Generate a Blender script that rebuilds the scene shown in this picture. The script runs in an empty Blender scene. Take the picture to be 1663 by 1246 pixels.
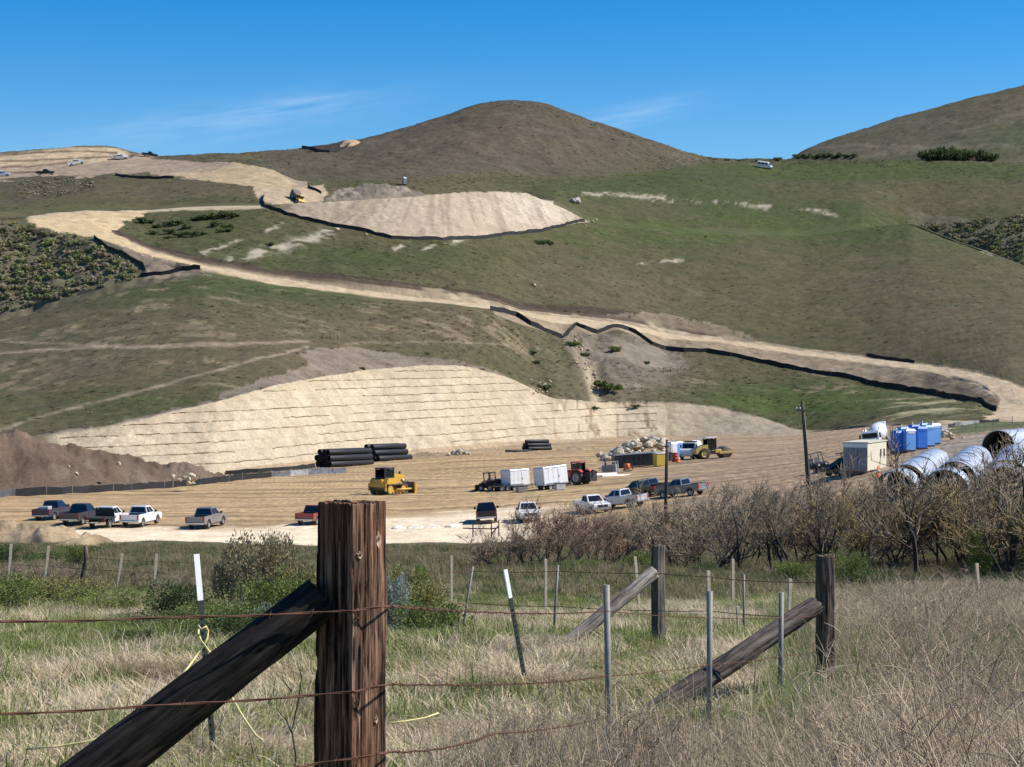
import bpy, bmesh, math, random
import numpy as np
from mathutils import Vector, Matrix

# ------------------------------------------------------------------ camera, sky, sun
SC = bpy.context.scene
COL = SC.collection
F, CU, CV = 3000.0, 831.5, 623.0           # focal length and principal point in photo pixels
cam_d = bpy.data.cameras.new('camera')
cam_d.sensor_width = 36.0
cam_d.lens = 36.0 * F / 1663.0
cam_d.clip_start, cam_d.clip_end = 0.1, 20000
cam = bpy.data.objects.new('camera', cam_d)
COL.objects.link(cam)
cam.rotation_euler = (math.radians(90), 0, 0)
SC.camera = cam

SUN_EL, SUN_AZ = math.radians(45), math.radians(2)     # azimuth measured from +X towards +Y
sun_vec = Vector((math.cos(SUN_EL) * math.cos(SUN_AZ), math.cos(SUN_EL) * math.sin(SUN_AZ), math.sin(SUN_EL)))
sun_d = bpy.data.lights.new('sun', 'SUN')
sun_d.energy, sun_d.angle, sun_d.color = 5.0, math.radians(0.53), (1.0, 0.94, 0.84)
sun = bpy.data.objects.new('sun', sun_d)
COL.objects.link(sun)
sun.rotation_euler = sun_vec.to_track_quat('Z', 'Y').to_euler()

world = bpy.data.worlds.new('World')
SC.world = world
world.use_nodes = True
wn, wl = world.node_tree.nodes, world.node_tree.links
wn.clear()
w_out = wn.new('ShaderNodeOutputWorld')
w_bg = wn.new('ShaderNodeBackground')
w_bg.inputs[1].default_value = 0.095
sky = wn.new('ShaderNodeTexSky')
sky.sky_type = 'NISHITA'
sky.sun_disc = False
sky.sun_elevation = SUN_EL
sky.sun_rotation = math.radians(90) - SUN_AZ
sky.altitude = 60
sky.air_density, sky.dust_density, sky.ozone_density = 1.0, 0.12, 3.2
# thin cirrus streaks in the sky dome (a function of direction only)
w_tc = wn.new('ShaderNodeTexCoord')
w_sep = wn.new('ShaderNodeSeparateXYZ')
wl.new(w_tc.outputs['Generated'], w_sep.inputs[0])
def wmath(op, a, b=None, c=None):
    n = wn.new('ShaderNodeMath')
    n.operation = op
    for i, v in enumerate((a, b, c)):
        if v is None:
            continue
        if isinstance(v, (int, float)):
            n.inputs[i].default_value = v
        else:
            wl.new(v, n.inputs[i])
    return n.outputs[0]
w_s = wmath('ARCTAN2', w_sep.outputs[0], w_sep.outputs[1])           # bearing
w_t = wmath('ARCSINE', w_sep.outputs[2])                               # elevation
w_no = wn.new('ShaderNodeTexNoise')
w_no.inputs['Scale'].default_value = 1.0
w_no.inputs['Detail'].default_value = 7
w_no.inputs['Roughness'].default_value = 0.62
w_cb = wn.new('ShaderNodeCombineXYZ')
wl.new(wmath('MULTIPLY', w_s, 22.0), w_cb.inputs[0])
wl.new(wmath('MULTIPLY', wmath('MULTIPLY_ADD', w_s, -0.16, w_t), 170.0), w_cb.inputs[1])
wl.new(w_cb.outputs[0], w_no.inputs['Vector'])
w_wisp = None
for s0, t0, sl, hl, ht, am in ((-.165, .137, .16, .085, .0105, .24), (-.118, .148, .14, .045, .0048, .24), (.062, .143, .22, .036, .0062, .34), (-.62, .20, .1, .12, .012, .5), (.55, .24, .1, .1, .012, .5), (1.7, .3, .1, .2, .02, .5), (-2.2, .3, .1, .2, .02, .5)):
    ds = wmath('SUBTRACT', w_s, s0)
    dt = wmath('SUBTRACT', wmath('MULTIPLY_ADD', ds, -sl, w_t), t0)
    e = wmath('ADD', wmath('POWER', wmath('ABSOLUTE', wmath('DIVIDE', ds, hl)), 2.0), wmath('POWER', wmath('ABSOLUTE', wmath('DIVIDE', dt, ht)), 2.0))
    g_ = wmath('MULTIPLY', wmath('EXPONENT', wmath('MULTIPLY', e, -1.0)), am)
    w_wisp = g_ if w_wisp is None else wmath('ADD', w_wisp, g_)
w_ra = wn.new('ShaderNodeMapRange')
w_ra.inputs[1].default_value, w_ra.inputs[2].default_value = 0.30, 0.72
wl.new(w_no.outputs['Fac'], w_ra.inputs[0])
w_fac = wmath('MULTIPLY', w_wisp, w_ra.outputs[0])
w_mix = wn.new('ShaderNodeMix')
w_mix.data_type = 'RGBA'
w_mix.inputs['B'].default_value = (5.2, 6.6, 8.6, 1)
wl.new(w_fac, w_mix.inputs['Factor'])
w_hs = wn.new('ShaderNodeHueSaturation')
w_hs.inputs['Saturation'].default_value = 1.58
w_hs.inputs['Hue'].default_value = 0.508
w_hs.inputs['Value'].default_value = 1.10
wl.new(sky.outputs[0], w_hs.inputs['Color'])
wl.new(w_hs.outputs[0], w_mix.inputs['A'])
wl.new(w_mix.outputs['Result'], w_bg.inputs[0])
wl.new(w_bg.outputs[0], w_out.inputs[0])

SC.view_settings.view_transform = 'Standard'
SC.view_settings.look = 'None'
SC.view_settings.exposure = 0.42
SC.view_settings.gamma = 1.0
SC.render.engine = 'CYCLES'
SC.cycles.max_bounces = 6
SC.cycles.transparent_max_bounces = 8

R = random.Random(7)
PI = math.pi

# ------------------------------------------------------------------ small numpy toolbox
def _hash(ix, iy, seed):
    h = (ix.astype(np.int64) * 374761393 + iy.astype(np.int64) * 668265263 + seed * 974634529) & 0xffffffff
    h = ((h ^ (h >> 13)) * 1274126177) & 0xffffffff
    return ((h ^ (h >> 16)) & 0xffff) / 65535.0

def vnoise(x, y, seed=0):
    ix, iy = np.floor(x), np.floor(y)
    fx, fy = x - ix, y - iy
    fx, fy = fx * fx * fx * (fx * (fx * 6 - 15) + 10), fy * fy * fy * (fy * (fy * 6 - 15) + 10)
    a, b = _hash(ix, iy, seed), _hash(ix + 1, iy, seed)
    c, d = _hash(ix, iy + 1, seed), _hash(ix + 1, iy + 1, seed)
    return (a + (b - a) * fx) + ((c + (d - c) * fx) - (a + (b - a) * fx)) * fy      # 0..1

def fbm(x, y, scale, octaves=4, seed=0, gain=0.5):
    """noise of wavelength `scale` metres, about -1..1"""
    t, a, s = 0, 1.0, 0
    x, y = x / scale, y / scale
    for o in range(octaves):
        t = t + a * (vnoise(x + 17.3 * o, y - 9.1 * o, seed + o) * 2 - 1)
        s += a
        a *= gain
        x, y = x * 2.03, y * 2.03
    return t / s * 1.6

def sstep(a, b, x):
    t = np.clip((x - a) / (b - a), 0, 1)
    return t * t * (3 - 2 * t)

def inpoly(px, py, poly):
    ins = np.zeros(px.shape, bool)
    n = len(poly)
    for i in range(n):
        x0, y0 = poly[i]
        x1, y1 = poly[(i + 1) % n]
        if y0 == y1:
            continue
        c = ((y0 > py) != (y1 > py)) & (px < (x1 - x0) * (py - y0) / (y1 - y0) + x0)
        ins ^= c
    return ins

def dpoly(px, py, pts, sx=1.0, sy=1.0):
    best = np.full(px.shape, 1e9)
    for (x0, y0), (x1, y1) in zip(pts[:-1], pts[1:]):
        ax, ay, bx, by = x0 / sx, y0 / sy, x1 / sx, y1 / sy
        dx, dy = bx - ax, by - ay
        t = np.clip(((px / sx - ax) * dx + (py / sy - ay) * dy) / (dx * dx + dy * dy + 1e-9), 0, 1)
        best = np.minimum(best, np.hypot(px / sx - ax - t * dx, py / sy - ay - t * dy))
    return best

# ------------------------------------------------------------------ terrain: profile curves (column, row in the photo, distance in m)
us = np.concatenate([np.linspace(-1500, -430, 26)[:-1], np.arange(-430, -75, 5.0), np.arange(-75, 1740, 2.5), np.arange(1740, 2090, 5.0), np.linspace(2090, 3200, 27)])
NU = len(us)

def crv(pts, smooth=0):
    p = np.array(pts, float)
    y, d = np.interp(us, p[:, 0], p[:, 1]), np.interp(us, p[:, 0], p[:, 2])
    if smooth:
        k = np.exp(-0.5 * (np.arange(-3 * smooth, 3 * smooth + 1) / smooth) ** 2)
        k /= k.sum()
        pad = 3 * smooth
        y = np.convolve(np.pad(y, pad, 'edge'), k, 'valid')
        d = np.convolve(np.pad(d, pad, 'edge'), k, 'valid')
    return d, -(y - CV) / F * d                       # distance, height relative to the eye

N = crv([(0, 891, 154), (800, 887, 154), (1000, 868, 152), (1200, 846, 143), (1380, 826, 124), (1470, 826, 110), (1663, 806, 96)], 12)
YT = crv([(0, 778, 265), (200, 775, 270), (350, 771, 278), (450, 763, 292), (520, 755, 310), (600, 745, 330), (700, 738, 344),
          (760, 731, 356), (830, 724, 374), (900, 719, 386), (1000, 712, 404), (1100, 709, 406), (1180, 708, 404), (1250, 707, 400),
          (1300, 706, 394), (1400, 694, 378), (1500, 689, 352), (1663, 685, 320)], 5)
T = crv([(0, 716, 276), (80, 712, 278), (200, 690, 285), (350, 652, 300), (450, 625, 319), (520, 612, 340), (600, 600, 362),
         (700, 592, 378), (760, 595, 389), (830, 615, 401), (870, 635, 404), (900, 648, 404), (1000, 655, 419), (1100, 655, 420),
         (1180, 665, 420), (1250, 682, 414), (1300, 700, 404), (1400, 690, 386), (1500, 685, 360), (1663, 682, 330)], 4)
KF = crv([(-400, 600, 425), (0, 513, 406), (100, 485, 411), (230, 453, 417), (330, 440, 424), (450, 466, 423), (600, 484, 424), (750, 499, 431),
          (800, 506, 437), (850, 527, 440), (912, 549, 447), (925, 541, 449), (935, 530, 452), (970, 542, 456), (1000, 532, 459), (1040, 547, 462),
          (1080, 569, 463), (1150, 573, 464), (1250, 592, 460), (1400, 620, 443), (1500, 638, 425), (1590, 653, 400), (1615, 667, 388), (1663, 669, 380)], 2)
RO = crv([(0, 366, 452), (45, 363, 456), (100, 378, 452), (150, 386, 449), (180, 396, 446), (240, 416, 438), (330, 438, 427), (450, 463, 427), (600, 481, 428),
          (750, 496, 436), (800, 503, 442), (850, 514, 449), (912, 528, 455), (935, 527, 457), (970, 534, 460), (1000, 529, 463), (1040, 540, 469),
          (1080, 550, 473), (1150, 556, 474), (1250, 569, 471), (1300, 577, 467), (1400, 590, 455), (1471, 598, 443), (1500, 603, 438), (1585, 621, 415), (1608, 634, 405), (1625, 650, 396), (1663, 658, 389)], 2)
RI = crv([(0, 362, 457), (45, 359, 461), (100, 362, 463), (150, 370, 461), (200, 388, 455), (240, 406, 448), (330, 431, 436), (450, 452, 437), (560, 469, 437),
          (600, 474, 438), (700, 486, 443), (750, 491, 446), (800, 497, 452), (850, 508, 459), (900, 514, 464), (950, 519, 468), (1000, 524, 472), (1040, 532, 476),
          (1080, 542, 480), (1150, 549, 481), (1250, 562, 478), (1300, 570, 474), (1400, 581, 463), (1471, 590, 450), (1500, 594, 446), (1585, 607, 424), (1640, 623, 408), (1663, 633, 402)], 3)
BT = crv([(0, 360, 460), (45, 357, 464), (100, 359, 467), (150, 365, 466), (200, 380, 460), (240, 398, 454), (330, 423, 440), (405, 433, 441), (450, 441, 441), (540, 448, 441),
          (636, 458, 443), (737, 473, 450), (805, 485, 457), (838, 500, 462), (889, 506, 468), (939, 511, 472), (1000, 517, 477), (1040, 523, 481),
          (1080, 531, 485), (1150, 544, 485), (1200, 552, 483), (1250, 558, 481), (1300, 567, 477), (1400, 579, 466), (1500, 592, 449), (1590, 606, 427), (1640, 621, 411), (1663, 631, 405)], 3)
FB = crv([(0, 357, 474), (45, 352, 482), (100, 346, 490), (150, 343, 494), (240, 345, 500), (300, 340, 501), (350, 338, 498), (429, 337, 497), (467, 350, 493),
          (535, 366, 489), (585, 375, 485), (636, 388, 482), (720, 391, 488), (788, 388, 505), (838, 381, 521), (889, 374, 538), (950, 361, 558), (1000, 372, 562),
          (1100, 380, 572), (1300, 385, 592), (1400, 372, 600), (1480, 363, 600), (1560, 395, 582), (1600, 408, 575), (1663, 432, 560), (1900, 500, 530)], 3)
PC = crv([(0, 354, 480), (45, 349, 488), (150, 340, 500), (240, 342, 506), (300, 337, 507), (350, 335, 504), (429, 334, 502), (480, 330, 503), (526, 327, 504),
          (600, 323, 508), (687, 317, 518), (737, 313, 528), (805, 311, 542), (855, 313, 556), (882, 325, 557), (916, 339, 560), (950, 358, 563), (1000, 369, 566),
          (1100, 377, 576), (1300, 382, 596), (1400, 370, 604), (1480, 362, 604), (1560, 394, 586), (1600, 407, 579), (1663, 431, 564), (1900, 499, 534)], 3)
PBd = PC[0] + np.interp(us, [0, 430, 520, 850, 900, 1400, 1500, 3200], [8, 10, 26, 26, 10, 10, 24, 24])
PBz = PC[1] + np.interp(us, [0, 430, 500, 560, 850, 900, 1400, 1500, 3200], [2.0, 1.6, .5, .3, .3, 2.0, 2.0, -6, -6])
PB = (PBd, PBz)
U1 = crv([(0, 291, 573), (94, 284, 575), (145, 289, 567), (190, 285, 568), (280, 290, 552), (337, 295, 543), (405, 305, 533), (430, 312, 530), (480, 314, 531),
          (530, 306, 540), (687, 299, 562), (805, 296, 592), (900, 304, 598), (950, 312, 602), (1100, 302, 640), (1241, 285, 680), (1400, 312, 655), (1500, 345, 640), (1663, 356, 620), (1900, 380, 600)], 8)
U2 = crv([(0, 284, 600), (60, 281, 603), (122, 268, 625), (193, 259, 645), (243, 255, 660), (300, 258, 630), (381, 262, 590), (438, 273, 566), (479, 298, 548), (530, 297, 556),
          (600, 292, 562), (687, 290, 574), (805, 287, 602), (950, 290, 632), (1050, 281, 665), (1110, 270, 685), (1150, 263, 700), (1241, 268, 705), (1400, 268, 698), (1663, 300, 668), (1900, 310, 650)], 6)
RG = crv([(-600, 300, 690), (-200, 262, 690), (0, 248, 690), (60, 241, 690), (130, 237, 690), (190, 238, 690), (225, 248, 685), (256, 254, 672), (300, 251, 672), (400, 247, 662),
          (460, 243, 655), (490, 240, 655), (540, 233, 660), (565, 229, 665), (600, 222, 670), (650, 208, 675), (700, 193, 680), (750, 177, 685), (780, 168, 688),
          (830, 163, 690), (880, 167, 690), (920, 180, 690), (960, 196, 692), (1000, 208, 694), (1060, 228, 700), (1100, 241, 705), (1150, 255, 715), (1200, 259, 716),
          (1290, 259, 716), (1663, 264, 705), (2200, 275, 690)], 3)
BK = (RG[0] + 70, RG[1] - 26)
RH1 = (np.full(NU, 830.0), np.interp(us, [-1500, 1150, 1280, 1663, 3200], [40, 45, 80, 96, 110]))
RH2 = crv([(-1500, 330, 1060), (1100, 330, 1060), (1240, 275, 1060), (1285, 257, 1060), (1300, 246, 1060), (1350, 226, 1070), (1400, 210, 1080), (1450, 194, 1090), (1500, 181, 1100), (1550, 166, 1100),
           (1600, 153, 1100), (1663, 137, 1100), (1800, 108, 1100), (2100, 70, 1100), (2600, 90, 1100), (3200, 150, 1100)], 3)
EB = (np.full(NU, 1400.0), np.full(NU, 40.0))
EE = (np.full(NU, 5000.0), np.full(NU, -14.0))
VA = (np.where(us < 345, KF[0] + np.interp(us, [-400, 0, 330, 345], [14, 12, 2, 1]), (KF[0] + RO[0]) / 2),
      np.where(us < 345, KF[1] - np.interp(us, [-400, 0, 100, 300, 345], [7, 6, 5, .5, -.2]), (KF[1] + RO[1]) / 2))

# foreground: a gently falling meadow from the photographer's feet down to the yard
FGD = [0, 5, 9, 13, 17.5, 23.4, 35, 55, 80, 100, 158, 400]
FGZ = [-1.5, -1.78, -2.2, -2.66, -2.93, -3.30, -4.4, -6.30, -8.1, -9.6, -13.75, -15]
def fgz(d):
    return np.interp(d, FGD, FGZ)

NFG = 150
tt = np.linspace(0, 1, NFG)
dn = 0.8 * (N[0][None, :] / 0.8) ** (tt[:, None] ** 0.8)
zf = fgz(dn)
k = np.exp(-0.5 * (np.arange(-6, 7) / 3.0) ** 2); k /= k.sum()
zfp = np.pad(zf, ((6, 6), (0, 0)), 'edge')
zf = sum(k[i] * zfp[i:i + NFG] for i in range(13))
zf = zf + (N[1][None, :] - fgz(N[0])[None, :]) * sstep(0.72, 1.0, dn / N[0][None, :])
seq = [('yard', YT, 110, 0), ('cut', T, 84, 0), ('lower', KF, 84, 1), ('valley', VA, 10, 1), ('scrub', RO, 44, 0), ('road', RI, 9, 0), ('bank', BT, 10, 0),
       ('mid', FB, 66, 1), ('fill', PC, 44, 0), ('pad', PB, 8, 0), ('upper', U1, 20, 1), ('tan', U2, 28, 1), ('crest', RG, 64, 1),
       ('back', BK, 8, 1), ('gap', RH1, 5, 1), ('farhill', RH2, 66, 1), ('farback', EB, 6, 1), ('end', EE, 3, 1)]
Ds, Zs, seg, spar, soft = [dn], [zf], [np.full(NFG, -1)], [tt], [np.full(NFG, 0.0)]
prev = N
SEG = {'meadow': -1}
for i, (nm, c, n, sf) in enumerate(seq):
    SEG[nm] = i
    t = (np.arange(1, n + 1) / n)
    Ds.append(prev[0][None] + (np.maximum(c[0], prev[0] + 0.6) - prev[0])[None] * t[:, None])
    Zs.append(prev[1][None] + (c[1] - prev[1])[None] * t[:, None])
    seg.append(np.full(n, i)); spar.append(t); soft.append(np.full(n, float(sf)))
    prev = (np.maximum(c[0], prev[0] + 0.6), c[1])
D, Z = np.concatenate(Ds), np.concatenate(Zs)
SEGR, SPAR, SOFT = np.concatenate(seg), np.concatenate(spar), np.concatenate(soft)
NR = D.shape[0]
for nm_ in ('crest', 'farhill'):
    SOFT[(SEGR == SEG[nm_]) & (SPAR > .975)] = 0.0        # the skylines keep their height
# round the natural creases (never the dug ones)
for it in range(60):
    Zm = (np.roll(Z, 1, 0) + np.roll(Z, -1, 0)) / 2
    Dm = (np.roll(D, 1, 0) + np.roll(D, -1, 0)) / 2
    w = (SOFT * np.roll(SOFT, 1) * np.roll(SOFT, -1))[:, None] * 0.6
    w[[0, -1]] = 0
    Z, D = Z + w * (Zm - Z), D + w * (Dm - D)
X = (us[None] - CU) / F * D
SG = np.repeat(SEGR[:, None], NU, 1)
SP = np.repeat(SPAR[:, None], NU, 1)
U = np.repeat(us[None], NR, 0)
V0 = CV - F * Z / D                                      # where the plain profile sits in the photo

def isseg(*names):
    m = np.zeros(SG.shape, bool)
    for n_ in names:
        m |= SG == SEG[n_]
    return m

# relief in metres
nat = isseg('lower', 'valley', 'scrub', 'mid', 'upper', 'tan', 'crest', 'farhill', 'gap', 'back').astype(float)
cutu = sstep(70, 130, U) * (1 - sstep(1230, 1300, U))
iscut = isseg('cut') * cutu
Zb = Z.copy()
Z = Z + nat * (0.55 * fbm(X, D, 38, 4, 3) + 0.22 * fbm(X, D, 6, 3, 5) + 0.07 * fbm(X, D, 1.7, 2, 6))
Z = Z + isseg('crest', 'farhill') * 0.8 * fbm(X, D, 14, 4, 9) * np.minimum(1, SP * 3) * (1 - .6 * sstep(.8, 1, SP))
Z = Z + isseg('scrub') * (0.9 * fbm(X, D, 7, 3, 44)) * (U < 330)
Z = Z + isseg('meadow') * (0.10 * fbm(X, D, 3.0, 4, 21) * sstep(4, 9, D) + 0.25 * fbm(X, D, 16, 2, 22) * sstep(15, 50, D))
Z = Z + isseg('yard') * (0.10 * fbm(X, D, 9, 4, 31) + 0.06 * fbm(X, D * 3, 2.5, 2, 32))
# benches, rills and slumps on the cut slope
BENCH = 1.55
zb = Z - 0.03 * X
fr = (zb / BENCH) % 1.0
g = np.where(fr < 0.16, fr * 0.25, 0.04 + (fr - 0.16) * (0.96 / 0.84))
Z = Z + iscut * (g - fr) * BENCH * 0.9 * np.minimum(1, np.minimum(SP, 1 - SP) * 12)
rill = np.abs(fbm(X, zb * 0.25, 2.2, 3, 61))
rl2 = np.abs(fbm(X, zb * .10, 1.5, 3, 64))
Z = Z - iscut * .035 * np.exp(-(rl2 / .12) ** 2)
Z = Z + iscut * (0.10 * fbm(X, D, 5, 4, 62) - 0.22 * np.exp(-(rill / 0.10) ** 2) * sstep(870, 960, U) * (1 - sstep(1060, 1110, U)) + 0.10 * fbm(X, D, 1.2, 3, 63))
Z = Z + isseg('cut') * (1 - cutu) * (0.4 * fbm(X, D, 8, 4, 65))
Z = Z + isseg('fill') * (0.16 * fbm(X + 0.35 * D, D * .25, 2.4, 4, 71) + .1 * fbm(X, D, 1.5, 2, 72)) * (U > 430) * (U < 960)
Z = Z + isseg('bank', 'road') * 0.18 * fbm(X, D, 3.0, 4, 75)
# gully that runs down from the road to the right end of the cut
gul = dpoly(U, V0, [(930, 535), (945, 560), (955, 590), (965, 625), (970, 655)], 1.0, 1.0)
Z = Z - isseg('lower') * (1.5 * np.exp(-(gul / 13) ** 2) + np.exp(-(gul / 38) ** 2) * (.9 * np.abs(fbm(X, D, 5, 4, 66)) + .35 * fbm(X, D, 1.6, 3, 67)))
gul2 = dpoly(U, V0, [(850, 545), (870, 585), (888, 632)], 1.0, 1.0)
Z = Z - isseg('lower') * (0.9 * np.exp(-(gul2 / 11) ** 2))
# terraces cut in the far left hilltop
tl = isseg('crest') * (U < 215) * sstep(0.02, .12, SP) * (1 - sstep(.86, .97, SP))
fr2 = (Zb / 4.0) % 1.0
Z = Z + tl * (np.where(fr2 < 0.3, fr2 * 0.2, 0.06 + (fr2 - 0.3) * (0.94 / 0.7)) - fr2) * 4.0
D = np.maximum.accumulate(D + np.arange(NR)[:, None] * 1e-4, 0)
V = CV - F * Z / D

def _col(u):
    f = np.interp(u, us, np.arange(NU))
    i = min(int(f), NU - 2)
    f -= i
    return D[:, i] * (1 - f) + D[:, i + 1] * f, Z[:, i] * (1 - f) + Z[:, i + 1] * f

def at(u, v, dmin=0.0):
    """the ground point seen at photo position (u, v), first hit beyond dmin"""
    d, z = _col(u)
    vv = CV - F * z / d
    for i in range(len(d) - 1):
        if d[i] >= dmin and vv[i] >= v > vv[i + 1]:
            t = (vv[i] - v) / (vv[i] - vv[i + 1])
            dd = d[i] + t * (d[i + 1] - d[i])
            return Vector(((u - CU) / F * dd, dd, z[i] + t * (z[i + 1] - z[i])))
    i = int(np.argmin(np.abs(vv - v) + 1e6 * (d < dmin)))
    return Vector(((u - CU) / F * d[i], d[i], z[i]))

def zat(x, y):
    d, z = _col(CU + F * x / y)
    return float(np.interp(y, d, z))

def ground(x, y):
    return Vector((x, y, zat(x, y)))

def atd(u, d):
    """ground point in column u at distance d"""
    return ground((u - CU) / F * d, d)

# ------------------------------------------------------------------ ground colours (surface colours, with shade painted in along the cut benches)
ju = U + 5 * fbm(X, D, 5, 3, 81) + 2 * fbm(X, D, 1.3, 2, 82)
jv = V0 + 2.6 * fbm(X, D, 4, 3, 83) + 1.0 * fbm(X, D, 1.0, 2, 84)
C = np.zeros(D.shape + (3,))
M = np.zeros(D.shape + (3,))       # r: wheel tracks, g: grass, b: bare rock / cut
def c3(*a):
    return np.array(a)
GREEN, BRIGHT, DRY, TANGRASS = c3(.085, .100, .034), c3(.092, .145, .028), c3(.170, .130, .080), c3(.34, .26, .17)
n_big, n_mid = fbm(X, D, 60, 4, 91), fbm(X * .6, D * 1.6, 9, 4, 92)
def ell(u0, v0, ru, rv, p=1.0):
    return p * np.exp(-(((ju - u0) / ru) ** 2 + ((jv - v0) / rv) ** 2))
def lay(mask, col, amount=1.0):
    global C
    m = np.clip(mask * amount, 0, 1)[..., None]
    C = C * (1 - m) + m * np.asarray(col)
# natural hillside: brown-green, greener where the photo is greener
greenness = np.clip(0.46 + 0.20 * n_big + 0.16 * n_mid + ell(1180, 350, 330, 55, .55) + ell(330, 470, 260, 26, .45) + ell(560, 420, 160, 26, .55) + ell(820, 420, 200, 30, .2)
                    + ell(1000, 300, 160, 20, .5) + ell(1400, 278, 300, 18, .7) + ell(1320, 650, 230, 34, .7) + ell(230, 650, 160, 30, .45) + ell(350, 375, 160, 40, .4) + ell(560, 290, 60, 16, .3)
                    - ell(830, 220, 240, 50, .42) - ell(1150, 470, 380, 50, .22) - ell(650, 530, 170, 26, .35) - ell(150, 600, 160, 35, .25) - ell(1020, 600, 110, 50, .3) - ell(250, 310, 220, 18, .35), 0, 1)
C[:] = DRY + (GREEN - DRY) * greenness[..., None]
lay(ell(1330, 655, 190, 26, 1.0) * (0.6 + .4 * n_mid) * isseg('lower'), BRIGHT)
lay(np.clip(ell(1380, 275, 260, 12, .45) * (0.7 + .4 * n_mid) * isseg('tan', 'crest', 'upper'), 0, 1), BRIGHT)
lay(np.clip(ell(1100, 372, 330, 26, .4) * (0.6 + .6 * n_mid), 0, 1), BRIGHT)
lay(sstep(.15, .6, n_mid + ell(150, 620, 230, 50, .35) + ell(650, 540, 180, 30, .4) + ell(1480, 660, 90, 16, .5) - .25) * isseg('lower') * .62 * sstep(-.45, .25, fbm(X, D, 2.6, 3, 191)), TANGRASS)
lay(ell(1490, 662, 80, 14, 1.0) * sstep(-.1, .4, n_mid) * isseg('lower'), c3(.42, .38, .22))
lay(np.clip(ell(880, 220, 260, 60) * .6 * sstep(.05, .5, fbm(X, D, 12, 4, 96)), 0, 1) * isseg('crest'), c3(.075, .055, .042))
lay(np.clip(sstep(.25, .55, fbm(X, D * 2, 16, 4, 97)), 0, 1) * isseg('crest', 'farhill') * .55, c3(.21, .175, .115))
lay(isseg('crest') * sstep(.93, .99, SP) * (U > 500) * .4, c3(.09, .075, .05))
lay(isseg('farhill') * ell(1640, 225, 60, 26, .6), c3(.115, .14, .055))
lay(isseg('crest') * (U > 430) * (1 - sstep(1080, 1180, ju)) * .6, c3(.125, .102, .075))
lay(isseg('farhill') * .45 * (1 - sstep(1540, 1620, ju)), c3(.125, .112, .075))
for p_ in ([(1400, 255), (1500, 240), (1600, 235), (1663, 240)], [(1320, 240), (1420, 235), (1500, 238)], [(1560, 215), (1620, 195), (1663, 185)]):
    lay(isseg('farhill') * np.exp(-(dpoly(ju, jv, p_) / 2.5) ** 2) * .6, c3(.24, .20, .14))
M[..., 1] = 1
# scrub-covered canyon side, left, and the swale at the right
scr = isseg('valley', 'scrub') * (U < 345)
lay(scr * 1.0, c3(.165, .148, .09))
lay(scr * sstep(.0, .5, fbm(X, D, 6, 4, 101)) * .7, c3(.115, .105, .065))
lay(isseg('pad', 'upper') * sstep(1455, 1500, ju), c3(.17, .16, .095))
lay(isseg('upper', 'tan') * inpoly(ju, jv, [(0, 292), (95, 284), (150, 290), (160, 310), (90, 325), (0, 330)]), c3(.10, .088, .062), .55)
# trails
for pts, w_, a_ in (([(-60, 577), (0, 574), (150, 562), (330, 557), (500, 553)], 2.3, .8), ([(0, 556), (110, 557), (230, 563), (330, 559)], 1.6, .6),
                    ([(0, 698), (120, 660), (280, 618), (400, 585), (500, 562)], 2.2, .8), ([(560, 556), (700, 553), (830, 560)], 1.5, .5)):
    lay(isseg('lower') * np.exp(-(dpoly(ju, V0, pts) / w_) ** 2), c3(.36, .285, .20), a_)
lay(isseg('lower') * inpoly(ju, jv, [(490, 570), (560, 560), (720, 580), (790, 598), (830, 612), (800, 610), (600, 606), (500, 620), (420, 640), (340, 660), (200, 700), (60, 720), (60, 708), (180, 690), (340, 645), (440, 610), (500, 590)]), c3(.27, .215, .165), .85)
lay(isseg('lower') * ell(1020, 600, 85, 48, 1.1) * .8, c3(.25, .205, .155))
lay(isseg('lower') * np.exp(-(gul / 9) ** 2), c3(.50, .41, .27), .9)
lay(isseg('lower') * np.exp(-(gul2 / 6) ** 2) * .6, c3(.12, .11, .06))
lay(isseg('lower') * inpoly(ju, jv, [(900, 545), (925, 535), (1040, 545), (1110, 575), (1120, 600), (1060, 600), (1000, 580), (940, 590)]), c3(.26, .215, .165), .8)
# rocky outcrop streaks
for pts, w_ in (([(370, 423), (440, 405), (510, 385), (545, 372)], 8), ([(330, 410), (400, 385), (455, 365)], 3), ([(640, 402), (668, 392)], 3), ([(690, 405), (760, 391)], 3),
                ([(950, 316), (1010, 318), (1080, 322)], 3.5), ([(1205, 333), (1248, 338)], 3), ([(1295, 338), (1360, 350)], 2.5), ([(1060, 325), (1200, 332)], 1.5), ([(1040, 425), (1110, 420)], 2.0), ([(1585, 405), (1620, 415)], 3)):
    lay(isseg('mid', 'upper', 'fill', 'pad') * np.exp(-(dpoly(ju, jv, pts) / w_) ** 2) * sstep(-.5, .3, fbm(X, D, 3, 3, 104)), c3(.46, .40, .30), .95)
# graded band on the left skyline
tanband = isseg('tan') * (U < 500) * sstep(-0.1, .1, fbm(X, D, 6, 3, 105) + SP * 3 - .12)
lay(tanband, c3(.37, .285, .20))
lay(isseg('tan') * inpoly(ju, jv, [(270, 285), (340, 280), (390, 262), (440, 272), (480, 300), (470, 312), (400, 305)]), c3(.50, .385, .225))
lay(isseg('upper', 'tan') * inpoly(ju, jv, [(405, 306), (440, 310), (530, 300), (530, 330), (430, 336)]), c3(.48, .37, .24))
lay(isseg('crest') * (U < 262) * (1 - sstep(.86, .99, SP)) * (1 - sstep(195, 225, ju)), c3(.56, .43, .27))
lay(isseg('crest') * (U < 300) * sstep(195, 225, ju) * (1 - sstep(250, 265, ju)), c3(.27, .20, .13))

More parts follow.
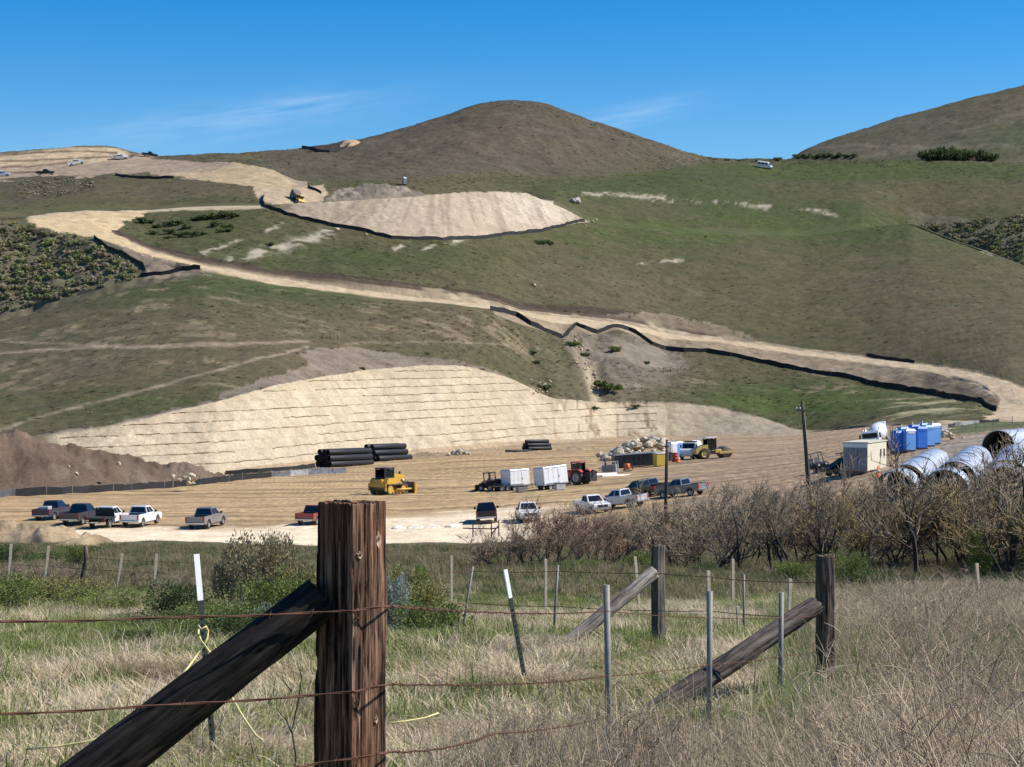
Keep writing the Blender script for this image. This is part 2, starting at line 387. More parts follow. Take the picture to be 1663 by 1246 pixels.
lay(isseg('crest') * inpoly(ju, jv, [(0, 290), (0, 268), (140, 262), (255, 252), (240, 262), (130, 276)]), c3(.42, .325, .225))
lay(isseg('crest') * inpoly(ju, jv, [(486, 240), (560, 232), (582, 224), (575, 236), (545, 247), (500, 247)]), c3(.075, .058, .046))
for pts in ([(-60, 256), (0, 253), (70, 247), (140, 245), (190, 248)], [(-60, 265), (0, 262), (60, 260), (150, 256), (200, 255)], [(-60, 275), (0, 272), (60, 269), (112, 264)], [(-60, 284), (0, 281), (62, 279)]):
    lay(isseg('crest', 'tan') * np.exp(-(dpoly(U, V + .8 * fbm(X, D, 5, 2, 192), pts) / 1.5) ** 2), c3(.19, .125, .08), .95)
# switchback pad and roads
lay(isseg('road') * (U > 120), c3(.56, .44, .285))
lay(isseg('scrub', 'road', 'bank', 'mid') * inpoly(ju, jv, [(40, 357), (55, 350), (130, 343), (240, 341), (235, 350), (200, 362), (185, 378), (215, 398), (330, 432), (330, 441), (230, 412), (150, 386), (90, 376), (60, 368)]), c3(.62, .47, .27))
lay(isseg('scrub', 'road') * inpoly(ju, jv, [(150, 384), (240, 414), (330, 438), (326, 440), (240, 449), (232, 425)]), c3(.30, .235, .165))
lay(isseg('fill') * (U < 432) * (U > 230), c3(.56, .45, .30))
lay(isseg('mid') * np.exp(-(dpoly(U, V0, [(45, 352), (150, 343), (240, 345), (300, 340), (429, 337)]) / 1.8) ** 2), c3(.56, .45, .30))
lay(isseg('bank') * (U > 215), c3(.34, .265, .175))
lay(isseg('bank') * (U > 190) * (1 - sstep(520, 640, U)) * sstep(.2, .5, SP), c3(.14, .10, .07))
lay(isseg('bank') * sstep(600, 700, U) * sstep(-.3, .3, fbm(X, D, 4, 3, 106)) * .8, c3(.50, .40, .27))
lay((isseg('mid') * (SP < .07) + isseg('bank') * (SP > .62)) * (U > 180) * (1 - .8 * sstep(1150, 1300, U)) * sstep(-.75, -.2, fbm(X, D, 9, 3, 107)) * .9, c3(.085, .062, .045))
lay(isseg('mid') * inpoly(ju, jv, [(945, 520), (1010, 513), (1080, 512), (1150, 528), (1230, 548), (1240, 560), (1100, 545), (1000, 520)]) * .8, c3(.29, .23, .155))
lay(isseg('scrub') * (U > 800), c3(.34, .262, .172))
lay(isseg('valley') * (U > 800), c3(.33, .26, .175))
lay(isseg('scrub', 'valley') * inpoly(ju, jv, [(1280, 585), (1420, 602), (1560, 625), (1622, 650), (1616, 670), (1500, 642), (1250, 592)]) * sstep(1380, 1600, U), c3(.20, .15, .10))
lay(isseg('scrub', 'valley') * (U > 1000) * sstep(.0, .5, fbm(X, D, 2.5, 4, 193)) * .5, c3(.21, .16, .105))
hair = inpoly(ju, jv, [(1540, 600), (1585, 607), (1640, 622), (1690, 640), (1760, 670), (1760, 700), (1660, 684), (1560, 690), (1520, 692), (1530, 685), (1570, 680), (1605, 674), (1622, 662), (1623, 650), (1608, 635), (1585, 622), (1540, 611)])
lay(isseg('lower', 'valley', 'scrub', 'road', 'bank', 'mid', 'cut') * hair, c3(.58, .45, .295))
# fill slope of the pad
fl = isseg('fill') * sstep(440, 500, U) * (1 - sstep(945, 962, U)) + isseg('pad') * (U > 440) * (U < 900)
lay(fl, c3(.50, .40, .285))
lay(fl * ell(880, 340, 90, 28, 1.0) * .8, c3(.66, .57, .44))
lay(fl * sstep(.15, .5, fbm(X + (.0025 * (U - 700)) * (D - 500), D * .04, 1.7, 3, 108)) * .55, c3(.30, .235, .17))
lay(fl * sstep(.1, .6, fbm(X, D, 8, 3, 188)) * .4, c3(.36, .28, .2))
# cut slope
lay(isseg('cut') * sstep(60, 110, U) * (1 - sstep(1090, 1190, ju)), c3(.60, .495, .345))
lay(iscut * sstep(.1, .6, fbm(X, D * .5, 6, 4, 109)) * .45, c3(.50, .405, .275))
lay(iscut * sstep(.05, .5, fbm(X, zb * .12, 1.3, 3, 190)) * .22, c3(.46, .365, .24))
lay(iscut * (1 - sstep(0, .30, fr)) * .45, c3(.46, .36, .235))  # dark bands painted as bench shade, the steps cast none
lay(iscut * sstep(.80, .97, SP) * .6, c3(.50, .40, .27))
lay(isseg('cut') * sstep(1090, 1190, ju) * (1 - sstep(1290, 1340, ju)), c3(.42, .345, .25))
lay(isseg('cut') * sstep(1090, 1190, ju) * sstep(.1, .5, fbm(X, D, 5, 4, 110)) * .5, c3(.25, .21, .15))
lay(iscut * sstep(860, 940, ju) * (1 - sstep(1060, 1120, ju)) * np.exp(-(rill / .14) ** 2) * .9, c3(.30, .21, .12))
lay(iscut * (SP < .06) * sstep(350, 420, U), c3(.44, .33, .21))
# yard
yd = isseg('yard')
lay(yd, c3(.505, .352, .185))
lay(yd * sstep(.85, 1.0, SP) * .8, c3(.47, .36, .235))
lay(yd * sstep(.2, .7, fbm(X * .35, D, 9, 4, 111)) * .35, c3(.33, .235, .155))
lay(yd * (SP < .30) * (1 - sstep(800, 1000, U)) * sstep(-.02, .03, .185 - SP + .03 * fbm(X, D, 6, 3, 112)), c3(.92, .75, .52))
lay(yd * sstep(1000, 1150, U) * .55, c3(.33, .245, .175))
lay(yd * inpoly(ju, jv, [(1560, 690), (1663, 676), (1700, 690), (1560, 706), (1520, 706)]), c3(.14, .15, .07))
lay(yd * inpoly(ju, jv, [(1430, 760), (1530, 716), (1700, 688), (1800, 700), (1600, 780), (1450, 800)]), c3(.36, .29, .225))
M[..., 0] = yd * (1 - (1 - sstep(800, 1000, U)) * sstep(-.02, .03, .185 - SP) * .8)
M[..., 1] *= ~(yd | isseg('cut', 'road', 'bank')) * (1 - np.clip(fl, 0, 1)) * (1 - hair)
# meadow
md = isseg('meadow')
mg = np.clip(.42 + .35 * fbm(X, D, 5, 3, 121) + .25 * fbm(X, D, 1.5, 2, 122), 0, 1)
C[md] = (c3(.15, .115, .065) * (1 - mg[..., None]) + c3(.085, .115, .035) * mg[..., None])[md]
lay(md * sstep(60, 100, D) * .8, c3(.13, .125, .065))
natm = (isseg('lower', 'mid', 'upper', 'tan', 'crest', 'farhill') & (C.mean(-1) < .2)).astype(float)
C = C * (1 - .14 * natm)[..., None]
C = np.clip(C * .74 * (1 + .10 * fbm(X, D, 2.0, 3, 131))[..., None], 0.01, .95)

# ------------------------------------------------------------------ materials
MATS = {}
def nodes_of(m):
    m.use_nodes = True
    nt = m.node_tree
    nt.nodes.clear()
    o = nt.nodes.new('ShaderNodeOutputMaterial')
    b = nt.nodes.new('ShaderNodeBsdfPrincipled')
    nt.links.new(b.outputs[0], o.inputs[0])
    return nt, b

def nd(nt, kind, **kw):
    n = nt.nodes.new(kind)
    for k_, v_ in kw.items():
        if k_.startswith('i_'):
            n.inputs[k_[2:].replace('_', ' ')].default_value = v_
        else:
            setattr(n, k_, v_)
    return n

def mulcol(nt, a, fac):
    """colour a times a float socket"""
    m = nd(nt, 'ShaderNodeVectorMath', operation='SCALE')
    nt.links.new(a, m.inputs[0])
    nt.links.new(fac, m.inputs['Scale'])
    return m.outputs[0]

def mrange(nt, s, a, b, c, d):
    m = nd(nt, 'ShaderNodeMapRange')
    for i_, v_ in enumerate((a, b, c, d)):
        m.inputs[i_ + 1].default_value = v_
    nt.links.new(s, m.inputs[0])
    return m.outputs[0]

def terrain_material():
    m = bpy.data.materials.new('ground')
    nt, b = nodes_of(m)
    L = nt.links
    at_c, at_m = nd(nt, 'ShaderNodeAttribute', attribute_name='soil'), nd(nt, 'ShaderNodeAttribute', attribute_name='mask')
    geo = nd(nt, 'ShaderNodeNewGeometry')
    sep = nd(nt, 'ShaderNodeSeparateColor')
    L.new(at_m.outputs['Color'], sep.inputs[0])
    n1 = nd(nt, 'ShaderNodeTexNoise', i_Scale=.55, i_Detail=9.0, i_Roughness=.68)
    L.new(geo.outputs['Position'], n1.inputs['Vector'])
    n2 = nd(nt, 'ShaderNodeTexNoise', i_Scale=3.2, i_Detail=6.0, i_Roughness=.7)
    L.new(geo.outputs['Position'], n2.inputs['Vector'])
    # grass streaks, longer across the slope
    mp = nd(nt, 'ShaderNodeMapping')
    mp.inputs['Scale'].default_value = (.24, .36, .05)
    L.new(geo.outputs['Position'], mp.inputs[0])
    n3 = nd(nt, 'ShaderNodeTexNoise', i_Scale=1.0, i_Detail=8.0, i_Roughness=.72)
    L.new(mp.outputs[0], n3.inputs['Vector'])
    # wheel tracks in the yard
    mt = nd(nt, 'ShaderNodeMapping')
    mt.inputs['Rotation'].default_value = (0, 0, math.radians(-52))
    mt.inputs['Scale'].default_value = (.010, .30, 0)
    nw = nd(nt, 'ShaderNodeTexNoise', i_Scale=.02, i_Detail=2.0)
    L.new(geo.outputs['Position'], nw.inputs['Vector'])
    wv = nd(nt, 'ShaderNodeVectorMath', operation='MULTIPLY_ADD')
    wv.inputs[1].default_value = (40, 40, 0)
    L.new(nw.outputs['Color'], wv.inputs[0]); L.new(geo.outputs['Position'], wv.inputs[2])
    L.new(wv.outputs[0], mt.inputs[0])
    n4 = nd(nt, 'ShaderNodeTexNoise', i_Scale=1.0, i_Detail=4.0, i_Roughness=.65)
    L.new(mt.outputs[0], n4.inputs['Vector'])
    mt2 = nd(nt, 'ShaderNodeMapping')
    mt2.inputs['Rotation'].default_value = (0, 0, math.radians(-8))
    mt2.inputs['Scale'].default_value = (.013, .38, 0)
    L.new(wv.outputs[0], mt2.inputs[0])
    n6 = nd(nt, 'ShaderNodeTexNoise', i_Scale=1.0, i_Detail=4.0, i_Roughness=.65)
    L.new(mt2.outputs[0], n6.inputs['Vector'])
    f = mrange(nt, n1.outputs['Fac'], .3, .7, .80, 1.20)
    c = mulcol(nt, at_c.outputs['Color'], f)
    c = mulcol(nt, c, mrange(nt, n2.outputs['Fac'], .3, .7, .68, 1.32))
    tr = nd(nt, 'ShaderNodeMix', data_type='FLOAT')
    tr.inputs['A'].default_value = 1.0
    L.new(sep.outputs[0], tr.inputs['Factor']); tm = nd(nt, 'ShaderNodeMath', operation='MULTIPLY')
    L.new(mrange(nt, n4.outputs['Fac'], .36, .58, .62, 1.12), tm.inputs[0]); L.new(mrange(nt, n6.outputs['Fac'], .34, .52, .66, 1.08), tm.inputs[1])
    L.new(tm.outputs[0], tr.inputs['B'])
    c = mulcol(nt, c, tr.outputs[0])
    gr = nd(nt, 'ShaderNodeMix', data_type='FLOAT')
    gr.inputs['A'].default_value = 1.0
    L.new(sep.outputs[1], gr.inputs['Factor']); L.new(mrange(nt, n3.outputs['Fac'], .32, .68, .76, 1.24), gr.inputs['B'])
    c = mulcol(nt, c, gr.outputs[0])
    L.new(c, b.inputs['Base Color'])
    b.inputs['Roughness'].default_value = 0.95
    b.inputs['Specular IOR Level'].default_value = 0.15
    add = nd(nt, 'ShaderNodeMath', operation='ADD')
    L.new(n1.outputs['Fac'], add.inputs[0]); L.new(n3.outputs['Fac'], add.inputs[1])
    bp = nd(nt, 'ShaderNodeBump', i_Strength=.22, i_Distance=.25)
    L.new(add.outputs[0], bp.inputs['Height'])
    L.new(bp.outputs[0], b.inputs['Normal'])
    return m
GROUND = terrain_material()

def mat(name, col, rough=.6, metal=0.0, var=.12, scale=6.0, bump=0.0, coat=0.0, dirt=None, emit=None):
    """a procedural surface: base colour broken up by noise, optional dust"""
    if name in MATS:
        return MATS[name]
    m = bpy.data.materials.new(name)
    nt, b = nodes_of(m)
    tc = nd(nt, 'ShaderNodeTexCoord')
    n = nd(nt, 'ShaderNodeTexNoise', i_Scale=scale, i_Detail=6.0, i_Roughness=.65)
    nt.links.new(tc.outputs['Object'], n.inputs['Vector'])
    rgb = nd(nt, 'ShaderNodeRGB')
    rgb.outputs[0].default_value = (*col, 1)
    c = mulcol(nt, rgb.outputs[0], mrange(nt, n.outputs['Fac'], .3, .7, 1 - var, 1 + var))
    if dirt:
        n2 = nd(nt, 'ShaderNodeTexNoise', i_Scale=scale * .35, i_Detail=8.0, i_Roughness=.7)
        nt.links.new(tc.outputs['Object'], n2.inputs['Vector'])
        mx = nd(nt, 'ShaderNodeMix', data_type='RGBA')
        mx.inputs['B'].default_value = (*dirt[0], 1)
        nt.links.new(mrange(nt, n2.outputs['Fac'], .42, .72, 0, dirt[1]), mx.inputs['Factor'])
        nt.links.new(c, mx.inputs['A'])
        c = mx.outputs['Result']
    nt.links.new(c, b.inputs['Base Color'])
    b.inputs['Roughness'].default_value = rough
    b.inputs['Metallic'].default_value = metal
    b.inputs['Coat Weight'].default_value = coat
    if bump:
        bp = nd(nt, 'ShaderNodeBump', i_Strength=bump, i_Distance=.05)
        nt.links.new(n.outputs['Fac'], bp.inputs['Height'])
        nt.links.new(bp.outputs[0], b.inputs['Normal'])
    MATS[name] = m
    return m

# ------------------------------------------------------------------ the ground sheets: one surface, cut into its named pieces
nrm = np.zeros(D.shape + (3,))
P = np.stack([X, D, Z], -1)
du = np.gradient(P, axis=1); dv = np.gradient(P, axis=0)
nrm = np.cross(du, dv); nrm /= np.linalg.norm(nrm, axis=-1, keepdims=True) + 1e-12
nrm[nrm[..., 2] < 0] *= -1
fs = SG[1:, 1:]                                          # segment of each face
fu, fv = (U[1:, 1:] + U[:-1, :-1]) / 2, (V0[1:, 1:] + V0[:-1, :-1]) / 2
piece = np.full(fs.shape, 0)
NAMES = ['hillside', 'meadow', 'construction_yard', 'cut_slope', 'haul_road', 'road_bank', 'fill_slope', 'canyon_side', 'hilltop', 'far_hill']
def pset(idx, *segs, cond=True):
    for s_ in segs:
        piece[(fs == SEG[s_]) & cond] = idx
pset(1, 'meadow'); pset(2, 'yard'); pset(3, 'cut', cond=(fu > 60) & (fu < 1320)); pset(2, 'cut', cond=(fu >= 1320))
pset(4, 'road', cond=fu > 120); pset(5, 'bank', cond=fu > 180); pset(5, 'scrub', 'valley', cond=fu > 800)
pset(7, 'valley', 'scrub', cond=fu < 345)
pset(6, 'fill', 'pad', cond=(fu > 440) & (fu < 955)); pset(8, 'crest', 'back'); pset(9, 'gap', 'farhill', 'farback', 'end')
fh = hair[1:, 1:] & np.isin(fs, [SEG[s_] for s_ in ('lower', 'valley', 'scrub', 'road', 'bank', 'mid', 'cut')])
piece[fh] = 4
idx = np.arange(NR * NU).reshape(NR, NU)
quads = np.stack([idx[:-1, :-1], idx[:-1, 1:], idx[1:, 1:], idx[1:, :-1]], -1)
Pf, Cf, Mf, Nf = P.reshape(-1, 3), C.reshape(-1, 3), M.reshape(-1, 3), nrm.reshape(-1, 3)

def sheet(name, verts, faces, cols, msk, normals=None, material=None):
    me = bpy.data.meshes.new(name)
    me.vertices.add(len(verts)); me.vertices.foreach_set('co', np.ascontiguousarray(verts, np.float32).ravel())
    nf = len(faces)
    me.loops.add(nf * 4); me.loops.foreach_set('vertex_index', np.ascontiguousarray(faces, np.int32).ravel())
    me.polygons.add(nf); me.polygons.foreach_set('loop_start', np.arange(0, nf * 4, 4, dtype=np.int32))
    me.update(calc_edges=True)
    me.polygons.foreach_set('use_smooth', np.ones(nf, bool))
    for an, av in (('soil', cols), ('mask', msk)):
        a = me.attributes.new(an, 'FLOAT_COLOR', 'POINT')
        a.data.foreach_set('color', np.concatenate([av, np.ones((len(av), 1))], 1).astype(np.float32).ravel())
    me.validate()
    if normals is not None:
        me.normals_split_custom_set_from_vertices(normals.astype(np.float32).tolist())
    o = bpy.data.objects.new(name, me)
    COL.objects.link(o)
    me.materials.append(material or GROUND)
    return o

for i, nm in enumerate(NAMES):
    q = quads[piece == i]
    if len(q) == 0:
        continue
    uq, inv = np.unique(q.ravel(), return_inverse=True)
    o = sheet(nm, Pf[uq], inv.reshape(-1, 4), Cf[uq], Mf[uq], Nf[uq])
    o['kind'] = 'structure'

# ------------------------------------------------------------------ object kit
class MB:
    """collects shapes; build() links them as ONE mesh object"""
    def __init__(s):
        s.v, s.f, s.sm = [], [], []
    def add(s, verts, faces, smooth=False):
        o = len(s.v)
        s.v += [tuple(v_) for v_ in verts]
        s.f += [tuple(i + o for i in f_) for f_ in faces]
        s.sm += [smooth] * len(faces)
        return s
    def box(s, c, size, rz=0.0, top=1.0, rx=0.0, ry=0.0, bev=0.0):
        """box centred at c; top = scale of the upper face; bev chamfers the vertical and top edges"""
        hx, hy, hz = size[0] / 2, size[1] / 2, size[2] / 2
        if isinstance(top, (int, float)):
            top = (top, top)
        if bev:
            b_ = bev
            def ring(z, i, kx, ky):
                ax, ay = hx * kx - i, hy * ky - i
                return [(ax - b_, ay, z), (ax, ay - b_, z), (ax, -ay + b_, z), (ax - b_, -ay, z), (-ax + b_, -ay, z), (-ax, -ay + b_, z), (-ax, ay - b_, z), (-ax + b_, ay, z)]
            vs = ring(-hz, b_, 1, 1) + ring(-hz + b_, 0, 1, 1) + ring(hz - b_, 0, *top) + ring(hz, b_, *top)
            fs_ = [tuple(range(7, -1, -1))[::-1][::-1], tuple(range(24, 32))[::-1]]
            fs_ = [tuple(range(8)), tuple(range(31, 23, -1))]
            for r_ in range(3):
                for k_ in range(8):
                    a, b2 = r_ * 8 + k_, r_ * 8 + (k_ + 1) % 8
                    fs_.append((a, a + 8, b2 + 8, b2))
        else:
            vs = [(x * hx, y * hy, -hz) for x, y in ((-1, -1), (1, -1), (1, 1), (-1, 1))] + [(x * hx * top[0], y * hy * top[1], hz) for x, y in ((-1, -1), (1, -1), (1, 1), (-1, 1))]
            fs_ = [(3, 2, 1, 0), (4, 5, 6, 7), (0, 1, 5, 4), (1, 2, 6, 5), (2, 3, 7, 6), (3, 0, 4, 7)]
        mt = Matrix.Translation(c) @ Matrix.Rotation(rz, 4, 'Z') @ Matrix.Rotation(ry, 4, 'Y') @ Matrix.Rotation(rx, 4, 'X')
        return s.add([mt @ Vector(v_) for v_ in vs], fs_)
    def prism(s, prof, y0, y1, y0t=None, y1t=None):
        """side profile [(x, z)...] extruded across y"""
        n = len(prof)
        vs = [(x, y0, z) for x, z in prof] + [(x, y1, z) for x, z in prof]
        fs_ = [tuple(range(n)), tuple(range(2 * n - 1, n - 1, -1))] + [(i, i + n, (i + 1) % n + n, (i + 1) % n) for i in range(n)]
        return s.add(vs, fs_)
    def tube(s, pts, rad, n=8, caps=True, smooth=True, jitter=0.0):
        pts = [Vector(p_) for p_ in pts]
        if isinstance(rad, (int, float)):
            rad = [rad] * len(pts)
        vs, fs_ = [], []
        ref = Vector((0.12, 0.31, 0.94))
        for i, p_ in enumerate(pts):
            t = (pts[min(i + 1, len(pts) - 1)] - pts[max(i - 1, 0)])
            t = t.normalized() if t.length > 1e-9 else Vector((0, 0, 1))
            if abs(t.dot(ref)) > .97:
                ref = Vector((1, 0.1, 0))
            a = t.cross(ref).normalized()
            b_ = t.cross(a)
            for k_ in range(n):
                an = 2 * PI * k_ / n
                r_ = rad[i] * (1 + (R.random() - .5) * jitter)
                vs.append(p_ + a * (math.cos(an) * r_) + b_ * (math.sin(an) * r_))
        for i in range(len(pts) - 1):
            for k_ in range(n):
                a, b_ = i * n + k_, i * n + (k_ + 1) % n
                fs_.append((a, b_, b_ + n, a + n))
        if caps:
            fs_ += [tuple(range(n - 1, -1, -1)), tuple(range((len(pts) - 1) * n, len(pts) * n))]
        o = len(s.f)
        s.add(vs, fs_, smooth)
        if caps:
            s.sm[-1] = s.sm[-2] = False
        return s
    def cyl(s, p0, p1, r, n=12, r1=None, smooth=True):
        return s.tube([p0, p1], [r, r if r1 is None else r1], n, True, smooth)
    def quad(s, a, b_, c, d):
        return s.add([a, b_, c, d], [(0, 1, 2, 3)])
    def slab(s, pts, n, th):
        """planar polygon given thickness th along n"""
        n = Vector(n).normalized() * th
        pts = [Vector(p_) for p_ in pts]
        k_ = len(pts)
        vs = pts + [p_ + n for p_ in pts]
        return s.add(vs, [tuple(range(k_ - 1, -1, -1)), tuple(range(k_, 2 * k_))] + [(i, (i + 1) % k_, (i + 1) % k_ + k_, i + k_) for i in range(k_)])
    def lathe(s, prof, n=20, axis='Z', c=(0, 0, 0)):
        vs, fs_ = [], []
        for r_, h in prof:
            for k_ in range(n):
                a = 2 * PI * k_ / n
                p_ = (r_ * math.cos(a), r_ * math.sin(a), h)
                if axis == 'X': p_ = (p_[2], p_[0], p_[1])
                if axis == 'Y': p_ = (p_[0], p_[2], p_[1])
                vs.append((p_[0] + c[0], p_[1] + c[1], p_[2] + c[2]))
        for i in range(len(prof) - 1):
            for k_ in range(n):
                fs_.append((i * n + k_, i * n + (k_ + 1) % n, (i + 1) * n + (k_ + 1) % n, (i + 1) * n + k_))
        return s.add(vs, fs_, True)
    def mesh(s, name):
        me = bpy.data.meshes.new(name)
        me.from_pydata(s.v, [], s.f)
        me.polygons.foreach_set('use_smooth', s.sm)
        bm = bmesh.new(); bm.from_mesh(me); bmesh.ops.recalc_face_normals(bm, faces=bm.faces); bm.to_mesh(me); bm.free()
        return me
    def build(s, name, material, parent=None, recalc=True):
        if recalc:
            me = s.mesh(name)
        else:
            me = bpy.data.meshes.new(name)
            me.from_pydata(s.v, [], s.f)
            me.polygons.foreach_set('use_smooth', s.sm)
        me.materials.append(material)
        return link(name, me, parent)

def link(name, me, parent=None):
    o = bpy.data.objects.new(name, me)
    COL.objects.link(o)
    o.parent = parent
    return o

def tag(o, label=None, cat=None, group=None, kind=None):
    for k_, v_ in (('label', label), ('category', cat), ('group', group), ('kind', kind)):
        if v_:
            o[k_] = v_
    return o

def thing(name, label, cat, loc=(0, 0, 0), rz=0.0, group=None, scale=1.0):
    o = bpy.data.objects.new(name, None)
    o.empty_display_size = .2
    COL.objects.link(o)
    o.location, o.rotation_euler = loc, (0, 0, rz)
    o.scale = (scale,) * 3
    return tag(o, label, cat, group)

KIDS = {}
def copy_tree(o, parent=None):
    c = o.copy()
    COL.objects.link(c)
    c.parent = parent
    for ch in [x for x in bpy.data.objects if x.parent == o] if o.name not in KIDS else KIDS[o.name]:
        copy_tree(ch, c)
    return c

def seat(o, p, heading, scale=1.0, level=False):
    """stand a thing on the ground at p, nose towards heading, tilted with the slope"""
    h = Vector((heading[0], heading[1], 0)).normalized()
    s_ = Vector((-h.y, h.x, 0))
    f_, b_ = p + h * 1.6, p - h * 1.6
    l_, r_ = p + s_ * .9, p - s_ * .9
    ff = (Vector((f_.x, f_.y, zat(f_.x, f_.y))) - Vector((b_.x, b_.y, zat(b_.x, b_.y)))).normalized()
    ss = (Vector((l_.x, l_.y, zat(l_.x, l_.y))) - Vector((r_.x, r_.y, zat(r_.x, r_.y)))).normalized()
    if level:
        ff, ss = h, s_
    up = ff.cross(ss).normalized()
    ss = up.cross(ff)
    m = Matrix((ff, ss, up)).transposed().to_4x4()
    o.rotation_euler = m.to_euler()
    o.location = p
    o.scale = (scale,) * 3

def pix(u, v, d):
    return Vector(((u - CU) / F * d, d, -(v - CV) / F * d))

# ------------------------------------------------------------------ plants: materials and source meshes
def leaf_material(name, c0, c1, c2=None, trans=.25):
    """blade / leaf colour that varies from plant to plant and along the leaf"""
    m = bpy.data.materials.new(name)
    nt, b = nodes_of(m)
    oi = nd(nt, 'ShaderNodeObjectInfo')
    geo = nd(nt, 'ShaderNodeNewGeometry')
    mx = nd(nt, 'ShaderNodeMix', data_type='RGBA')
    mx.inputs['A'].default_value, mx.inputs['B'].default_value = (*c0, 1), (*c1, 1)
    n = nd(nt, 'ShaderNodeTexNoise', i_Scale=.9, i_Detail=3.0)
    nt.links.new(geo.outputs['Position'], n.inputs['Vector'])
    ad = nd(nt, 'ShaderNodeMath', operation='MULTIPLY_ADD')
    ad.inputs[1].default_value = .55
    nt.links.new(oi.outputs['Random'], ad.inputs[0])
    nt.links.new(mrange(nt, n.outputs['Fac'], .3, .7, -.05, .5), ad.inputs[2])
    nt.links.new(ad.outputs[0], mx.inputs['Factor'])
    c = mulcol(nt, mx.outputs['Result'], mrange(nt, geo.outputs['Random Per Island'], 0, 1, .62, 1.3))
    nt.links.new(c, b.inputs['Base Color'])
    b.inputs['Roughness'].default_value = .8
    b.inputs['Specular IOR Level'].default_value = .2
    if trans:
        tr = nd(nt, 'ShaderNodeBsdfTranslucent')
        nt.links.new(c, tr.inputs[0])
        ms = nd(nt, 'ShaderNodeMixShader')
        ms.inputs[0].default_value = trans
        out = [x for x in nt.nodes if x.type == 'OUTPUT_MATERIAL'][0]
        nt.links.new(b.outputs[0], ms.inputs[1]); nt.links.new(tr.outputs[0], ms.inputs[2])
        nt.links.new(ms.outputs[0], out.inputs[0])
    MATS[name] = m
    return m
DRYM = leaf_material('dry_grass', (.50, .395, .25), (.72, .60, .42))
GRAYM = leaf_material('grey_straw', (.30, .245, .165), (.50, .42, .30))
GRNM = leaf_material('green_grass', (.135, .185, .042), (.29, .31, .10))
TGRN = leaf_material('tall_green_grass', (.13, .165, .055), (.27, .29, .125))
WEEDM = leaf_material('weed_stalks', (.34, .26, .18), (.62, .50, .36))
OLIVEM = leaf_material('coyote_leaf', (0.122, 0.161, 0.039), (0.244, 0.271, 0.083))
FARDRY = leaf_material('far_straw', (.19, .155, .085), (.33, .27, .165))
FARGRN = leaf_material('far_green', (.085, .115, .035), (.15, .175, .06))
DARKM = leaf_material('dark_leaf', (0.061, 0.089, 0.032), (0.135, 0.169, 0.061))
TANM = leaf_material('tan_leaf', (0.196, 0.178, 0.098), (0.31, 0.258, 0.15))
YELM = leaf_material('yellow_leaf', (0.178, 0.19, 0.052), (0.275, 0.258, 0.098))
SAGEM = leaf_material('sage_leaf', (0.22, 0.259, 0.209), (0.341, 0.374, 0.319))
SCRUBM = leaf_material('scrub_leaf', (0.16, 0.162, 0.09), (0.34, 0.308, 0.187), trans=.1)
TWIGM = leaf_material('grey_twig', (0.2, 0.155, 0.104), (0.363, 0.286, 0.2), trans=0)
REDTW = leaf_material('red_twig', (0.199, 0.136, 0.094), (0.335, 0.238, 0.172), trans=0)
OLTW = leaf_material('olive_twig', (0.179, 0.132, 0.059), (0.315, 0.243, 0.128), trans=0)
BARKM = mat('dark_bark', (.045, .036, .030), .9, var=.35, scale=9, bump=.4)

def blade(mb, rng, base, h, az, lean, w, segs=3, curl=.9):
    """a thin bent ribbon"""
    d = Vector((math.cos(az), math.sin(az), 0))
    s_ = Vector((-d.y, d.x, 0)) * w
    p_, vs = Vector(base), []
    an = lean
    for i in range(segs + 1):
        k_ = 1 - .85 * i / segs
        vs += [p_ - s_ * k_, p_ + s_ * k_]
        p_ = p_ + (d * math.sin(an) + Vector((0, 0, math.cos(an)))) * (h / segs)
        an += curl / segs
    mb.add(vs, [(2 * i, 2 * i + 1, 2 * i + 3, 2 * i + 2) for i in range(segs)])

def tuft_mesh(seed, n, h, r, lean, curl, w, comb=None, segs=3):
    rng, mb = random.Random(seed), MB()
    for i in range(n):
        a, q = rng.random() * 2 * PI, rng.random() ** .6 * r
        az = rng.random() * 2 * PI if comb is None else rng.gauss(comb, 1.0)
        blade(mb, rng, (q * math.cos(a), q * math.sin(a), -.02), h * rng.uniform(.45, 1.15), az, abs(rng.gauss(lean, .3)), w * rng.uniform(.6, 1.3), segs, rng.gauss(curl, .5))
    return mb

def stalk_mesh(seed, n, h, r):
    """upright dry weed stalks with side twigs"""
    rng, mb = random.Random(seed), MB()
    for i in range(n):
        a, q = rng.random() * 2 * PI, rng.random() * r
        p_ = Vector((q * math.cos(a), q * math.sin(a), -.02))
        d = Vector((rng.gauss(0, .28), rng.gauss(0, .28), 1)).normalized()
        hh, pts = h * rng.uniform(.5, 1.15), []
        for k_ in range(5):
            pts.append(p_.copy())
            d = (d + Vector((rng.gauss(0, .13), rng.gauss(0, .13), rng.gauss(0, .05)))).normalized()
            p_ = p_ + d * hh / 4
        mb.tube(pts, [.0038, .0034, .003, .0024, .0012], 3, False)
        for k_ in range(rng.randint(2, 6)):
            j = rng.randint(1, 3)
            b_ = pts[j].lerp(pts[j + 1], rng.random())
            t = Vector((rng.gauss(0, 1), rng.gauss(0, 1), rng.uniform(.2, 1.2))).normalized() * hh * rng.uniform(.12, .35)
            mb.tube([b_, b_ + t * .5 + Vector((0, 0, .01)), b_ + t], [.0026, .002, .001], 3, False)
    return mb

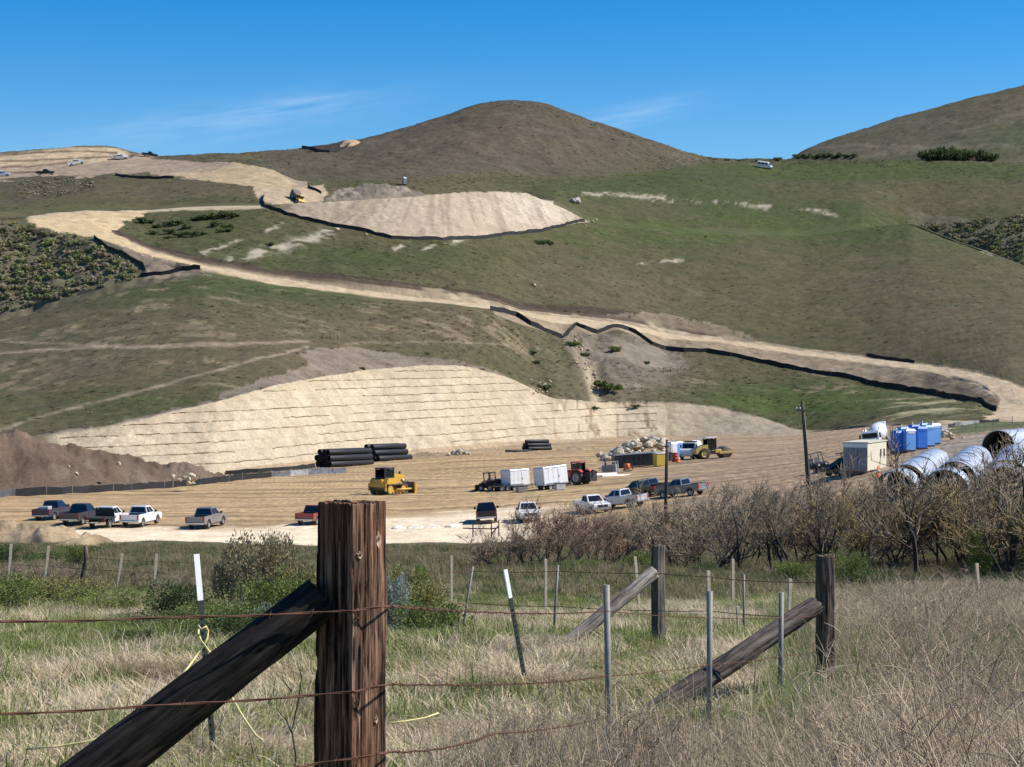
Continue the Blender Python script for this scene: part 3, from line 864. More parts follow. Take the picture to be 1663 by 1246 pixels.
def scatter(name, src_mb, material, pts, scl, rots, label, cat):
    """stuff: one object, the source mesh set out on its points by a geometry-nodes group"""
    me = src_mb.mesh(name + '_source') if not isinstance(src_mb, bpy.types.Mesh) else src_mb
    if not me.materials:
        me.materials.append(material)
    src = bpy.data.objects.new(name + '_source', me)
    pm = bpy.data.meshes.new(name)
    n = len(pts)
    pm.vertices.add(n)
    pm.vertices.foreach_set('co', np.asarray(pts, np.float32).ravel())
    a = pm.attributes.new('scl', 'FLOAT_VECTOR', 'POINT'); a.data.foreach_set('vector', np.asarray(scl, np.float32).ravel())
    a = pm.attributes.new('rot', 'FLOAT_VECTOR', 'POINT'); a.data.foreach_set('vector', np.asarray(rots, np.float32).ravel())
    o = link(name, pm)
    ng = bpy.data.node_groups.new(name, 'GeometryNodeTree')
    ng.interface.new_socket('Geometry', in_out='INPUT', socket_type='NodeSocketGeometry')
    ng.interface.new_socket('Geometry', in_out='OUTPUT', socket_type='NodeSocketGeometry')
    gi, go = ng.nodes.new('NodeGroupInput'), ng.nodes.new('NodeGroupOutput')
    ip, ob = ng.nodes.new('GeometryNodeInstanceOnPoints'), ng.nodes.new('GeometryNodeObjectInfo')
    ob.inputs['Object'].default_value = src
    ob.inputs['As Instance'].default_value = True
    na, nb = ng.nodes.new('GeometryNodeInputNamedAttribute'), ng.nodes.new('GeometryNodeInputNamedAttribute')
    na.data_type = nb.data_type = 'FLOAT_VECTOR'
    na.inputs['Name'].default_value, nb.inputs['Name'].default_value = 'scl', 'rot'
    l_ = ng.links
    l_.new(gi.outputs[0], ip.inputs['Points']); l_.new(ob.outputs['Geometry'], ip.inputs['Instance'])
    l_.new(na.outputs['Attribute'], ip.inputs['Scale']); l_.new(nb.outputs['Attribute'], ip.inputs['Rotation'])
    l_.new(ip.outputs[0], go.inputs[0])
    md_ = o.modifiers.new('set_out', 'NODES')
    md_.node_group = ng
    tag(o, label, cat, kind='stuff')
    return o

def zmany(xs, ys):
    """ground height under many meadow points (bilinear in the grid)"""
    uu = CU + F * xs / ys
    fi = np.interp(uu, us, np.arange(NU))
    i0 = np.clip(fi.astype(int), 0, NU - 2)
    t = fi - i0
    out = np.zeros(len(xs))
    for c in np.unique(i0):
        m = i0 == c
        za, zb_ = np.interp(ys[m], D[:, c], Z[:, c]), np.interp(ys[m], D[:, c + 1], Z[:, c + 1])
        out[m] = za * (1 - t[m]) + zb_ * t[m]
    return out

rs = np.random.RandomState(11)
def spread(n, d0, d1, pw=1.0, u0=-350, u1=2000):
    d = (d0 ** pw + (d1 ** pw - d0 ** pw) * rs.rand(n)) ** (1 / pw)
    u = u0 + (u1 - u0) * rs.rand(n)
    x = (u - CU) / F * d
    return x, d, u

def scat(name, mb, material, x, d, keep, smin, smax, label, cat, tilt=.12, flow=False):
    x, d = x[keep], d[keep]
    z = zmany(x, d)
    n = len(x)
    s_ = smin + (smax - smin) * rs.rand(n) ** 1.3
    sc = np.stack([s_, s_, s_ * (.75 + .5 * rs.rand(n))], 1)
    an = 5.5 * fbm(x, d, 3.2, 2, 177) + rs.randn(n) * .7 if flow else rs.rand(n) * 6.283
    ro = np.stack([rs.randn(n) * tilt, rs.randn(n) * tilt, an], 1)
    return scatter(name, mb, material, np.stack([x, d, z], 1), sc, ro, label, cat)

def greenpatch(x, d):
    return fbm(x, d, 5, 3, 121) * .42 + fbm(x, d, 1.5, 2, 122) * .32
GR = 'dry and green grass of the meadow'
# near meadow
for i in range(4):
    x, d, u = spread(9500, 6.5, 62, 1.0)
    gp = greenpatch(x, d)
    right = sstep(1250, 1450, u) * (d < 45)
    keep = rs.rand(len(x)) < np.clip(.30 - 1.7 * gp - .1 * right, .03, 1)
    scat('dry_grass', tuft_mesh(20 + i, 42, .29 if i < 2 else .22, .16, .95, 1.0, .0042, comb=0.0), DRYM if i < 3 else GRAYM, x, d, keep, .6, 1.4, 'pale dry grass lying matted over the meadow', 'grass', flow=True)
for i in range(3):
    x, d, u = spread(12500, 6.5, 62, 1.0)
    gp = greenpatch(x, d)
    keep = rs.rand(len(x)) < np.clip(.85 + 1.7 * gp - .1 * sstep(1300, 1450, u), .10, 1)
    scat('green_grass', tuft_mesh(40 + i, 50, (.13, .18, .10)[i], .17, .6, .9, .0048), GRNM, x, d, keep, .6, 1.5, 'low fresh green grass between the dry straw', 'grass')
# rank grey straw and weeds at the right and along the bottom
x, d, u = spread(6500, 8.0, 52, .9, 1250, 2100)
scat('tall_green_grass', tuft_mesh(69, 36, .46, .18, .5, 1.2, .0046, comb=0.0, segs=4), TGRN, x, d, rs.rand(len(x)) < np.clip(.45 - 1.0 * fbm(x, d, 4, 2, 140), 0, 1), .5, 1.15, 'tall grey-green grass among the straw at the right', 'grass', flow=True)
for i in range(3):
    x, d, u = spread(4000, 8.0, 52, .9, 1300, 2100)
    keep = rs.rand(len(x)) < np.clip(.02 + .50 * sstep(1330, 1480, u) + .8 * fbm(x, d, 4, 2, 140), .0, 1)
    scat('tall_straw', tuft_mesh(60 + i, 34, .60, .20, .55, 1.3, .0046, comb=0.0, segs=5), GRAYM if i != 1 else DRYM, x, d, keep, .55, 1.2, 'tall tangled grey straw at the right of the meadow', 'grass', flow=True)
for i in range(3):
    x, d, u = spread(600, 8.5, 48, .9, 1300, 2100)
    keep = rs.rand(len(x)) < np.clip(.35 + .5 * sstep(1330, 1480, u), .0, 1)
    scat('weed_stalks', stalk_mesh(80 + i, 9, .62, .16), WEEDM, x, d, keep, .55, 1.3, 'brown dead weed stalks standing above the straw', 'weeds')
x, d, u = spread(420, 8.5, 12.6, .9, 700, 1500)
scat('weed_stalks', stalk_mesh(90, 8, .5, .15), WEEDM, x, d, rs.rand(len(x)) < .55, .5, 1.1, 'dead weed stalks along the lower edge of the meadow', 'weeds')
x, d, u = spread(900, 8.5, 13.5, .9, 700, 1900)
scat('tall_straw', tuft_mesh(66, 40, .5, .16, .5, 1.1, .0038, segs=4), GRAYM, x, d, rs.rand(len(x)) < .6, .5, 1.1, 'tangled straw along the lower edge of the meadow', 'grass')
# far half of the meadow, down to the yard
for i in range(3):
    x, d, u = spread(9000, 55, 160, 1.0, -500, 2150)
    lim = np.interp(u, us, N[0])
    ok = d < lim - 2.0 - 6 * rs.rand(len(x))
    if i == 0:
        scat('green_grass', tuft_mesh(44, 60, .30, .42, .5, .8, .011), FARGRN, x, d, ok, .7, 1.3, 'green grass on the slope down to the yard', 'grass')
    else:
        scat('dry_grass', tuft_mesh(28 + i, 60, .42, .42, .55, 1.0, .009), FARDRY, x, d, ok & (rs.rand(len(x)) < .7), .6, 1.3, 'grey dry grass on the slope down to the yard', 'grass')

# ------------------------------------------------------------------ brush and bushes
def brush_mesh(seed, h, stems, spread_, twig=1.0, droop=.0, thick=1.0):
    """leafless shrub: (main limbs, twigs)"""
    rng, big, small = random.Random(seed), MB(), MB()
    def grow(p_, d, ln, r_, lev):
        pts, rad, q, dd = [p_], [r_], p_, d
        segs = 4 if lev < 2 else 3
        for k_ in range(segs):
            dd = (dd + Vector((rng.gauss(0, .2), rng.gauss(0, .2), rng.gauss(.03 - droop * (lev > 1), .13)))).normalized()
            q = q + dd * ln / segs
            pts.append(q); rad.append(r_ * (1 - .55 * (k_ + 1) / segs))
        (big if lev < 2 else small).tube(pts, rad, 5 if lev < 2 else 3, False)
        if lev >= 4:
            return
        nb = (rng.randint(3, 5), rng.randint(4, 5), rng.randint(4, 6), rng.randint(3, 5))[lev]
        for b_ in range(max(1, int(nb * (twig if lev > 1 else 1)))):
            j = rng.uniform(.25, 1.0) * segs
            i = min(int(j), segs - 1)
            o_ = pts[i].lerp(pts[i + 1], j - i)
            nd_ = (dd * .75 + Vector((rng.gauss(0, .62), rng.gauss(0, .62), rng.uniform(-.15, .7)))).normalized()
            grow(o_, nd_, ln * rng.uniform(.48, .78), max(rad[i] * .54, .0032), lev + 1)
    for k_ in range(stems):
        a = 2 * PI * k_ / stems + rng.uniform(-.5, .5)
        lean = rng.uniform(.15, 1.0) * spread_
        grow(Vector((.25 * math.cos(a), .25 * math.sin(a), -.1)), Vector((math.cos(a) * lean, math.sin(a) * lean, 1)).normalized(), h * rng.uniform(.42, .56), h * .0135 * thick * rng.uniform(.7, 1.2), 0)
    return big, small

def leafy_mesh(seed, n, rx, rz, leaf, lobes=9, hollow=.55):
    """clumps of small leaf faces through an uneven crown"""
    rng, mb = random.Random(seed), MB()
    L_ = []
    for k_ in range(lobes):
        a = rng.random() * 2 * PI
        q = rng.random() ** .5 * .72
        L_.append((Vector((q * math.cos(a), q * math.sin(a), rng.uniform(.25, .72))), rng.uniform(.20, .42)))
    for i in range(n):
        c, r_ = L_[rng.randrange(lobes)]
        v_ = Vector((rng.gauss(0, 1), rng.gauss(0, 1), rng.gauss(0, 1))).normalized()
        p_ = c + v_ * r_ * (hollow + (1 - hollow) * rng.random() ** .7) * rng.uniform(.85, 1.12)
        if p_.z < .0:
            continue
        p_ = Vector((p_.x * rx, p_.y * rx, p_.z * rz))
        t = (v_ + Vector((rng.gauss(0, .6), rng.gauss(0, .6), rng.uniform(0, .9)))).normalized()
        s_ = t.cross(Vector((rng.gauss(0, 1), rng.gauss(0, 1), rng.gauss(0, 1)))).normalized()
        l_ = leaf * rng.uniform(.6, 1.5)
        mb.add([p_ - t * l_, p_ + s_ * l_ * .42, p_ + t * l_, p_ - s_ * l_ * .42], [(0, 1, 2, 3)])
    st = MB()
    for c, r_ in L_:
        e = Vector((c.x * rx, c.y * rx, c.z * rz))
        m_ = Vector((e.x * .4, e.y * .4, e.z * .5)) + Vector((rng.gauss(0, .05), rng.gauss(0, .05), 0)) * rx
        st.tube([Vector((e.x * .08, e.y * .08, -.08)), m_, e, e + Vector((rng.gauss(0, .2), rng.gauss(0, .2), .5)) * r_ * rx], [.022 * rx, .017 * rx, .010 * rx, .004 * rx], 4, False)
    return mb, st

def two_part(cat_name, part_a, part_b):
    """prototype meshes for a two-part plant"""
    return part_a, part_b
BRUSH = []
for i, (st_, sp_, tw) in enumerate(((5, .75, 1.0), (6, .9, 1.0), (4, .6, 1.0), (7, 1.1, .9), (5, .5, 1.1), (3, .8, 1.0))):
    b_, t_ = brush_mesh(300 + i, 1.0, st_, sp_, tw)
    BRUSH.append((b_.mesh('branches'), t_.mesh('twigs')))
TREE = []
for i in range(3):
    b_, t_ = brush_mesh(330 + i, 1.0, 2 + i % 2, .55, .9, thick=1.9)
    TREE.append((b_.mesh('branches'), t_.mesh('twigs')))
LEAFY = []
for i, (n_, rx_, rz_, lf, lb) in enumerate(((6000, .62, .85, .020, 15), (5600, .75, .75, .021, 16), (4200, .55, 1.0, .024, 11), (5200, .8, .6, .019, 16))):
    a_, b_ = leafy_mesh(400 + i, n_, rx_, rz_, lf, lb)
    LEAFY.append((a_.mesh('crown'), b_.mesh('stem')))

def plant(name, label, cat, group, meshes, parts, mats_, p_, sc, rz):
    t = thing(name, label, cat, p_, rz, group)
    t.scale = sc if isinstance(sc, tuple) else (sc,) * 3
    for me, pn, mm in zip(meshes, parts, mats_):
        if not me.materials:
            me.materials.append(mm)
        o = link(pn, me, t)
        o.material_slots[0].link = 'OBJECT'
        o.material_slots[0].material = mm
        if pn in ('branches', 'twigs', 'stem', 'crown'):
            o['kind'] = 'stuff'
    return t

# the leafless thicket below the yard
rb = random.Random(51)
def top_row(u):
    return np.interp(u, [780, 830, 900, 1000, 1050, 1150, 1200, 1270, 1340, 1400, 1450, 1550, 1663, 1900], [880, 838, 815, 822, 806, 790, 798, 780, 795, 775, 768, 748, 742, 740])
def thicket(u, d, k, tw, label, group, wide=1.0, hs=1.0):
    p_ = atd(u, d)
    topz = -(top_row(u) - CV) / F * d
    h = max(1.2, (topz - p_.z)) * hs * 1.32
    plant('willow_shrub', label, 'shrub', group, BRUSH[k % 6], ('branches', 'twigs'), (BARKM, tw), p_, (h * wide, h * wide, h), rb.random() * 6.28)
u = 815.0
k = 0
while u < 1980:
    tw = (REDTW if u < 1060 and rb.random() < .75 else TWIGM) if u < 1400 else (OLTW if rb.random() < .55 else TWIGM)
    d = 82 + rb.uniform(-5, 6) - max(0, (u - 1400) / 263 * 9)
    lb = 'reddish leafless willow shrub in the thicket beside the yard' if tw is REDTW else ('yellowish leafless shrub in the thicket below the culvert pipes' if tw is OLTW else 'grey leafless willow shrub in the thicket below the yard')
    thicket(u, d, k, tw, lb, 'leafless shrubs of the thicket', rb.uniform(.8, 1.15), rb.uniform(.72, .95))
    u += rb.uniform(26, 46); k += 1
for u, d, k, hs, w_, lb in ((1112, 76, 3, .95, .95, 'dark crooked leafless tree behind the square fence post with the pale brace'), (1228, 75, 2, .92, .8, 'dark forked leafless tree just beside the tall utility pole'),
                            (1292, 74, 4, 1.02, .7, 'tall slim leafless tree in front of the tall utility pole'), (1375, 74, 2, .95, .7, 'dark leaning leafless tree under the cream office container'),
                            (1562, 72, 5, 1.05, 1.0, 'dark bare tree in front of the shiny culvert pipes')):
    p_ = atd(u, d)
    h = (-(top_row(u) - CV) / F * d - p_.z) * hs * 1.32
    plant('bare_tree', lb, 'tree', 'bare trees of the thicket', TREE[k % 3], ('branches', 'twigs'), (BARKM, TWIGM), p_, (h * w_, h * w_, h), rb.random() * 6.28)

def bush(u, d, h, w_, k, mm, label, group=None, name='green_bush', sink=.05):
    p_ = atd(u, d)
    p_.z -= sink
    plant(name, label, 'bush', group, LEAFY[k % 4], ('crown', 'stem'), (mm, BARKM), p_, (w_, w_, h), rb.random() * 6.28)
bushes = [
    (418, 47, 2.35, 1.7, 0, TANM, 'tall tan and green bush behind the leaning brace'), (372, 49, 1.9, 1.2, 2, TANM, 'tan bush under the grey pickup truck'), (468, 50, 2.0, 1.3, 2, TANM, 'tan bush just under the red pickup truck'),
    (300, 34, 1.2, 1.2, 1, DARKM, 'dark green bush behind the white-topped fence stake'), (350, 32, .85, 1.2, 3, OLIVEM, 'olive green bush right of the white-topped fence stake'), (445, 33, 1.05, 1.2, 0, OLIVEM, 'leafy green bush left of the big wooden post'),
    (490, 36, 1.3, 1.1, 2, YELM, 'yellow-green bush touching the big wooden post'), (452, 29, .85, .75, 3, SAGEM, 'grey sage bush behind the top of the dark brace'), (390, 25, .75, 1.0, 1, DARKM, 'low dark bush above the knotted yellow rope'),
    (335, 26, .7, .9, 3, OLIVEM, 'small olive bush at the knotted yellow rope'), (215, 24, .42, .6, 1, DARKM, 'small dark shrub lying in dry grass by the rope'), (255, 29, .6, 1.0, 3, DARKM, 'low dark shrub left of the white-topped stake'),
    (640, 27, 1.1, .75, 2, SAGEM, 'grey-green sage bush just right of the big post'), (672, 29, 1.1, 1.0, 0, YELM, 'yellow-green bush right of the big wooden post'), (700, 25, .8, .9, 1, OLIVEM, 'low olive bush right of the big post'), (655, 34, 1.25, 1.0, 2, OLIVEM, 'upright green bush behind the big wooden post'),
    (30, 44, 1.2, 2.0, 3, YELM, 'broad yellow-green bush at the left end of the far fence'), (105, 43, 1.0, 1.7, 1, YELM, 'yellow-green bush before the dark wooden fence post'), (-30, 40, 1.3, 1.9, 3, OLIVEM, 'olive bush at the left border of the meadow'),
    (165, 41, .75, 1.5, 3, OLIVEM, 'low green bush at the foot of the far fence'), (20, 92, 1.7, 2.6, 1, DARKM, 'dark green bush below the tan earth heap'), (70, 96, 1.3, 2.2, 3, DARKM, 'dark bush left of the small green fence bush'), (125, 78, 1.1, 1.2, 0, OLIVEM, 'round green bush behind the dark wooden fence post'),
    (130, 118, 1.1, 2.0, 3, DARKM, 'dark low bush at the edge of the pale track'), (1045, 72, 1.1, 1.4, 1, OLIVEM, 'bright green bush left of the far square fence post'), (945, 74, .8, 1.5, 3, OLIVEM, 'low green bush under the reddish thicket'), (890, 73, .75, 1.3, 3, DARKM, 'dark low bush at the left foot of the thicket'),
    (1140, 69, .75, 1.1, 1, DARKM, 'dark green bush right of the far square fence post'), (1290, 68, 1.0, 1.5, 0, OLIVEM, 'green bush behind the near square fence post'), (1375, 66, 1.6, 1.5, 0, OLIVEM, 'leafy green bush right of the near square fence post'), (1420, 64, 1.3, 1.5, 1, DARKM, 'dark leafy bush at the right foot of the thicket'),
    (1590, 70, 2.2, 1.3, 2, OLIVEM, 'green bush high in the thicket at the right'), (1510, 63, .8, 1.6, 3, YELM, 'yellow-green bush in front of the right thicket'), (1640, 62, 1.1, 1.4, 1, DARKM, 'dark bush at the right border of the thicket'), (1085, 90, 3.0, 1.6, 2, DARKM, 'dark evergreen bush in front of the short utility pole'),
    (1230, 67, .6, 1.1, 3, DARKM, 'low dark bush between the two square fence posts'), (500, 30, .55, .8, 3, OLIVEM, 'low olive bush under the dark brace'), (560, 38, .9, 1.6, 3, OLIVEM, 'olive bush hidden behind the big wooden post'),
]
for b_ in bushes:
    bush(*b_)
# dry brushy stems under the far fence
for u, d, h in ((60, 62, 1.2), (110, 60, 1.0), (230, 58, .9), (290, 50, 1.0), (10, 60, 1.2)):
    p_ = atd(u, d)
    plant('dry_shrub', 'low leafless grey shrub along the far wire fence', 'shrub', 'grey shrubs at the far fence', BRUSH[int(u) % 6], ('branches', 'twigs'), (BARKM, TWIGM), p_, (h * 1.4, h * 1.4, h), rb.random() * 6)
# a thin sapling in front of the brace
sap = thing('bare_sapling', 'thin dark leafless sapling between brace and big wooden post', 'sapling', atd(478, 11.0))
sp = MB()
o0 = sap.location
def rel(u, v, d):
    return pix(u, v, d) - o0
sp.tube([rel(478, 1300, 11), rel(480, 1225, 11), rel(474, 1188, 11), rel(484, 1140, 11), rel(490, 1100, 11), rel(482, 1072, 11)], [.006, .006, .005, .005, .004, .002], 5)
sp.build('stem', BARKM, sap)
sp = MB()
sp.tube([rel(476, 1196, 11), rel(466, 1172, 11), rel(448, 1150, 11)], [.004, .0035, .002], 5)
sp.build('twig', BARKM, sap)
sp = MB()
sp.tube([rel(474, 1124, 11), rel(462, 1108, 11), rel(446, 1090, 11)], [.004, .003, .002], 5)
sp.build('twig', BARKM, sap)

# ------------------------------------------------------------------ timber fence
def mulcol2(nt, a, k_):
    m = nd(nt, 'ShaderNodeVectorMath', operation='MULTIPLY')
    nt.links.new(a, m.inputs[0])
    m.inputs[1].default_value = k_
    return m.outputs[0]

def wood_material(name, c0, c1, crack, sc=(26, 26, 1.3), red=None):
    m = bpy.data.materials.new(name)
    nt, b = nodes_of(m)
    tc = nd(nt, 'ShaderNodeTexCoord')
    mp = nd(nt, 'ShaderNodeMapping')
    mp.inputs['Scale'].default_value = sc
    nt.links.new(tc.outputs['Object'], mp.inputs[0])
    n = nd(nt, 'ShaderNodeTexNoise', i_Scale=1.0, i_Detail=9.0, i_Roughness=.7)
    nt.links.new(mp.outputs[0], n.inputs['Vector'])
    n2 = nd(nt, 'ShaderNodeTexNoise', i_Scale=2.1, i_Detail=5.0, i_Roughness=.6)
    nt.links.new(tc.outputs['Object'], n2.inputs['Vector'])
    rp = nd(nt, 'ShaderNodeValToRGB')
    e = rp.color_ramp.elements
    e[0].position, e[0].color = .41, (*crack, 1)
    e[1].position, e[1].color = .68, (*c1, 1)
    x = e.new(.50); x.color = (*c0, 1)
    nt.links.new(n.outputs['Fac'], rp.inputs[0])
    c = mulcol(nt, rp.outputs[0], mrange(nt, n2.outputs['Fac'], .3, .7, .65, 1.3))
    if red:
        mx = nd(nt, 'ShaderNodeMix', data_type='RGBA')
        nt.links.new(mulcol2(nt, rp.outputs[0], red), mx.inputs['B'])
        nt.links.new(mrange(nt, n2.outputs['Fac'], .36, .60, 0, .8), mx.inputs['Factor'])
        nt.links.new(c, mx.inputs['A'])
        c = mx.outputs['Result']
    nt.links.new(c, b.inputs['Base Color'])
    b.inputs['Roughness'].default_value = .9
    b.inputs['Specular IOR Level'].default_value = .2
    bp = nd(nt, 'ShaderNodeBump', i_Strength=.9, i_Distance=.008)
    nt.links.new(n.outputs['Fac'], bp.inputs['Height'])
    nt.links.new(bp.outputs[0], b.inputs['Normal'])
    MATS[name] = m
    return m
POSTW = wood_material('old_redwood', (.115, .078, .058), (.44, .33, .25), (.006, .0045, .004), (58, 58, 3.0), red=(.95, .56, .38))
BRACEW = wood_material('shaded_log', (.022, .018, .015), (.050, .040, .034), (.005, .004, .0035), (45, 45, 4.0))  # near-black wood: the post's shade on the brace is put into the colour
GREYW = wood_material('grey_log', (.30, .265, .215), (.47, .43, .36), (.10, .08, .06), (30, 30, 1.6))
DKGREYW = wood_material('weathered_log', (.115, .10, .085), (.23, .205, .175), (.03, .025, .02), (30, 30, 1.6))
BRACE2 = wood_material('dark_weathered_log', (.075, .062, .052), (.16, .135, .115), (.02, .016, .013), (30, 30, 1.6))
DKPOST = wood_material('weathered_post', (.10, .075, .055), (.24, .19, .145), (.015, .011, .009), (34, 34, 2.0))
RUST = mat('rusty_wire', (.14, .065, .04), .75, .5, var=.3, scale=60)
STEEL = mat('galvanised_post', (.20, .185, .165), .6, 0.0, var=.2, scale=18)
TPOST = mat('dark_green_post', (.018, .028, .022), .6, .2, var=.3, scale=20)
WHITEP = mat('white_paint', (.78, .79, .80), .5, var=.08, scale=14, dirt=((.4, .33, .25), .25))
STAKEW = mat('pale_stake_wood', (.52, .42, .29), .85, var=.25, scale=14)
KNOTM = mat('pale_knot', (.45, .31, .21), .8, var=.3, scale=40)
HOLEM = mat('knot_hole', (.012, .008, .006), .95, var=.2, scale=30)

def log_mesh(length, r0, r1, n=96, m=160, groove=.05, seed=1, sq=0.0, topcut=0.0):
    """a split-grained log along +z with vertical grooves, knots and a rough end"""
    th = np.linspace(0, 2 * PI, n, endpoint=False)
    hz = np.linspace(0, 1, m)
    T_, H_ = np.meshgrid(th, hz)
    rr = r0 + (r1 - r0) * H_
    if sq:
        rr = rr * (1 + sq * (1 / np.maximum(np.abs(np.cos(T_)), np.abs(np.sin(T_))) - 1) * .8)
    cx, cy = np.cos(T_) * 8 , np.sin(T_) * 8
    g1 = np.abs(fbm(cx * 1.9 + 40, cy * 1.9 + H_ * length * 2.0, 1.0, 3, seed))
    g2 = fbm(cx * 6 + 9, cy * 6 + H_ * length * 3.5, 1.0, 3, seed + 5)
    g3 = fbm(np.cos(T_) * 1.2 + 3, np.sin(T_) * 1.2 + H_ * length * 2.6, 1.0, 3, seed + 9)
    rr = rr * (1 + groove * (-1.5 * np.exp(-(g1 / .13) ** 2) + .45 * g2 + .9 * g3))
    z_ = H_ * length + (H_ > .985) * topcut * fbm(cx * 2, cy * 2, 1.0, 3, seed + 7)
    vs = np.stack([np.cos(T_) * rr, np.sin(T_) * rr, z_], -1).reshape(-1, 3).tolist()
    i_ = np.arange(n * m).reshape(m, n)
    fs_ = np.stack([i_[:-1], np.roll(i_, -1, 1)[:-1], np.roll(i_, -1, 1)[1:], i_[1:]], -1).reshape(-1, 4).tolist()
    mb = MB()
    mb.add(vs, fs_, True)
    # rough end grain: two inner rings
    rng = random.Random(seed)
    last = [Vector(v_) for v_ in vs[-n:]]
    c = Vector((0, 0, length - .004))
    r1_ = [c + (v_ - c) * .55 + Vector((0, 0, rng.uniform(-.004, .003))) for v_ in last]
    o_ = len(mb.v)
    mb.v += [tuple(v_) for v_ in r1_] + [tuple(c)]
    for k_ in range(n):
        mb.f.append(((m - 1) * n + k_, (m - 1) * n + (k_ + 1) % n, o_ + (k_ + 1) % n, o_ + k_)); mb.sm.append(False)
        mb.f.append((o_ + k_, o_ + (k_ + 1) % n, o_ + n)); mb.sm.append(False)
    mb.f.append(tuple(range(n - 1, -1, -1))); mb.sm.append(False)
    return mb

def log_between(mb_args, p0, p1):
    ax = p1 - p0
    return ax.length, ax.to_track_quat('Z', 'X').to_euler()

# the big post in front
PD = 5.0
pb = atd(566, PD); pb.z -= .25
ptop = pix(564, 815, PD)
post = thing('fence_post', 'big weathered round wooden fence post with a rough cut top', 'fence post', pb, .4)
L0 = ptop.z - pb.z
tagm = log_mesh(L0, .0735, .0675, 160, 300, .080, 3, sq=1.0, topcut=.004).build('log', POSTW, post)
post.rotation_euler = (0, math.radians(.35), math.radians(-38))
bpy.context.view_layer.update()
PINV = post.matrix_world.inverted()
def onpost(u, v):
    """point on the lit face of the post, in post coordinates"""
    q = pix(u, v, PD)
    q.y = PD - .087 + max(0.0, 1.28 * (q.x - pix(575, v, PD).x))
    q = PINV @ q
    q.x = .0712
    return q
for (u, v, s_, hole) in ((581, 897, .0075, 1), (608, 876, .009, 0), (606, 1165, .005, 0)):
    q = onpost(u, v)
    kn = MB()
    el = 1.15 if hole else 2.2
    ring = [(s_ * (1 + .22 * math.sin(k_ * 2.1) + .12 * math.sin(k_ * 3.7 + 1)) * math.cos(k_ * PI / 8), s_ * el * (1 + .18 * math.sin(k_ * 1.7)) * math.sin(k_ * PI / 8)) for k_ in range(16)]
    vs = [(x_ * 1.15, .006, z_ * 1.15) for x_, z_ in ring] + [(x_, -.0025, z_) for x_, z_ in ring] + [(x_ * .55, -.001, z_ * .55) for x_, z_ in ring] + [(0, .004, 0)]
    kn.add(vs, [(r_ * 16 + k_, r_ * 16 + (k_ + 1) % 16, (r_ + 1) * 16 + (k_ + 1) % 16, (r_ + 1) * 16 + k_) for r_ in (0, 1) for k_ in range(16)] + [(32 + k_, 32 + (k_ + 1) % 16, 48) for k_ in range(16)])
    k_o = kn.build('knot', KNOTM, post)
    k_o.location = q
    k_o.rotation_euler = (0, 0, math.radians(90))
    if hole:
        MB().cyl((0, .004, 0), (0, -.0028, 0), s_ * .5, 12).build('knot_hole', HOLEM, k_o)
for v in (993, 1124, 1232):                                # wire staples
    q = onpost(579, v - 4)
    s_o = MB().tube([(0, 0, .012), (0, -.006, .010), (0, -.008, 0), (0, -.006, -.012), (0, .002, -.014)], .0016, 5).build('staple', RUST, post)
    s_o.location = q
# its brace
b0, b1 = pix(60, 1330, 4.74), pix(522, 970, 4.97)
ln, eu = log_between(None, b0, b1)
br = log_mesh(ln, .072, .061, 72, 160, .06, 12, topcut=.004).build('fence_brace', BRACEW)
br.location, br.rotation_euler = b0, eu
tag(br, 'thick dark brace log leaning against the big wooden post', 'fence brace')

def square_post(p_, h, w_, material, label, rz, seed):
    o = log_mesh(h + .15, w_ * .5, w_ * .485, 64, 90, .035, seed, sq=1.0, topcut=.01).build('fence_post', material)
    o.location = (p_.x, p_.y, p_.z - .15)
    o.rotation_euler = (0, 0, rz)
    tag(o, label, 'fence post')
    return o
q = atd(1340, 17.5)
square_post(q, pix(1340, 902, 17.5).z - q.z, .150, DKPOST, 'square dark wooden fence post in tall straw at the right', math.radians(12), 31)
q = atd(1069, 23.4)
square_post(q, pix(1069, 886, 23.4).z - q.z, .135, DKGREYW, 'square grey wooden fence post before the thicket', math.radians(38), 32)
q = atd(134, 57)
wp = MB().tube([q + Vector((0, 0, -.1)), pix(134, 935, 57), pix(140, 908, 57), pix(139, 886, 57)], [.07, .07, .065, .06], 10, jitter=.2).build('fence_post', DKPOST)
tag(wp, 'dark crooked wooden post in the far wire fence', 'fence post')
for p0, p1, r_, mm, lb, sd in ((pix(1040, 1172, 15.6), pix(1322, 985, 17.35), .100, BRACE2, 'dark grey brace log leaning on the right fence post', 41),
                               (pix(896, 1066, 22.6), pix(1062, 930, 23.3), .092, GREYW, 'pale grey brace log leaning on the far fence post', 42)):
    ln, eu = log_between(None, p0, p1)
    o = log_mesh(ln, r_, r_ * .92, 48, 90, .06, sd, topcut=.02).build('fence_brace', mm)
    o.location, o.rotation_euler = p0, eu
    tag(o, lb, 'fence brace')

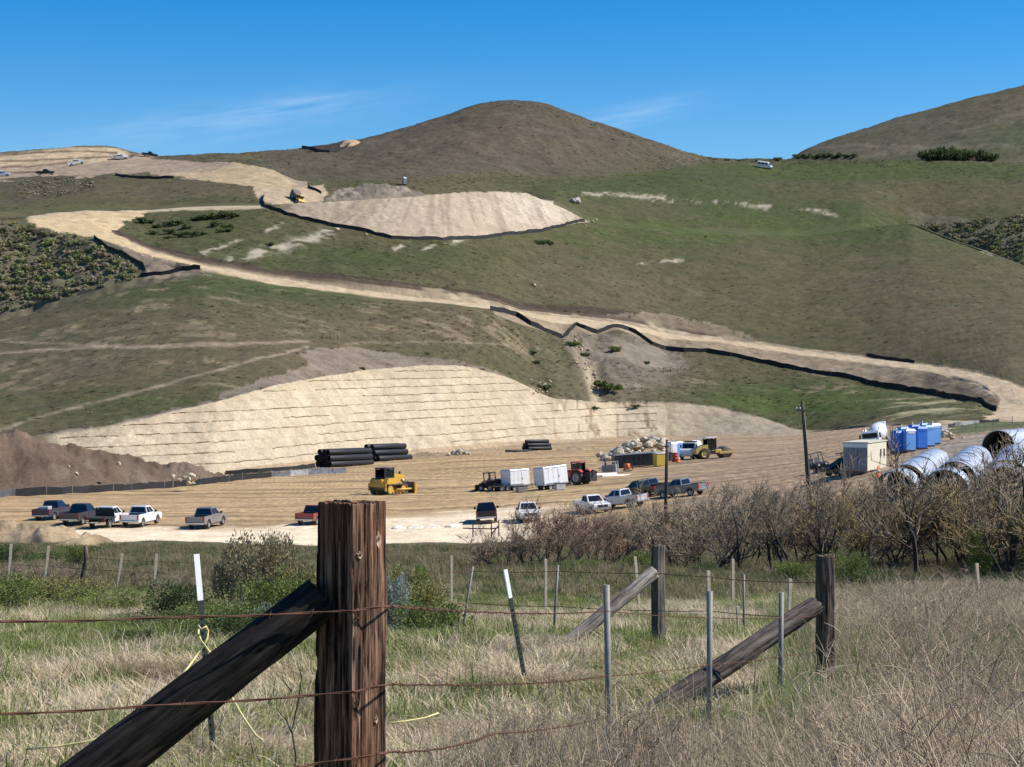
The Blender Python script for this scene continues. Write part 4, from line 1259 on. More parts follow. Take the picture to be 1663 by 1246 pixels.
# steel fence stakes (T section with studs)
def stake(u0, v0, u1, v1, d, style, label, group=None, w_=.036):
    top, bot = pix(u0, v0, d), pix(u1, v1, d)
    gnd = atd(u1, d)
    if bot.z > gnd.z:
        bot = bot + (bot - top) * ((bot.z - gnd.z) / max(.05, (top.z - bot.z)))
    bot = bot + (bot - top).normalized() * .12
    h = (top - bot).length
    t = thing('fence_stake', label, 'fence stake', bot, 0, group)
    t.rotation_euler = (top - bot).to_track_quat('Z', 'X').to_euler()
    body, tip = (TPOST, WHITEP) if style == 'white' else ((STEEL, STEEL) if style == 'steel' else ((TPOST, TPOST) if style == 'dark' else (STAKEW, STAKEW)))
    fa = math.radians({'white': 40, 'steel': 28}.get(style, 20))
    def seg(z0, z1, nm, mm):
        m = MB()
        if style == 'steel':
            m.cyl((0, 0, z0), (0, 0, z1), w_ * .46, 12)
        elif style == 'wood':
            m.box((0, 0, (z0 + z1) / 2), (w_, w_ * .8, z1 - z0), rz=.4)
        else:
            ca, sa = math.cos(fa), math.sin(fa)
            m.box((0, 0, (z0 + z1) / 2), (w_, .005, z1 - z0), rz=fa).box((-.0195 * sa, .0195 * ca, (z0 + z1) / 2), (.005, .034, z1 - z0), rz=fa)
        return m.build(nm, mm, t)
    if style == 'white':
        seg(0, h * .79, 'stem', body); seg(h * .79, h, 'painted_top', tip)
    else:
        seg(0, h, 'stem', body)
    if style in ('white', 'dark') and d < 20:
        st_ = MB()
        for k_ in range(int(h * .73 / .054)):
            st_.box((.006 * math.sin(fa), -.006 * math.cos(fa), .03 + k_ * .054), (.012, .010, .016), rz=fa)
        st_.build('studs', body, t)['kind'] = 'stuff'
    return t
stake(319, 900, 346, 1212, 13.0, 'white', 'white-topped black fence stake tied with yellow rope', w_=.045)
stake(821, 925, 857, 1126, 18.0, 'white', 'white-topped green fence stake leaning over, right of the big post', w_=.045)
stake(985, 950, 990, 1250, 13.0, 'steel', 'tall grey steel stake at the bottom, centre of the fence', w_=.050)
stake(1153, 960, 1151, 1200, 14.6, 'steel', 'grey steel stake crossing the lower dark brace log', w_=.050)
stake(1269, 962, 1267, 1150, 16.2, 'steel', 'grey steel stake next to the right square post', w_=.050)
stake(906, 918, 899, 1032, 25.0, 'steel', 'thin grey stake left of the pale brace log')
stake(768, 920, 752, 1016, 27.0, 'steel', 'thin leaning grey stake right of the big post')
stake(1150, 927, 1152, 1052, 25.0, 'wood', 'pale thin stake just behind the steel stake at the brace', w_=.05)
stake(1208, 933, 1208, 1026, 27.0, 'steel', 'thin grey stake midway between the square posts')
stake(1283, 940, 1280, 1046, 25.5, 'wood', 'pale thin stake close to the right square post', w_=.045)
stake(1198, 985, 1201, 1040, 26.0, 'wood', 'short reddish stake standing in grass between the square posts', w_=.045)
for u0, v0, u1, v1, lb in ((18, 884, 14, 946, 'thin pale stake at the left end of the far fence'), (79, 887, 73, 948, 'thin pale stake left of the dark crooked post'), (198, 900, 190, 966, 'thin pale stake right of the dark crooked post'),
                           (254, 900, 250, 966, 'thin pale stake beside the dark bushes on the far fence')):
    stake(u0, v0, u1, v1, 57, 'wood', lb, 'stakes of the far fence', w_=.085)
for u0, v0, u1, v1, d, lb in ((1031, 904, 1034, 938, 46, 'short pale stake before the bright green bush'), (1190, 908, 1190, 938, 46, 'short pale stake under the bare trees'), (886, 908, 886, 930, 48, 'short pale stake under the reddish thicket'),
                              (733, 903, 733, 922, 52, 'short pale stake in the grass below the black pickup'), (1586, 915, 1589, 962, 42, 'pale forked stake in the straw at far right')):
    stake(u0, v0, u1, v1, d, 'wood', lb, 'short survey stakes in the meadow', w_=.07)

# barbed wire strands
def wire(pts, label, group='barbed wire strands of the fence', r_=.0017, barb=.115, sag=.02):
    P_ = []
    for (a, b_) in zip(pts[:-1], pts[1:]):
        a, b_ = pix(*a), pix(*b_)
        n = max(3, int((b_ - a).length / .05))
        for k_ in range(n):
            t = k_ / n
            P_.append(a.lerp(b_, t) + Vector((0, 0, -min(sag, .004 * (b_ - a).length ** 1.5) * 4 * t * (1 - t) + .0012 * math.sin(k_ * .7))))
    P_.append(pix(*pts[-1]))
    mb = MB()
    for ph in (0, PI):
        Q = []
        for k_, p_ in enumerate(P_):
            t = (P_[min(k_ + 1, len(P_) - 1)] - P_[max(k_ - 1, 0)]).normalized()
            a = t.cross(Vector((0, 0, 1))).normalized(); b_ = t.cross(a)
            an = k_ * 1.1 + ph
            Q.append(p_ + (a * math.cos(an) + b_ * math.sin(an)) * r_ * .9)
        mb.tube(Q, r_, 5, False)
    root = link('barbed_wire', mb.mesh('barbed_wire'))
    root.data.materials.append(RUST)
    tag(root, label, 'wire', group)
    bm_ = MB()
    for k_ in range(2):
        a = k_ * 1.3
        bm_.tube([(-.0045, -.012 * math.cos(a), -.012 * math.sin(a)), (0, 0, .003), (.0045, .012 * math.cos(a), .012 * math.sin(a))], [.0005, .0012, .0005], 4, False)
    for k_ in range(3):
        an = np.linspace(0, 2 * PI, 7)
    bm_.tube([(-.005 + .0017 * i, .0032 * math.cos(i * 1.6), .0032 * math.sin(i * 1.6)) for i in range(7)], .001, 4, False)
    bme = bm_.mesh('barb'); bme.materials.append(RUST)
    acc, nxt = 0.0, barb * .5
    for a, b_ in zip(P_[:-1], P_[1:]):
        l_ = (b_ - a).length
        while acc + l_ > nxt:
            o = link('barb', bme, root)
            o.location = a.lerp(b_, (nxt - acc) / l_)
            o.rotation_euler = (b_ - a).to_track_quat('X', 'Z').to_euler()
            nxt += barb
        acc += l_
    return root
wire([(-120, 1012, 4.5), (515, 995, 4.885), (572, 993, 4.885)], 'top rusty barbed wire running left from the big post', r_=.0021)
wire([(572, 993, 4.885), (625, 985, 4.93), (985, 992, 12.95), (1152, 1003, 14.55), (1268, 1003, 16.15), (1328, 1000, 17.38)], 'top rusty barbed wire running right from the big post', r_=.0021)
wire([(-120, 1166, 4.5), (515, 1129, 4.88), (575, 1124, 4.88)], 'middle rusty barbed wire crossing the dark brace log', r_=.0021)
wire([(575, 1124, 4.88), (628, 1112, 4.93), (985, 1098, 12.95), (1152, 1080, 14.55), (1268, 1066, 16.15), (1328, 1058, 17.38)], 'middle rusty barbed wire running right from the big post', r_=.0021)
wire([(400, 1262, 4.7), (510, 1241, 4.87), (578, 1232, 4.88), (630, 1222, 4.93), (800, 1192, 8.0), (985, 1164, 12.95), (1152, 1143, 14.55)], 'lowest rusty barbed wire at the foot of the big post', r_=.0021)
wire([(640, 932, 26.0), (768, 928, 26.9), (906, 928, 24.9), (1066, 931, 23.3), (1150, 937, 22.0), (1330, 946, 17.4)], 'thin dark wire along the top of the back fence', r_=.003, barb=.16)
wire([(640, 985, 26.0), (768, 980, 26.9), (906, 985, 24.9), (1066, 992, 23.3), (1150, 992, 22.0), (1330, 1002, 17.4)], 'second dark wire of the back fence', r_=.003, barb=.16)
wire([(-60, 900, 57), (18, 897, 57), (79, 900, 57), (198, 910, 57), (254, 912, 57), (330, 915, 57)], 'top wire of the far left fence', r_=.005, barb=.5)
wire([(-60, 920, 57), (18, 917, 57), (79, 920, 57), (198, 928, 57), (254, 930, 57), (330, 934, 57)], 'lower wire of the far left fence', r_=.005, barb=.5)

# yellow rope knotted round the white-topped stake
ROPE = mat('yellow_rope', (.68, .60, .25), .8, var=.15, scale=60)
rope = thing('rope', 'yellow rope knotted around the white-topped stake', 'rope', pix(331, 1040, 12.95))
o0 = rope.location.copy()
def rr_(u, v, d): return pix(u, v, d) - o0
r1 = MB().tube([rr_(322, 1016, 12.93), rr_(327, 1022, 12.9), rr_(334, 1018, 12.9), rr_(338, 1024, 12.94), rr_(337, 1036, 12.92), rr_(331, 1048, 12.9), rr_(326, 1054, 12.92), rr_(310, 1078, 12.7), rr_(285, 1112, 12.4), rr_(255, 1145, 12.1), rr_(222, 1172, 11.8),
                rr_(185, 1192, 11.6), rr_(140, 1205, 11.5), rr_(95, 1212, 11.5), rr_(42, 1217, 11.5)], .0075, 7)
r1.build('long_end', ROPE, rope)
r2 = MB().tube([rr_(336, 1018, 13.06), rr_(323, 1019, 13.04), rr_(322, 1028, 12.92), rr_(326, 1040, 12.9), rr_(334, 1050, 12.9), rr_(341, 1060, 12.9), rr_(352, 1085, 12.8), rr_(372, 1125, 12.5), rr_(395, 1165, 12.2), rr_(416, 1195, 12.0), rr_(428, 1204, 11.9)], .0075, 7)
r2.build('short_end', ROPE, rope)
r3 = thing('rope', 'loose end of yellow rope lying in grass right of the big post', 'rope', atd(690, 12.6))
o0 = r3.location.copy()
MB().tube([rr_(632, 1174, 12.4) , rr_(660, 1171, 12.5), rr_(690, 1166, 12.6), rr_(712, 1158, 12.7)], .006, 6).build('strand', ROPE, r3)

# ------------------------------------------------------------------ earth heaps
def heap(name, label, cat, prof, dc, col, rough=.35, back=2.0, seed=1, vary=None, group=None, kind=None, step=2.0):
    """long pile of earth; prof = [(column, toe row, crest row)], dc = metres from toe to crest"""
    p = np.array(prof, float)
    uu = np.arange(p[0, 0], p[-1, 0] + .1, step)
    vt, vc = np.interp(uu, p[:, 0], p[:, 1]), np.interp(uu, p[:, 0], p[:, 2])
    nt_, nc = 34, len(uu)
    G = np.zeros((nt_, nc, 3))
    T0 = [at(u_, a) for u_, a in zip(uu, vt)]
    def smo(a):
        k_ = np.exp(-.5 * (np.arange(-8, 9) / 4.0) ** 2); k_ /= k_.sum()
        return np.convolve(np.pad(np.asarray(a, float), 8, 'reflect', reflect_type='odd'), k_, 'valid')
    ty, tz = smo([q.y for q in T0]), smo([q.z for q in T0])
    hpx = np.clip((vt - vc) / max(1e-6, (vt - vc).max()) * 1.3, .12, 1.0)
    dcu = smo(dc * hpx)
    dcr = ty + dcu
    zcr = smo(-(vc - CV) / F * dcr)
    zgc = smo([zat((u_ - CU) / F * d_, d_) for u_, d_ in zip(uu, dcr)])
    hgt = np.maximum(zcr - zgc, 0.02)
    for i in range(nt_):
        s_ = i / (nt_ - 1) * back
        w_ = (s_ if s_ < 1 else (back - s_) / (back - 1)) ** .9
        dd = ty + dcu * s_
        x_ = (uu - CU) / F * dd
        zg = zmany(x_, dd)
        G[i, :, 0], G[i, :, 1], G[i, :, 2] = x_, dd, zg + w_ * hgt - .06
    e = np.minimum(1, np.minimum(np.arange(nt_), np.arange(nt_)[::-1]) / 5.0)[:, None]
    hh = rough * e
    G[..., 2] += hh * (fbm(G[..., 0], G[..., 1], 4, 4, seed) + .5 * fbm(G[..., 0], G[..., 1], 1.1, 3, seed + 3))
    c = np.repeat(np.asarray(col, float)[None], nt_ * nc, 0)
    f_ = (1 + .30 * fbm(G[..., 0], G[..., 1] * .6, 3.5, 4, seed + 6)).reshape(-1, 1)
    c = c * f_
    if vary:
        m = sstep(.0, .5, fbm(G[..., 0], G[..., 1], 5, 3, seed + 9)).reshape(-1, 1) * vary[1]
        c = c * (1 - m) + np.asarray(vary[0]) * m
    i_ = np.arange(nt_ * nc).reshape(nt_, nc)
    q = np.stack([i_[:-1, :-1], i_[:-1, 1:], i_[1:, 1:], i_[1:, :-1]], -1).reshape(-1, 4)
    o = sheet(name, G.reshape(-1, 3), q, np.clip(c, .01, .9), np.zeros((nt_ * nc, 3)))
    tag(o, label, cat, group, kind)
    return o
heap('earth_mound', 'long dark brown earth mound at the left side of the yard', 'earth mound', [(-430, 836, 832), (-330, 830, 770), (-230, 824, 715), (-140, 818, 690), (0, 806, 701), (20, 805, 697), (38, 804, 699), (52, 803, 713), (130, 799, 722), (200, 795, 735), (280, 790, 752), (330, 786, 761), (372, 781, 771), (410, 777, 775)],
     13, (.105, .074, .052), .55, 2.0, 201, vary=((.165, .125, .092), .7))
heap('earth_mound', 'tan earth heap in front of the dark pickup trucks', 'earth mound', [(-190, 886, 884), (-90, 884, 846), (0, 883, 841), (28, 882, 836), (60, 882, 846), (100, 881, 855), (140, 879, 869), (165, 877, 876)], 4.5, (.30, .225, .14), .5, 2.1, 211, vary=((.15, .15, .07), .6))
heap('earth_mound', 'low tan earth ridge along the pale track', 'earth mound', [(90, 889, 883), (130, 889, 872), (160, 887, 868), (200, 884, 880)], 2.5, (.33, .25, .15), .15, 2.1, 213, vary=((.15, .15, .07), .5))
heap('soil_stockpile', 'grey-brown soil stockpile on the graded pad', 'soil pile', [(526, 329, 327), (540, 328, 312), (560, 327, 303), (600, 324, 299), (640, 322, 301), (665, 320, 306), (690, 318, 316)], 8, (.165, .14, .105), .5, 1.8, 221, vary=((.27, .225, .17), .8), step=1.5)
heap('earth_mound', 'small dark spoil ridge at the foot of the cut slope', 'earth mound', [(905, 733, 730), (925, 732, 724), (950, 731, 724), (975, 729, 728)], 3, (.24, .175, .115), .2, 2.0, 225, step=1.5)
heap('earth_mound', 'low tan spoil ridge right of the black pipe stacks', 'earth mound', [(655, 742, 739), (690, 741, 732), (730, 740, 734), (760, 738, 736)], 3, (.28, .205, .135), .2, 2.0, 226, step=1.5)
heap('earth_mound', 'bare tan mound on the skyline beside the hill', 'earth mound', [(552, 240, 236), (563, 239, 226), (574, 238, 225), (586, 232, 230)], 6, (.34, .25, .16), .2, 2.0, 228, step=1.5)

# ------------------------------------------------------------------ silt fences and straw rolls
BLACKF = mat('black_fabric', (.010, .010, .011), .75, var=.35, scale=1.2)
GREYF = mat('grey_fabric', (.13, .13, .14), .55, var=.5, scale=1.0)
SILVF = mat('silver_fabric', (.30, .30, .31), .4, var=.5, scale=1.5)
STRAW = mat('straw_roll', (.24, .18, .11), .95, var=.35, scale=5)
def silt_fence(pts, h, label, mats_=None, dmin=150, post=0.0, group='black silt fences', step=4.0):
    W = [at(u_, v_, dmin) for u_, v_ in pts]
    L_ = []
    for a, b_ in zip(W[:-1], W[1:]):
        n = max(2, int((b_ - a).length / 1.6))
        for k_ in range(n):
            q = a.lerp(b_, k_ / n)
            L_.append(Vector((q.x, q.y, zat(q.x, q.y))))
    L_.append(W[-1])
    t = thing('silt_fence', label, 'silt fence', L_[0], 0, group)
    o0 = L_[0].copy()
    npan = max(1, len(L_) // 3) if mats_ else 1
    cuts = [int(round(k_ * (len(L_) - 1) / npan)) for k_ in range(npan + 1)]
    rng = random.Random(int(pts[0][0]))
    for a, b_ in zip(cuts[:-1], cuts[1:]):
        vs, fs_ = [], []
        for k_ in range(a, b_ + 1):
            p_ = L_[k_] - o0
            tn = (L_[min(k_ + 1, len(L_) - 1)] - L_[max(k_ - 1, 0)]).normalized()
            s_ = Vector((tn.y, -tn.x, 0)).normalized() * .03
            hh = h * rng.uniform(.78, 1.08)
            w_ = s_ * rng.uniform(-3, 3)
            for z_, off in ((-.15, s_), (hh, s_), (hh, -s_), (-.15, -s_)):
                vs.append(p_ + off + (w_ if z_ > 0 else Vector()) + Vector((0, 0, z_)))
        m_ = b_ - a
        for k_ in range(m_):
            for e in range(4):
                fs_.append((k_ * 4 + e, k_ * 4 + (e + 1) % 4, k_ * 4 + 4 + (e + 1) % 4, k_ * 4 + 4 + e))
        fs_ += [(0, 1, 2, 3), (m_ * 4 + 3, m_ * 4 + 2, m_ * 4 + 1, m_ * 4)]
        mm = BLACKF if not mats_ else rng.choice(mats_)
        MB().add(vs, fs_).build('fabric_panel', mm, t)
    if post:
        acc = 0
        me = MB().box((0, 0, h * .55), (.06, .06, h * 1.25)).mesh('post'); me.materials.append(STAKEW)
        for a, b_ in zip(L_[:-1], L_[1:]):
            acc += (b_ - a).length
            if acc > post:
                acc = 0
                o = link('post', me, t); o.location = b_ - o0
    return t
silt_fence([(-300, 832), (-120, 820), (0, 808), (100, 803), (200, 797), (280, 792)], .95, 'black silt fence along the foot of the brown mound', [BLACKF, BLACKF, GREYF], post=3.0)
silt_fence([(282, 792), (330, 787), (380, 781), (420, 777), (500, 771), (562, 768)], .9, 'torn grey and silver silt fence crossing the yard', [GREYF, GREYF, BLACKF, SILVF, GREYF], post=3.0)
silt_fence([(366, 771), (420, 768), (470, 764), (512, 760)], .75, 'short black silt fence running up to the pipe stacks')
silt_fence([(152, 388), (168, 400), (190, 411), (212, 422), (232, 433), (236, 443), (228, 450), (262, 447), (296, 439), (325, 438)], 1.0, 'black silt fence zigzagging below the switchback', dmin=415)
silt_fence([(796, 504), (818, 508), (840, 514), (862, 529), (885, 539), (913, 550)], 1.2, 'black silt fence slanting down left of the gully', dmin=410)
silt_fence([(915, 549), (925, 540), (936, 529), (950, 535), (970, 542), (986, 536), (1002, 532), (1022, 537), (1042, 548), (1060, 561), (1082, 569), (1112, 572), (1150, 573), (1200, 581), (1250, 592), (1320, 606), (1400, 620), (1500, 638), (1560, 649), (1592, 653), (1602, 662), (1618, 668)],
           1.1, 'long black silt fence below the lower haul road', dmin=300, post=5.0)
silt_fence([(429, 318), (427, 327), (430, 337), (467, 350), (500, 358), (535, 366), (585, 375), (610, 382), (636, 388), (680, 390), (720, 391), (788, 388), (838, 381), (889, 374), (950, 361)], 1.0, 'curved black silt fence along the foot of the pad slope', dmin=460, post=5.0)
silt_fence([(187, 285), (205, 288), (235, 290), (282, 290)], .8, 'short black silt fence under the skyline road', dmin=500)
silt_fence([(1407, 578), (1430, 582), (1455, 586), (1485, 590)], .8, 'short black silt fence above the lower haul road', dmin=400)
silt_fence([(500, 305), (510, 309), (522, 315)], .8, 'tiny black silt fence beside the earthmover', dmin=505)
silt_fence([(490, 241), (515, 246), (535, 248), (552, 244), (575, 234)], .9, 'black silt fence on the skyline left of the hill', dmin=600)
silt_fence([(1524, 700), (1545, 694), (1580, 688), (1622, 685)], .6, 'grey and white torn silt fence above the culvert pipes', [SILVF, GREYF, BLACKF], dmin=150)

rows = np.where(SEGR == SEG['cut'])[0]
zbg = Z - .03 * X
K0 = None
for k_ in range(-11, 6):
    runs, cur = [], []
    for j in range(NU):
        if not (95 < us[j] < 1075):
            continue
        col = (zbg[rows, j])
        lv = BENCH * (k_ + .02)
        i = np.where((col[:-1] < lv) & (col[1:] >= lv))[0]
        if len(i) and vnoise(np.array([us[j] / 70.0]), np.array([k_ * 7.3]), 77)[0] > .27 and (SPAR[rows[i[0]]] > .05) and (SPAR[rows[i[-1]]] < .97):
            i = rows[i[0]]
            cur.append(Vector((X[i, j], D[i, j], Z[i, j] + .06)))
        else:
            if len(cur) > 12: runs.append(cur)
            cur = []
    if len(cur) > 12: runs.append(cur)
    for rn in runs:
        rn = rn[::3]
        pts_ = [Vector((p_.x, p_.y, p_.z + R.uniform(-.09, .09))) for p_ in rn]
        o = MB().tube(pts_, .075, 6).build('straw_roll', STRAW)
        lvl = k_ - K0 if K0 is not None else 0
        if K0 is None:
            K0 = k_
        um = CU + F * rn[len(rn) // 2].x / rn[len(rn) // 2].y
        side = 'far left' if um < 300 else ('left' if um < 520 else ('middle' if um < 720 else ('right' if um < 900 else 'far right')))
        tag(o, 'brown straw roll on the cut slope, %s of the %s level from the bottom' % (side, 'first second third fourth fifth sixth seventh eighth ninth tenth eleventh twelfth thirteenth fourteenth fifteenth sixteenth'.split()[min(lvl, 15)]), 'straw roll', 'straw rolls on the cut slope')

# ------------------------------------------------------------------ vehicles
RUBBER = mat('tyre_rubber', (.018, .017, .016), .9, var=.3, scale=10, dirt=((.22, .16, .11), .5))
RIM = mat('wheel_rim', (.42, .42, .43), .4, .7, var=.15, scale=10)
GLASS = mat('dark_glass', (.012, .015, .018), .08, .0, var=.1, scale=3)
TRIM = mat('black_trim', (.02, .02, .021), .8, var=.2, scale=8)
CHROME = mat('bumper_chrome', (.55, .55, .56), .25, .9, var=.1, scale=8)
LAMPR = mat('tail_lamp', (.38, .012, .010), .3, var=.1, scale=10)
LAMPW = mat('head_lamp', (.7, .7, .68), .15, var=.05, scale=10)
DUST = (.36, .27, .18)
def paint(name, c, rough=.35, coat=.6, dirt=.35):
    return mat(name, c, rough, 0.0, var=.06, scale=2.0, coat=coat, dirt=(DUST, dirt))
P_WHITE = paint('white_car_paint', (.78, .78, .77), dirt=.2)
P_BLACK = paint('black_car_paint', (.008, .008, .010), dirt=.02)
P_NAVY = paint('navy_car_paint', (.010, .014, .042), dirt=.02)
P_GREY = paint('grey_car_paint', (.17, .175, .185))
P_SILV = paint('silver_car_paint', (.46, .47, .48))
P_RED = paint('red_car_paint', (.20, .010, .012), dirt=.02)
P_BLUE = paint('dark_blue_car_paint', (.020, .022, .055), dirt=.02)
YELLOW = paint('machine_yellow', (.62, .36, .035), .45, .2, .45)
YEL2 = paint('pale_machine_yellow', (.66, .44, .11), .5, .2, .4)
STEELD = mat('worn_steel', (.16, .13, .105), .6, .5, var=.3, scale=5, dirt=((.27, .19, .13), .7))
ORANGE = mat('orange_plastic', (.75, .14, .03), .6, var=.1, scale=8)

def wheel_meshes(r_, w_):
    ty = MB().lathe([(r_ * .62, -w_ / 2), (r_ * .9, -w_ / 2), (r_, -w_ * .36), (r_, w_ * .36), (r_ * .9, w_ / 2), (r_ * .62, w_ / 2)], 22, 'Y').mesh('tyre')
    ty.materials.append(RUBBER)
    rm = MB().lathe([(.001, -w_ * .30), (r_ * .16, -w_ * .42), (r_ * .2, -w_ * .30), (r_ * .55, -w_ * .34), (r_ * .63, -w_ * .47), (r_ * .63, w_ * .47), (r_ * .55, w_ * .34), (r_ * .2, w_ * .30), (r_ * .16, w_ * .42), (.001, w_ * .30)], 18, 'Y').mesh('rim')
    rm.materials.append(RIM)
    return ty, rm
WH = {}
def wheel(parent, pos, r_=.40, w_=.28, rim=None):
    if (r_, w_) not in WH:
        WH[(r_, w_)] = wheel_meshes(r_, w_)
    ty, rm = WH[(r_, w_)]
    o = link('wheel', ty, parent)
    o.location = pos
    q = link('rim', rm, o)
    if rim:
        q.material_slots[0].link = 'OBJECT'; q.material_slots[0].material = rim
    return o

def pickup(label, pm, u_, v_, heading, scale=1.0, bed='open', dmin=100, group='parked pickup trucks', cargo=None, cabm=None):
    t = thing('pickup_truck', label, 'pickup truck', (0, 0, 0), 0, group)
    cabm = cabm or pm
    hw = .99
    # lower body: nose, doors and sills in one shell with wheel openings
    b = MB()
    arch = lambda cx, r_=.50: [(cx + r_ * math.cos(a), .40 + r_ * math.sin(a)) for a in np.linspace(PI, 0, 9)]
    bot = [(-2.95, .62), (-2.9, .50)] + [(-2.32, .50)] + arch(-1.80)[0:] + [(-1.28, .42), (1.36, .42)] + arch(1.88) + [(2.42, .48), (2.88, .50)]
    if bed == 'open':
        top = [(2.95, .66), (2.93, 1.02), (2.80, 1.10), (1.42, 1.22), (1.10, 1.24), (-.78, 1.24), (-.80, 1.26), (-2.95, 1.26)]
    else:
        bot = [(-.72, .62), (-.70, .42), (1.36, .42)] + arch(1.88) + [(2.42, .48), (2.88, .50)]
        top = [(2.95, .66), (2.93, 1.02), (2.80, 1.10), (1.42, 1.22), (1.10, 1.24), (-.72, 1.24)]
    prof = bot + top
    for sgn in (-1, 1):
        y0, y1 = sgn * hw, sgn * (hw - .10)
        b.prism(prof, y0, y1)
    b.prism([(1.1, .55), (2.86, .55), (2.9, 1.0), (2.78, 1.09), (1.42, 1.21), (1.1, 1.23)], -hw + .08, hw - .08)      # engine bay and bonnet
    b.build('body', cabm if bed != 'open' else pm, t)
    c = MB()                                                                                                            # cab: roof, pillars
    zb_, zt = 1.22, 1.88
    xb0, xb1, xt0, xt1 = -.76, 1.32, -.62, .48
    yb, yt = hw - .03, hw - .24
    lo = [(xb0, -yb, zb_), (xb1, -yb, zb_), (xb1, yb, zb_), (xb0, yb, zb_)]
    hi = [(xt0, -yt, zt), (xt1, -yt, zt), (xt1, yt, zt), (xt0, yt, zt)]
    c.add(lo + hi, [(0, 1, 5, 4), (1, 2, 6, 5), (2, 3, 7, 6), (3, 0, 4, 7)])
    c.box(((xt0 + xt1) / 2, 0, zt + .025), (xt1 - xt0 + .02, 2 * yt + .02, .06), top=(.92, .9))
    c.box(((-.74 + 1.15) / 2, 0, .86), (1.89, 2 * hw - .2, .74))
    c.build('cab', cabm, t)
    def pane(nm, a, b_, c_, d_, n_):
        a, b_, c_, d_ = (Vector(x_) for x_ in (a, b_, c_, d_))
        MB().slab([a, b_, c_, d_], n_, .012).build(nm, GLASS, t)
    def lerp3(a, b_, k_): return tuple(a[i] + (b_[i] - a[i]) * k_ for i in range(3))
    def inset(q4, m0, m1, n0, n1, n_, nm):
        bl, br_, tr, tl_ = q4
        f_ = lambda s_, t_: lerp3(lerp3(bl, br_, s_), lerp3(tl_, tr, s_), t_)
        pane(nm, f_(m0, n0), f_(m1, n0), f_(m1, n1), f_(m0, n1), n_)
    inset((lo[1], lo[2], hi[2], hi[1]), .06, .94, .08, .93, (1, 0, .6), 'windshield')
    inset((lo[3], lo[0], hi[0], hi[3]), .08, .92, .12, .90, (-1, 0, .2), 'rear_window')
    for sgn, a in ((-1, (lo[0], lo[1], hi[1], hi[0])), (1, (lo[3], lo[2], hi[2], hi[3]))):
        inset(a, .06, .44, .12, .90, (0, sgn, .3), 'side_window')
        inset(a, .49, .86, .12, .90, (0, sgn, .3), 'side_window')
    for sgn in (-1, 1):
        for x0, x1 in ((-.66, .22), (.26, 1.22)):
            dr = MB().box(((x0 + x1) / 2, sgn * (hw + .004), .84), (x1 - x0, .016, .70)).build('door', cabm, t)
            MB().box((x0 + .14, sgn * (hw + .022), 1.08), (.16, .03, .035)).build('handle', TRIM, dr)
        for cx_ in (-1.80, 1.88):
            MB().tube([(cx_ + .53 * math.cos(a), sgn * (hw - .02), .40 + .53 * math.sin(a)) for a in np.linspace(0, PI, 11)], .035, 5).build('wheel_arch', TRIM, t)
        MB().box((.05, sgn * (hw - .02), .40), (2.3, .08, .08)).build('running_board', TRIM, t)
    if bed == 'open':
        m = MB()
        m.box((-1.85, 0, .80), (2.1, 1.8, .08)).box((-.84, 0, .98), (.06, 1.8, .5))
        m.build('bed_floor', TRIM, t)
        MB().box((-2.92, 0, .95), (.07, 1.84, .60)).build('tailgate', pm, t)
    else:
        MB().box((-1.95, 0, .98), (2.6, 2.1, .12)).box((-.78, 0, 1.35), (.06, 1.9, .75)).box((-1.95, .5, .75), (2.5, .12, .3)).box((-1.95, -.5, .75), (2.5, .12, .3)).build('flat_bed', TRIM, t)
    MB().box((-3.02, 0, .60), (.14, 1.86, .17), bev=.03).build('rear_bumper', CHROME, t)
    MB().box((2.98, 0, .58), (.14, 1.94, .22), bev=.03).build('front_bumper', CHROME, t)
    MB().box((2.945, 0, .86), (.05, 1.20, .28)).build('grille', TRIM, t)
    MB().box((-2.985, 0, .62), (.02, .34, .14)).build('licence_plate', P_WHITE, t)
    for sgn in (-1, 1):
        MB().box((2.93, sgn * .78, .88), (.07, .34, .24)).build('headlight', LAMPW, t)
        MB().box((-2.955, sgn * .90, 1.0), (.05, .16, .42)).build('tail_light', LAMPR, t)
        MB().box((1.02, sgn * 1.12, 1.36), (.12, .22, .22), bev=.03).box((1.02, sgn * 1.0, 1.30), (.05, .12, .05)).build('mirror', TRIM, t)
        wheel(t, (-1.80, sgn * .84, .40)); wheel(t, (1.88, sgn * .84, .40))
    if cargo:
        MB().box((-1.5, .2, 1.15), (.9, 1.1, .62), bev=.05).build('tool_chest', cargo, t)
    seat(t, at(u_, v_, dmin), heading, scale)
    return t

H1 = (.19, .98)
pickup('dark blue pickup truck at the far left of the yard', P_BLUE, 88, 843, (.22, .97), .98, cargo=P_SILV)
pickup('navy blue pickup truck second from the left in the yard', P_NAVY, 133, 850, (.20, .98), 1.0)
pickup('black flatbed truck with white cab beside the white pickup', P_BLACK, 176, 855, (.20, .98), 1.0, bed='flat', cabm=P_WHITE)
pickup('white pickup truck parked at the left of the yard', P_WHITE, 229, 853, H1, .98)
pickup('grey pickup truck standing alone on the pale gravel', P_GREY, 336, 856, (.22, .975), .98)
pickup('red pickup truck half hidden by the big wooden post', P_RED, 511, 851, (.25, .968), .96)
pickup('black pickup truck seen squarely from behind', P_BLACK, 791, 848, (-.01, 1), 1.0)
pickup('white pickup truck behind the twigs right of the black pickup', P_WHITE, 857, 846, (.1, -1), .95)
pickup('white pickup truck nose-on behind the reddish thicket', P_WHITE, 962, 832, (.35, -.94), .9)
pickup('silver crew pickup truck behind the thicket', P_SILV, 1010, 824, (-.72, .70), .95)
pickup('black pickup truck behind the silver pickup', P_BLACK, 1042, 808, (-.7, .72), .95)
